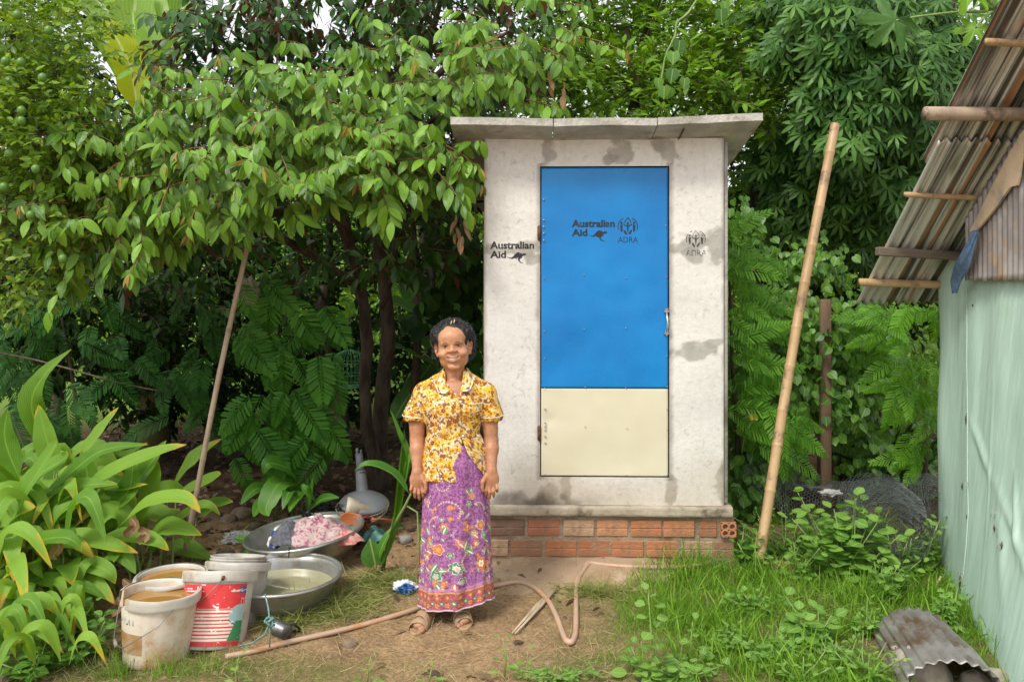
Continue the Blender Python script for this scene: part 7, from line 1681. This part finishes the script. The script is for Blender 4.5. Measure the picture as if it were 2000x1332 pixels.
# feet
feet = {-1: ((-.125, -.02), (-.165, -.165)), 1: ((.02, .03), (.055, -.115))}
FT = {}
for sx, (heel, toe) in feet.items():
    h0 = np.array((heel[0], heel[1], .045)); t0 = np.array((toe[0], toe[1], .034)); dv = (t0-h0); dv[2] = 0; L = np.linalg.norm(dv); dv /= L; sd = np.array((-dv[1], dv[0], 0)); FT[sx] = (h0, t0, dv, sd, L)
    s.cap(h0+(0, 0, .01), (sx*.074+.005, .012, .13), .034, .036, .02); s.cap(h0, h0+dv*L*.55+(0, 0, -.006), .033, .032, .015); s.cap(h0+dv*L*.5+(0, 0, -.006), t0-dv*.03, .033, .024, .015, sq=(1.3, 1.3, .8))
    for k in range(5):
        o_ = (k-1.6)*.0165*(-sx)*-1
        o_ = (k*.0158-.030)*sx; r = [.0125, .0092, .0088, .0083, .0078][k]
        b_ = t0-dv*(.028+.004*k)+sd*(-o_)*-1*(1 if 1 else 1)
        s.cap(b_+(0, 0, -.006), b_+dv*(.036-.005*k)+(0, 0, -.012), r, r*.85, .002)
V, Q = s.mesh(); V = smooth_mesh(V, Q, 1, .4)
# skin colour per vertex
sk = np.array([.47, .225, .12]); n = fbm(V*45, 3, 5)
C = sk*(.86+.28*n[:, None])
inv = lambda P_: np.stack([(P_[:, 0]-.004)*math.cos(tilt)+(P_[:, 2]-1.26)*math.sin(tilt), P_[:, 1], 1.26-(P_[:, 0]-.004)*math.sin(tilt)+(P_[:, 2]-1.26)*math.cos(tilt)], -1)
hp_ = inv(V); X_, Y_, Z_ = hp_.T; face = (Z_ > 1.25) & (Y_ < .02)
def mixc(m, c): 
    global C
    m = np.clip(m, 0, 1)[:, None]; C = C*(1-m)+np.array(c)*m
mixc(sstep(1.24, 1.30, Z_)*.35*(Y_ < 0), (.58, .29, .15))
mixc(.45*np.exp(-((np.abs(X_)-.040)/.016)**2-((Z_-1.352)/.014)**2)*face, (.62, .26, .14))
lip = np.exp(-((X_/.034)**4))*(np.exp(-((Z_-(mz(X_)+.0095))/.0042)**2)+np.exp(-((Z_-(mz(X_)-.0095))/.0052)**2))*(Y_ < -.068)
mixc(.7*lip, (.33, .12, .085)); mixc(.6*np.exp(-((X_/.024)**4)-((Z_-(mz(X_)-.010))/.003)**2)*(Y_ < -.068), (.55, .25, .20))
mixc(.9*(np.abs(X_) < .028)*np.exp(-((Z_-mz(X_)-.001)/.004)**2)*(Y_ > -.086)*(Y_ < -.06), (.06, .02, .015))
brow = np.exp(-((np.abs(X_)-.031)/.0155)**4)*np.exp(-((Z_-(1.4085-.22*np.abs(np.abs(X_)-.028)))/.0036)**2)*(Y_ < -.05); mixc(.85*brow, (.04, .022, .015))
mixc(.5*np.exp(-((np.abs(X_)-.032)/.020)**4)*np.exp(-((Z_-1.391)/.007)**2)*(Y_ < -.04), (.22, .09, .05))
fold = np.exp(-((np.abs(X_)-(.023+.6*(1.360-Z_)))/.003)**2)*(Z_ > 1.325)*(Z_ < 1.368)*face; mixc(.85*fold, (.26, .11, .055))  # smile creases painted as dark lines, their shade in the skin colour
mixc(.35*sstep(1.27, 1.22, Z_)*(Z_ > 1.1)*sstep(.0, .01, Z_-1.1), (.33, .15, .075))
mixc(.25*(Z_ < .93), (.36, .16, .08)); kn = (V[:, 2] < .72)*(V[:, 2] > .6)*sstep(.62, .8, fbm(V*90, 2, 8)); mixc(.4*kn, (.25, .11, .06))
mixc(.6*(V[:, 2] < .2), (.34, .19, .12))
skin = NT('skin'); vc = skin.vcol(); skin.l(skin.mix(1.0, vc, skin.mix(skin.ramp(skin.noise(90, 4), .3, .7), (.88, .88, .88, 1), (1.1, 1.08, 1.05, 1)), 'MULTIPLY'), skin.b.inputs['Base Color'])
skin.b.inputs['Roughness'].default_value = .5; skin.b.inputs['Subsurface Weight'].default_value = .12; skin.b.inputs['Subsurface Radius'].default_value = (.01, .004, .002); skin.b.inputs['Subsurface Scale'].default_value = .5
skin.bump(skin.noise(220, 3), .15, .002)
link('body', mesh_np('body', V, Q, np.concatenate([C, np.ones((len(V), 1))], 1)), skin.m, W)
# eyes, teeth
eyem = mat('eye', (.018, .010, .008, 1), None, rough=.12); eyew = mat('eye_white', (.55, .48, .42, 1), None, rough=.25); tooth = mat('teeth', (.85, .80, .66, 1), (.75, .70, .56, 1), 80, .3)
for sx in (-1, 1):
    c = H_(sx*.0315, -.0735, 1.3915)
    b = MB(); b.lathe([(.0001, -1), (.5, -.87), (.87, -.5), (1, 0), (.87, .5), (.5, .87), (.0001, 1)], 16)
    V0 = b.v[0]*np.array([.0108, .0062, .0030]); b.v[0] = V0@np.array(Matrix.Rotation(-tilt, 3, 'Y')).T+np.array(c); e = b.build('eye', eyew, W)
    b = MB(); b.lathe([(.0001, -1), (.5, -.87), (.87, -.5), (1, 0), (.87, .5), (.5, .87), (.0001, 1)], 16); b.v[0] = b.v[0]*np.array([.0072, .0040, .0034])+np.array(c)+(0, -.0034, 0); b.build('iris', eyem, e)
    b = MB(); pts = [H_(sx*(.0315+a), -.0805+.25*abs(a)*.6, 1.3955-9*a*a) for a in np.linspace(-.0125, .0125, 9)]; b.tube(pts, [.0006, .001, .0013, .0014, .0014, .0014, .0013, .001, .0007], 6); b.build('eyelash', eyem, W)
b = MB()
for k in range(-4, 5):
    x = k*.0056; b.box(H_(x, -.0815+.009*(x/.022)**2, mz(x)+.0025), (.0054, .005, .0115-.0008*abs(k)), Matrix.Rotation(-tilt, 4, 'Y'), bev=.0011)
b.build('teeth', tooth, W)
# hair: brushed-back wavy, grown as a lumpy cap plus curls
s = SDF((-.16, -.12, 1.24), (.16, .18, 1.56), .0036)
s.ell(H_(0, .026, 1.420), (.094, .098, .100), .01, R=Rh)
for sx in (-1, 1):
    s.ell(H_(sx*.080, .048, 1.392), (.025, .048, .050), .02); s.ell(H_(sx*.066, .070, 1.340), (.030, .034, .036), .02); s.ell(H_(sx*.072, .0, 1.452), (.024, .035, .03), .02)
s.ell(H_(0, .08, 1.36), (.09, .05, .09), .02)
s.ell(H_(0, -.080, 1.364), (.064, .080, .096), .006, 'sub', R=Rh)
for sx in (-1, 1): s.ell(H_(sx*.092, -.012, 1.375), (.026, .030, .042), .006, 'sub')
sl = tuple(slice(None) for _ in range(3)); g = np.stack(np.meshgrid(*[s.lo[k]+s.h*np.arange(s.n[k]) for k in range(3)], indexing='ij'), -1)
s.f += -.008*(fbm(g*np.array([70, 50, 60]), 2, 31)-.5)*2
V, Q = s.mesh(); hairm = NT('dark_wavy_hair')
hc = hairm.mix(hairm.ramp(hairm.noise(110, 5, stretch=(1, .5, 1.4)), .45, .75), (.004, .004, .004, 1), (.05, .047, .047, 1)); hairm.l(hc, hairm.b.inputs['Base Color']); hairm.b.inputs['Roughness'].default_value = .62
hairm.bump(hairm.noise(150, 4, stretch=(1, .4, 1)), .8, .004)
hr = link('hair', mesh_np('hair', V, Q), hairm.m, W)
b = MB(); rs = np.random.default_rng(5)
cen = np.array(H_(0, .03, 1.405)); kk = rs.choice(len(V), 900, replace=False)
for q in kk:
    v = V[q]
    if v[1] < -.02 and abs(v[0]) < .078 and v[2] < 1.505: continue
    nrm = v-cen; nrm /= np.linalg.norm(nrm); tn = np.cross(nrm, rs.normal(0, 1, 3)); tn /= np.linalg.norm(tn); ax = np.cross(nrm, tn); r = rs.uniform(.004, .009)
    b.tube([v+tn*(t-.5)*.03+nrm*(r*.5+r*math.sin(t*7)*.7)+ax*r*math.cos(t*7) for t in np.linspace(0, 1, 7)], .0011, 3, cap=False)
cu = b.build('curls', mat('greying_curls', (.012, .011, .011, 1), (.10, .095, .095, 1), 60, .6), hr); cu['kind'] = 'stuff'
b = MB(); 
for e in ((-.014, 1.507), (.0, 1.512)): b.tube([(e[0]-.004, -.03, e[1]-.012), (e[0], -.035, e[1]-.004), (e[0]+.001, -.02, e[1]+.006)], .0028, 5)
b.build('hair_clip', mat('clip', (.65, .45, .25, 1), None, rough=.3), W)
# ---- shirt
FCS = None
def shirt_cols(V):
    rs = np.random.default_rng(12); P_ = V*np.array([1, .8, 1]); C = np.tile([.74, .64, .44], (len(V), 1))
    global FCS
    if FCS is None: FCS = V[rs.choice(len(V), 1000)]
    fc = FCS
    best = np.full(len(V), 9.); sec = np.full(len(V), 9.); wi = np.zeros(len(V), int)
    for a in range(0, len(V), 6000):
        D = np.linalg.norm(V[a:a+6000, None]-fc[None], axis=2); o = np.argpartition(D, 1, axis=1)[:, :2]; dd = np.take_along_axis(D, o, 1); sw = dd[:, 0] > dd[:, 1]
        o[sw] = o[sw][:, ::-1]; dd[sw] = dd[sw][:, ::-1]; best[a:a+6000] = dd[:, 0]; sec[a:a+6000] = dd[:, 1]; wi[a:a+6000] = o[:, 0]
    hue = rs.random(1000)[wi]; dv = V-fc[wi]; ang = np.arctan2(dv[:, 2], dv[:, 0]); R = .0135*(.8+.5*rs.random(1000)[wi]); pet = R*(.78+.22*np.cos(ang*6+hue*9))
    gold = np.array([.76, .42, .03]); rust = np.array([.24, .065, .02]); ocre = np.array([.55, .26, .035]); cream = np.array([.86, .80, .62]); yel = np.array([.80, .54, .06])
    base = np.where((hue < .5)[:, None], gold, np.where((hue < .66)[:, None], ocre, np.where((hue < .82)[:, None], yel, rust)))
    m = (best < pet)[:, None]; C = np.where(m, base, C)
    m = ((best < R*.36) & (hue < .85))[:, None]; C = np.where(m, np.array([.22, .06, .015]), C); m = ((best < R*.16))[:, None]; C = np.where(m, np.array([.7, .35, .05]), C)
    nn = fbm(V*95, 2, 77); out = (best > pet); C = np.where((out & (nn < .44))[:, None], np.array([.24, .10, .05]), C); C = np.where((out & (nn > .60))[:, None], gold, C)
    C = C*(.9+.2*fbm(V*200, 2, 4))[:, None]
    return np.concatenate([C, np.ones((len(V), 1))], 1)
def folds(p):
    x, y, z = p[..., 0], p[..., 1], p[..., 2]
    f = .004*np.sin((z*1.0+np.abs(x-.03)*1.3)*55+3*x*9)*np.exp(-((z-.93)/.07)**2)*(y < 0)
    f += .0035*np.sin(x*55+z*11)*sstep(.9, .74, z)+.006*(fbm(p*np.array([12, 12, 7]), 2, 3)-.5)
    f += .004*np.sin((x*sgn(x)+z*.8)*60)*np.exp(-((z-1.06)/.05)**2)*np.exp(-((np.abs(x)-.12)/.04)**2)
    return -f
sgn = lambda x: np.sign(x)
tab = [(.722, -.012, 0, .158, .118), (.80, -.010, 0, .152, .115), (.88, -.008, 0, .138, .108), (.935, -.008, 0, .130, .102), (1.0, -.006, 0, .136, .104), (1.07, -.004, -.004, .146, .108), (1.13, -.003, 0, .150, .100), (1.17, -.003, .006, .138, .084), (1.20, -.002, .010, .120, .074), (1.222, -.001, .014, .098, .068), (1.243, 0, .018, .076, .062), (1.262, 0, .022, .062, .056)]
s = SDF((-.28, -.17, .70), (.28, .16, 1.285), .0038)
s.stack(tab, .0, fn=folds)
for sx, a in arms.items():
    s.cap((sx*.085-.002, .012, 1.200), (sx*.150, .014, 1.140), .036, .052, .03)
    e = np.array(a[1])+(sx*.010, -.002, .012); s.cap((sx*.145, .014, 1.150), e, .052, .058, .02)
    # cut the cuff flat, then hollow it
    ce = e+(sx*.012, 0, -.045); s.ell(ce+(sx*.01, 0, -.024), (.082, .09, .045), .002, 'sub'); s.cap(e+(0, 0, -.02), e+(sx*.004, 0, -.08), .047, .050, .003, 'sub')
def cutpoly(s, poly, y1, y0=-.3, k=.0):
    """remove a convex xz polygon for y<y1"""
    P_ = np.array(poly); sl, p = s.sub((P_[:, 0].min(), y0, P_[:, 1].min()), (P_[:, 0].max(), y1, P_[:, 1].max()), .01)
    d = np.full(p.shape[:-1], -9.); c = P_.mean(0)
    for i_ in range(len(P_)):
        a, b_ = P_[i_], P_[(i_+1) % len(P_)]; e = b_-a; nn = np.array([e[1], -e[0]]); nn /= np.linalg.norm(nn)
        if nn@(c-a) > 0: nn = -nn
        d = np.maximum(d, (p[..., 0]-a[0])*nn[0]+(p[..., 2]-a[1])*nn[1])
    d = np.maximum(d, p[..., 1]-y1); s.put(sl, d, k, 'sub')
wx = lambda px: (px-888)/401.; wz = lambda py: H-(py-Y0)/401.
cutpoly(s, [(wx(869), 1.29), (wx(905), 1.29), (wx(904), 1.215), (wx(899), wz(776)), (wx(872), 1.21)], .0)
cutpoly(s, [(wx(906), wz(858)), (wx(897), wz(960)), (wx(941), wz(960)), (wx(944), wz(926))], .0)
cutpoly(s, [(wx(945), wz(930)), (wx(942), wz(960)), (.22, wz(960)), (.22, wz(905)), (wx(954), wz(905))], .02)
s.cap((0, .016, 1.15), (-.002, .010, 1.30), .050, .055, .003, 'sub')
V, Q = s.mesh(); V = smooth_mesh(V, Q, 1, .35)
shm = NT('flowered_cotton'); shm.l(shm.vcol(), shm.b.inputs['Base Color']); shm.b.inputs['Roughness'].default_value = .8; shm.b.inputs['Specular IOR Level'].default_value = .25
shm.bump(shm.noise(40, 4), .35, .006)
shirt = link('shirt', mesh_np('shirt', V, Q, shirt_cols(V)), shm.m, W)
# collar with white piping, placket, pocket edge, buttons, cuffs
pip = mat('white_piping', (.80, .78, .72, 1), None, rough=.6)
def strip3(pts, wv, name, m, col=True):
    """curved cloth band: pts list of (a,b) pairs"""
    A_ = np.array([p[0] for p in pts]); B_ = np.array([p[1] for p in pts]); n = len(pts); V = []
    for k in range(n):
        for t in np.linspace(0, 1, 17): V.append(A_[k]*(1-t)+B_[k]*t+np.array([0, -.003*math.sin(PI*t), .002*math.sin(PI*t)]))
    Q = [(k*17+c, k*17+c+1, k*17+18+c, k*17+17+c) for k in range(n-1) for c in range(16)]
    V = np.array(V); o = link(name, mesh_np(name, V, np.array(Q), shirt_cols(V)), m, shirt); solid(o, .0035); return o
def densify(L, k=6):
    L = [(np.array(a, float), np.array(b, float)) for a, b in L]; o = []
    for i_ in range(len(L)-1):
        for t in np.linspace(0, 1, k, endpoint=False): o.append((L[i_][0]*(1-t)+L[i_+1][0]*t, L[i_][1]*(1-t)+L[i_+1][1]*t))
    return o+[L[-1]]
for sx in (-1, 1):
    cx = lambda px: wx(px)
    if sx < 0:
        L = [((-.054, .045, 1.270), (-.080, .050, 1.240)), ((-.056, .0, 1.265), (-.092, .002, 1.230)), ((-.053, -.040, 1.240), (-.093, -.050, 1.205)), ((-.038, -.066, 1.198), (-.073, -.086, 1.166)), ((-.014, -.092, 1.165), (-.052, -.098, 1.160)), ((-.022, -.094, 1.160), (-.030, -.096, 1.158))]
    else:
        L = [((.056, .045, 1.270), (.080, .050, 1.240)), ((.058, .0, 1.265), (.092, .002, 1.230)), ((.055, -.040, 1.242), (.092, -.050, 1.208)), ((.043, -.066, 1.204), (.080, -.082, 1.178)), ((.036, -.086, 1.176), (.066, -.094, 1.170)), ((.036, -.092, 1.172), (.044, -.095, 1.169))]
    L = densify(L); o = strip3(L, 0, 'collar', shm.m)
    b = MB(); b.tube([q[1]+np.array((0, -.003, 0)) for q in L], .0020, 5); b.build('piping', pip, o)
b = MB(); surf = lambda x, z: -.004-np.interp(z, [t_[0] for t_ in tab], [t_[4] for t_ in tab])*max(.05, 1-abs((x-np.interp(z, [t_[0] for t_ in tab], [t_[1] for t_ in tab]))/np.interp(z, [t_[0] for t_ in tab], [t_[3] for t_ in tab]))**2.3)**(1/2.3)
b.tube([(x, surf(x, wz(787))-.004, wz(787+1.0*(x-.04)/.04)) for x in np.linspace(wx(921), wx(949), 8)], .0022, 5); b.build('pocket_piping', pip, shirt)
for sx in (-1, 1):
    a = arms[sx][1]; e = np.array(a)+(sx*.010, -.002, .012)
    b = MB(); pts = []
    for k in range(25):
        th = 2*PI*k/24; d_ = np.array([math.cos(th), math.sin(th)*1.0]); pts.append(e+(d_[0]*.0600+sx*.001, d_[1]*.0585, -.004+sx*d_[0]*.006))
    b.tube(pts, .0020, 5, cap=False); b.build('cuff_piping', pip, shirt)
bt = MB(); bt.lathe([(.0001, -.0025), (.0045, -.0025), (.0055, -.001), (.0055, .001)], 12, M=Matrix.Rotation(-PI/2, 4, 'X')); bme = bt.me('button'); bme.materials.append(pip)
for px, py in ((902, 783), (907, 851), (898, 884)): link('button', bme, None, shirt, (wx(px), surf(wx(px), wz(py))-.006, wz(py)))
b = MB(); b.tube([(wx(899+5*math.sin(t*3)), surf(wx(901), wz(780+80*t))-.0035, wz(780+72*t)) for t in np.linspace(0, 1, 9)], .0014, 4); b.build('placket_seam', mat('seam', (.3, .16, .05, 1), None), shirt)
# right front panel corner swinging out over the sarong
Lp = densify([((wx(905), surf(wx(905), wz(856))-.006, wz(856)), (wx(938), surf(wx(938), wz(856)), wz(852))), ((wx(916), surf(wx(916), wz(885))-.012, wz(885)), (wx(951), -.03, wz(880))), ((wx(932), surf(wx(932), wz(910))-.016, wz(910)), (wx(952), -.02, wz(905))), ((wx(946), -.075, wz(931)), (wx(950), -.055, wz(926)))], 8)
strip3(Lp, 0, 'front_flap', shm.m)
# ---- sarong
zt, zb0 = .90, .098
def sar(u, v):
    th = u*2*PI; z = zt+(zb0-zt)*v
    zb = z+v*(.022*np.sin(th-.2-PI/2)*0+.020*np.cos(th)+.012*np.exp(-((th-5.6)/.3)**2))   # hem rises to her left
    rx = np.interp(v, [0, .12, .3, .6, 1], [.128, .152, .160, .168, .180]); ry = np.interp(v, [0, .12, .3, 1], [.10, .115, .118, .125])
    c = np.cos(th); s_ = np.sin(th); pw = .88
    fo = .0045*np.sin(th*9+v*3)*v+.006*np.sin(th*4+1+v*2)*v+.004*np.sin(th*17+v*9)*v**2
    fo += .012*np.exp(-((np.mod(th-(4.95-.25*v), 2*PI)-.0)/.16)**2)*(1-.2*v)  # wrap fold
    fo += .006*(fbm(np.stack([c*3, s_*3, z*4], -1), 3, 14)-.5)
    x = (rx+fo)*np.sign(c)*np.abs(c)**pw; y = (ry+fo)*np.sign(s_)*np.abs(s_)**pw
    return np.stack([x+.002*v+.004, y, zb], -1)
def sar_col(u, v, P_):
    th = (u*2*PI); X = P_[..., 0]; Z = P_[..., 2]; s_ = (np.mod(th-PI*1.5+PI, 2*PI)-PI)*.16   # arc length from front centre
    S2 = np.stack([s_, Z, s_*0], -1); rs = np.random.default_rng(3)
    n = fbm(S2*190, 2, 8); n2 = fbm(S2*75, 3, 9)
    pur = np.array([.33, .125, .29]); pd = np.array([.21, .06, .19]); pl = np.array([.46, .22, .44])
    C = pur+(pd-pur)*sstep(.55, .35, n)[..., None]; C = C+(pl-C)*(sstep(.56, .66, n)*.45)[..., None]
    C = C+(pl-C)*(sstep(.62, .68, n2)*.55)[..., None]
    org = np.array([.62, .17, .03]); gre = np.array([.05, .26, .11]); wht = np.array([.80, .72, .62]); ylw = np.array([.66, .36, .14]); brn = np.array([.30, .07, .02]); lg = np.array([.45, .55, .40])
    def paint(m, c):
        nonlocal C
        m = np.clip(m, 0, 1)[..., None]; C = C*(1-m)+c*m
    def flower(a, z, R, c1, c2, npet, ph, cc):
        dx, dz = s_-a, Z-z; r = np.hypot(dx, dz); an = np.arctan2(dz, dx); m = r < R*1.3
        e = R*(.62+.38*np.abs(np.cos(an*npet/2+ph))); paint((r < e*1.12)*1., wht if cc else ylw); paint((r < e)*1., c1); paint((r < e*.55)*1., c2); paint((r < R*.2)*1., ylw)
    def leafm(a, z, L, w_, an, c1, c2=wht):
        dx, dz = s_-a, Z-z; u_ = (dx*math.cos(an)+dz*math.sin(an))/L; v_ = (-dx*math.sin(an)+dz*math.cos(an))/w_
        e = np.where((u_ > 0) & (u_ < 1), np.sin(PI*np.clip(u_, 0, 1)), 0); paint((np.abs(v_) < e*1.2)*1., ylw); paint((np.abs(v_) < e)*1., c1); paint((np.abs(v_) < e*.35)*1., c2)
    def dots(a, z, R, a0, a1, n_, sz, c=np.array([.66, .48, .36])):
        for t in np.linspace(a0, a1, n_):
            paint((np.hypot(s_-a-R*np.cos(t), Z-z-R*np.sin(t)) < sz)*1., c)
    # bouquets: px/py in the photograph's skirt, converted to arc/height
    def A(px): return float(np.arcsin(np.clip((px-889)/401/.172, -.99, .99))*.16)
    def Zp(py): return H-(py-Y0)/401.
    for off in (0, -.36, .36):
        for px, py, R, kind in ((862, 1075, .030, 0), (938, 1105, .036, 1), (893, 1110, .034, 2), (858, 1128, .030, 3), (872, 1030, .022, 1), (940, 1030, .026, 0), (922, 970, .018, 0), (916, 985, .014, 3), (922, 958, .012, 2), (945, 1050, .018, 3), (930, 1065, .02, 1), (836, 1095, .02, 1), (843, 1065, .02, 3), (868, 1015, .012, 2), (902, 1135, .018, 3), (826, 1110, .016, 0), (948, 1125, .016, 2), (884, 1085, .014, 3), (872, 1152, .014, 1)):
            a, z = A(px)+off, Zp(py)
            if kind == 2: flower(a, z, R*.85, gre, wht, 7, .3, 1)
            elif kind == 3: flower(a, z, R, gre, lg, 5, 1, 1)
            else: flower(a, z, R*.9, org, (wht if kind == 1 else ylw), 5+kind, .5*kind, kind == 0)
        for px, py, L, an, k in ((850, 1120, .05, 1.0, 1), (845, 1125, .045, 2.6, 1), (855, 1140, .05, -.8, 1), (862, 1118, .045, .2, 1), (850, 1150, .04, -2, 1), (905, 1075, .05, 1.3, 1), (905, 1080, .05, .4, 1), (905, 1070, .055, 2.2, 0), (925, 1085, .05, 2.6, 1),
                             (935, 1045, .05, 3.0, 0), (935, 1055, .045, 2.5, 0), (945, 1060, .05, -.4, 1), (840, 1050, .045, 2.2, 1), (870, 1045, .045, 1.2, 1), (848, 1085, .045, 3.0, 0), (912, 1040, .04, 1.57, 0), (943, 1090, .05, 1.2, 1), (950, 1150, .03, 1.5, 1), (890, 1140, .035, -1.6, 0), (880, 1135, .04, -2.2, 0), (858, 1155, .035, -1.4, 0), (916, 965, .03, 2.2, 1), (928, 985, .025, -.6, 1)):
            leafm(A(px)+off, Zp(py), L, L*.26, an, gre if k else org)
        rs2 = np.random.default_rng(int(20+off*10))
        for _ in range(70):
            a_, z_ = rs2.uniform(-.2, .2)+off, rs2.uniform(.2, .62)**1; k_ = rs2.random()
            if k_ < .45: flower(a_, z_, rs2.uniform(.007, .012), org, ylw, 5, k_*9, 0)
            elif k_ < .8: leafm(a_, z_, .022, .006, rs2.uniform(0, 6.3), gre)
            else: flower(a_, z_, .008, pl, wht, 5, k_, 1)
        dots(A(878)+off, Zp(1000), .05, -.6, 2.4, 13, .0042); dots(A(860)+off, Zp(1035), .06, 1.6, 3.6, 12, .0040); dots(A(868)+off, Zp(945), .035, 3, 6.0, 10, .0040); dots(A(925)+off, Zp(1100), .06, 2.2, 4.0, 12, .004); dots(A(845)+off, Zp(985), .035, 2.0, 5, 9, .004); dots(A(905)+off, Zp(1045), .04, 2.5, 4.5, 8, .0045, pl*1.15); dots(A(935)+off, Zp(1000), .04, 0, 2, 8, .004)
    # border
    q = 1-v; hb = (1-v)*(zt-zb0); per = .044; ph = np.mod(s_/per, 1)-.5
    bm = hb < .092; paint(((hb < .105) & (hb > .088-.010*np.cos(ph*2*PI)))*.8, pl*1.1)
    paint((bm & (n > .5))*.8, brn); paint((bm & (n < .42))*.7, org)
    r = np.hypot(ph*per, hb-.062); an = np.arctan2(hb-.062, ph*per); paint((r < .014*(.7+.3*np.cos(an*8)))*1., org); paint((r < .006)*1., ylw)
    ph2 = np.mod(s_/per+.5, 1)-.5; r = np.hypot(ph2*per, hb-.036); paint((r < .009)*1., gre); paint((r < .004)*1., wht)
    r = np.hypot(ph*per, hb-.025); an = np.arctan2(hb-.025, ph*per); paint((r < .012*(.75+.25*np.cos(an*5)))*1., ylw*.95); paint((r < .006)*1., org)
    paint(((np.abs(hb-.085) < .004) & (n > .35))*.9, ylw); paint((hb < .008)*1., np.array([.35, .2, .36]))
    return np.concatenate([C, np.ones(C.shape[:-1]+(1,))], -1)
sm = NT('batik_cotton'); sm.l(sm.vcol(), sm.b.inputs['Base Color']); sm.b.inputs['Roughness'].default_value = .75; sm.b.inputs['Specular IOR Level'].default_value = .3; sm.bump(sm.noise(30, 4), .2, .006)
b = MB(); b.grid(sar, 520, 300, sar_col); so_ = b.build('sarong', sm.m, W)
b = MB(); u_ = np.linspace(0, 1, 120); hp2 = sar(u_, np.ones_like(u_)); b.tube([tuple(x) for x in hp2], .0035, 5, cap=False); b.build('hem', mat('hem_edge', (.55, .43, .45, 1), None, rough=.8), so_)
# ---- sandals
tan = mat('tan_leather', (.42, .28, .16, 1), (.32, .21, .12, 1), 25, .7, bump=.3)
for sx in (-1, 1):
    h0, t0, dv, sd, L = FT[sx]; S3 = bpy.data.objects.new('sandal', None); COL.objects.link(S3); S3.parent = W
    b = MB(); th = np.linspace(0, 2*PI, 40, endpoint=False); c = (h0+t0)/2; out = []
    for a in th:
        u_ = math.cos(a); w_ = (.044 if u_ > 0 else .036)*math.sin(a)*(1+.08*u_); out.append(c+dv*(u_*(L/2+.036)+.002)+sd*w_)
    out = np.array(out); ring = lambda z, k: np.stack([(out[:, 0]-c[0])*k+c[0], (out[:, 1]-c[1])*k+c[1], np.full(40, z)], -1)
    Vs = np.concatenate([ring(.002, .97), ring(.008, 1), ring(.018, 1), ring(.022, .97), ring(.020, .9), [[c[0], c[1], .019]], [[c[0], c[1], .001]]])
    Qs = [(r*40+k, r*40+(k+1) % 40, r*40+40+(k+1) % 40, r*40+40+k) for r in range(4) for k in range(40)]; Ts = [(200, 160+k, 160+(k+1) % 40) for k in range(40)]+[(201, (k+1) % 40, k) for k in range(40)]
    b.add(Vs, Qs, Ts); b.build('sole', tan, S3)
    for f_c, hgt, wdt, sk_ in ((.60, .076, .034, .012), (.86, .058, .026, -.006)):
        b = MB()
        def st(u, v, f_c=f_c, hgt=hgt, wdt=wdt, sk_=sk_):
            a = PI*u; cc = h0+dv*(L*f_c); w_ = .043; x = np.cos(a)*w_; zz = .014+np.sin(a)**.75*(hgt-.014); al = (v-.5)*wdt*(1+.25*np.abs(np.cos(a)))+np.cos(a)*sk_
            return cc*np.array([1, 1, 0])+x[..., None]*sd+al[..., None]*dv+np.stack([x*0, x*0, zz-(v-.5)*.012], -1)
        b.grid(st, 20, 5); o = b.build('strap', tan, S3); solid(o, .004)
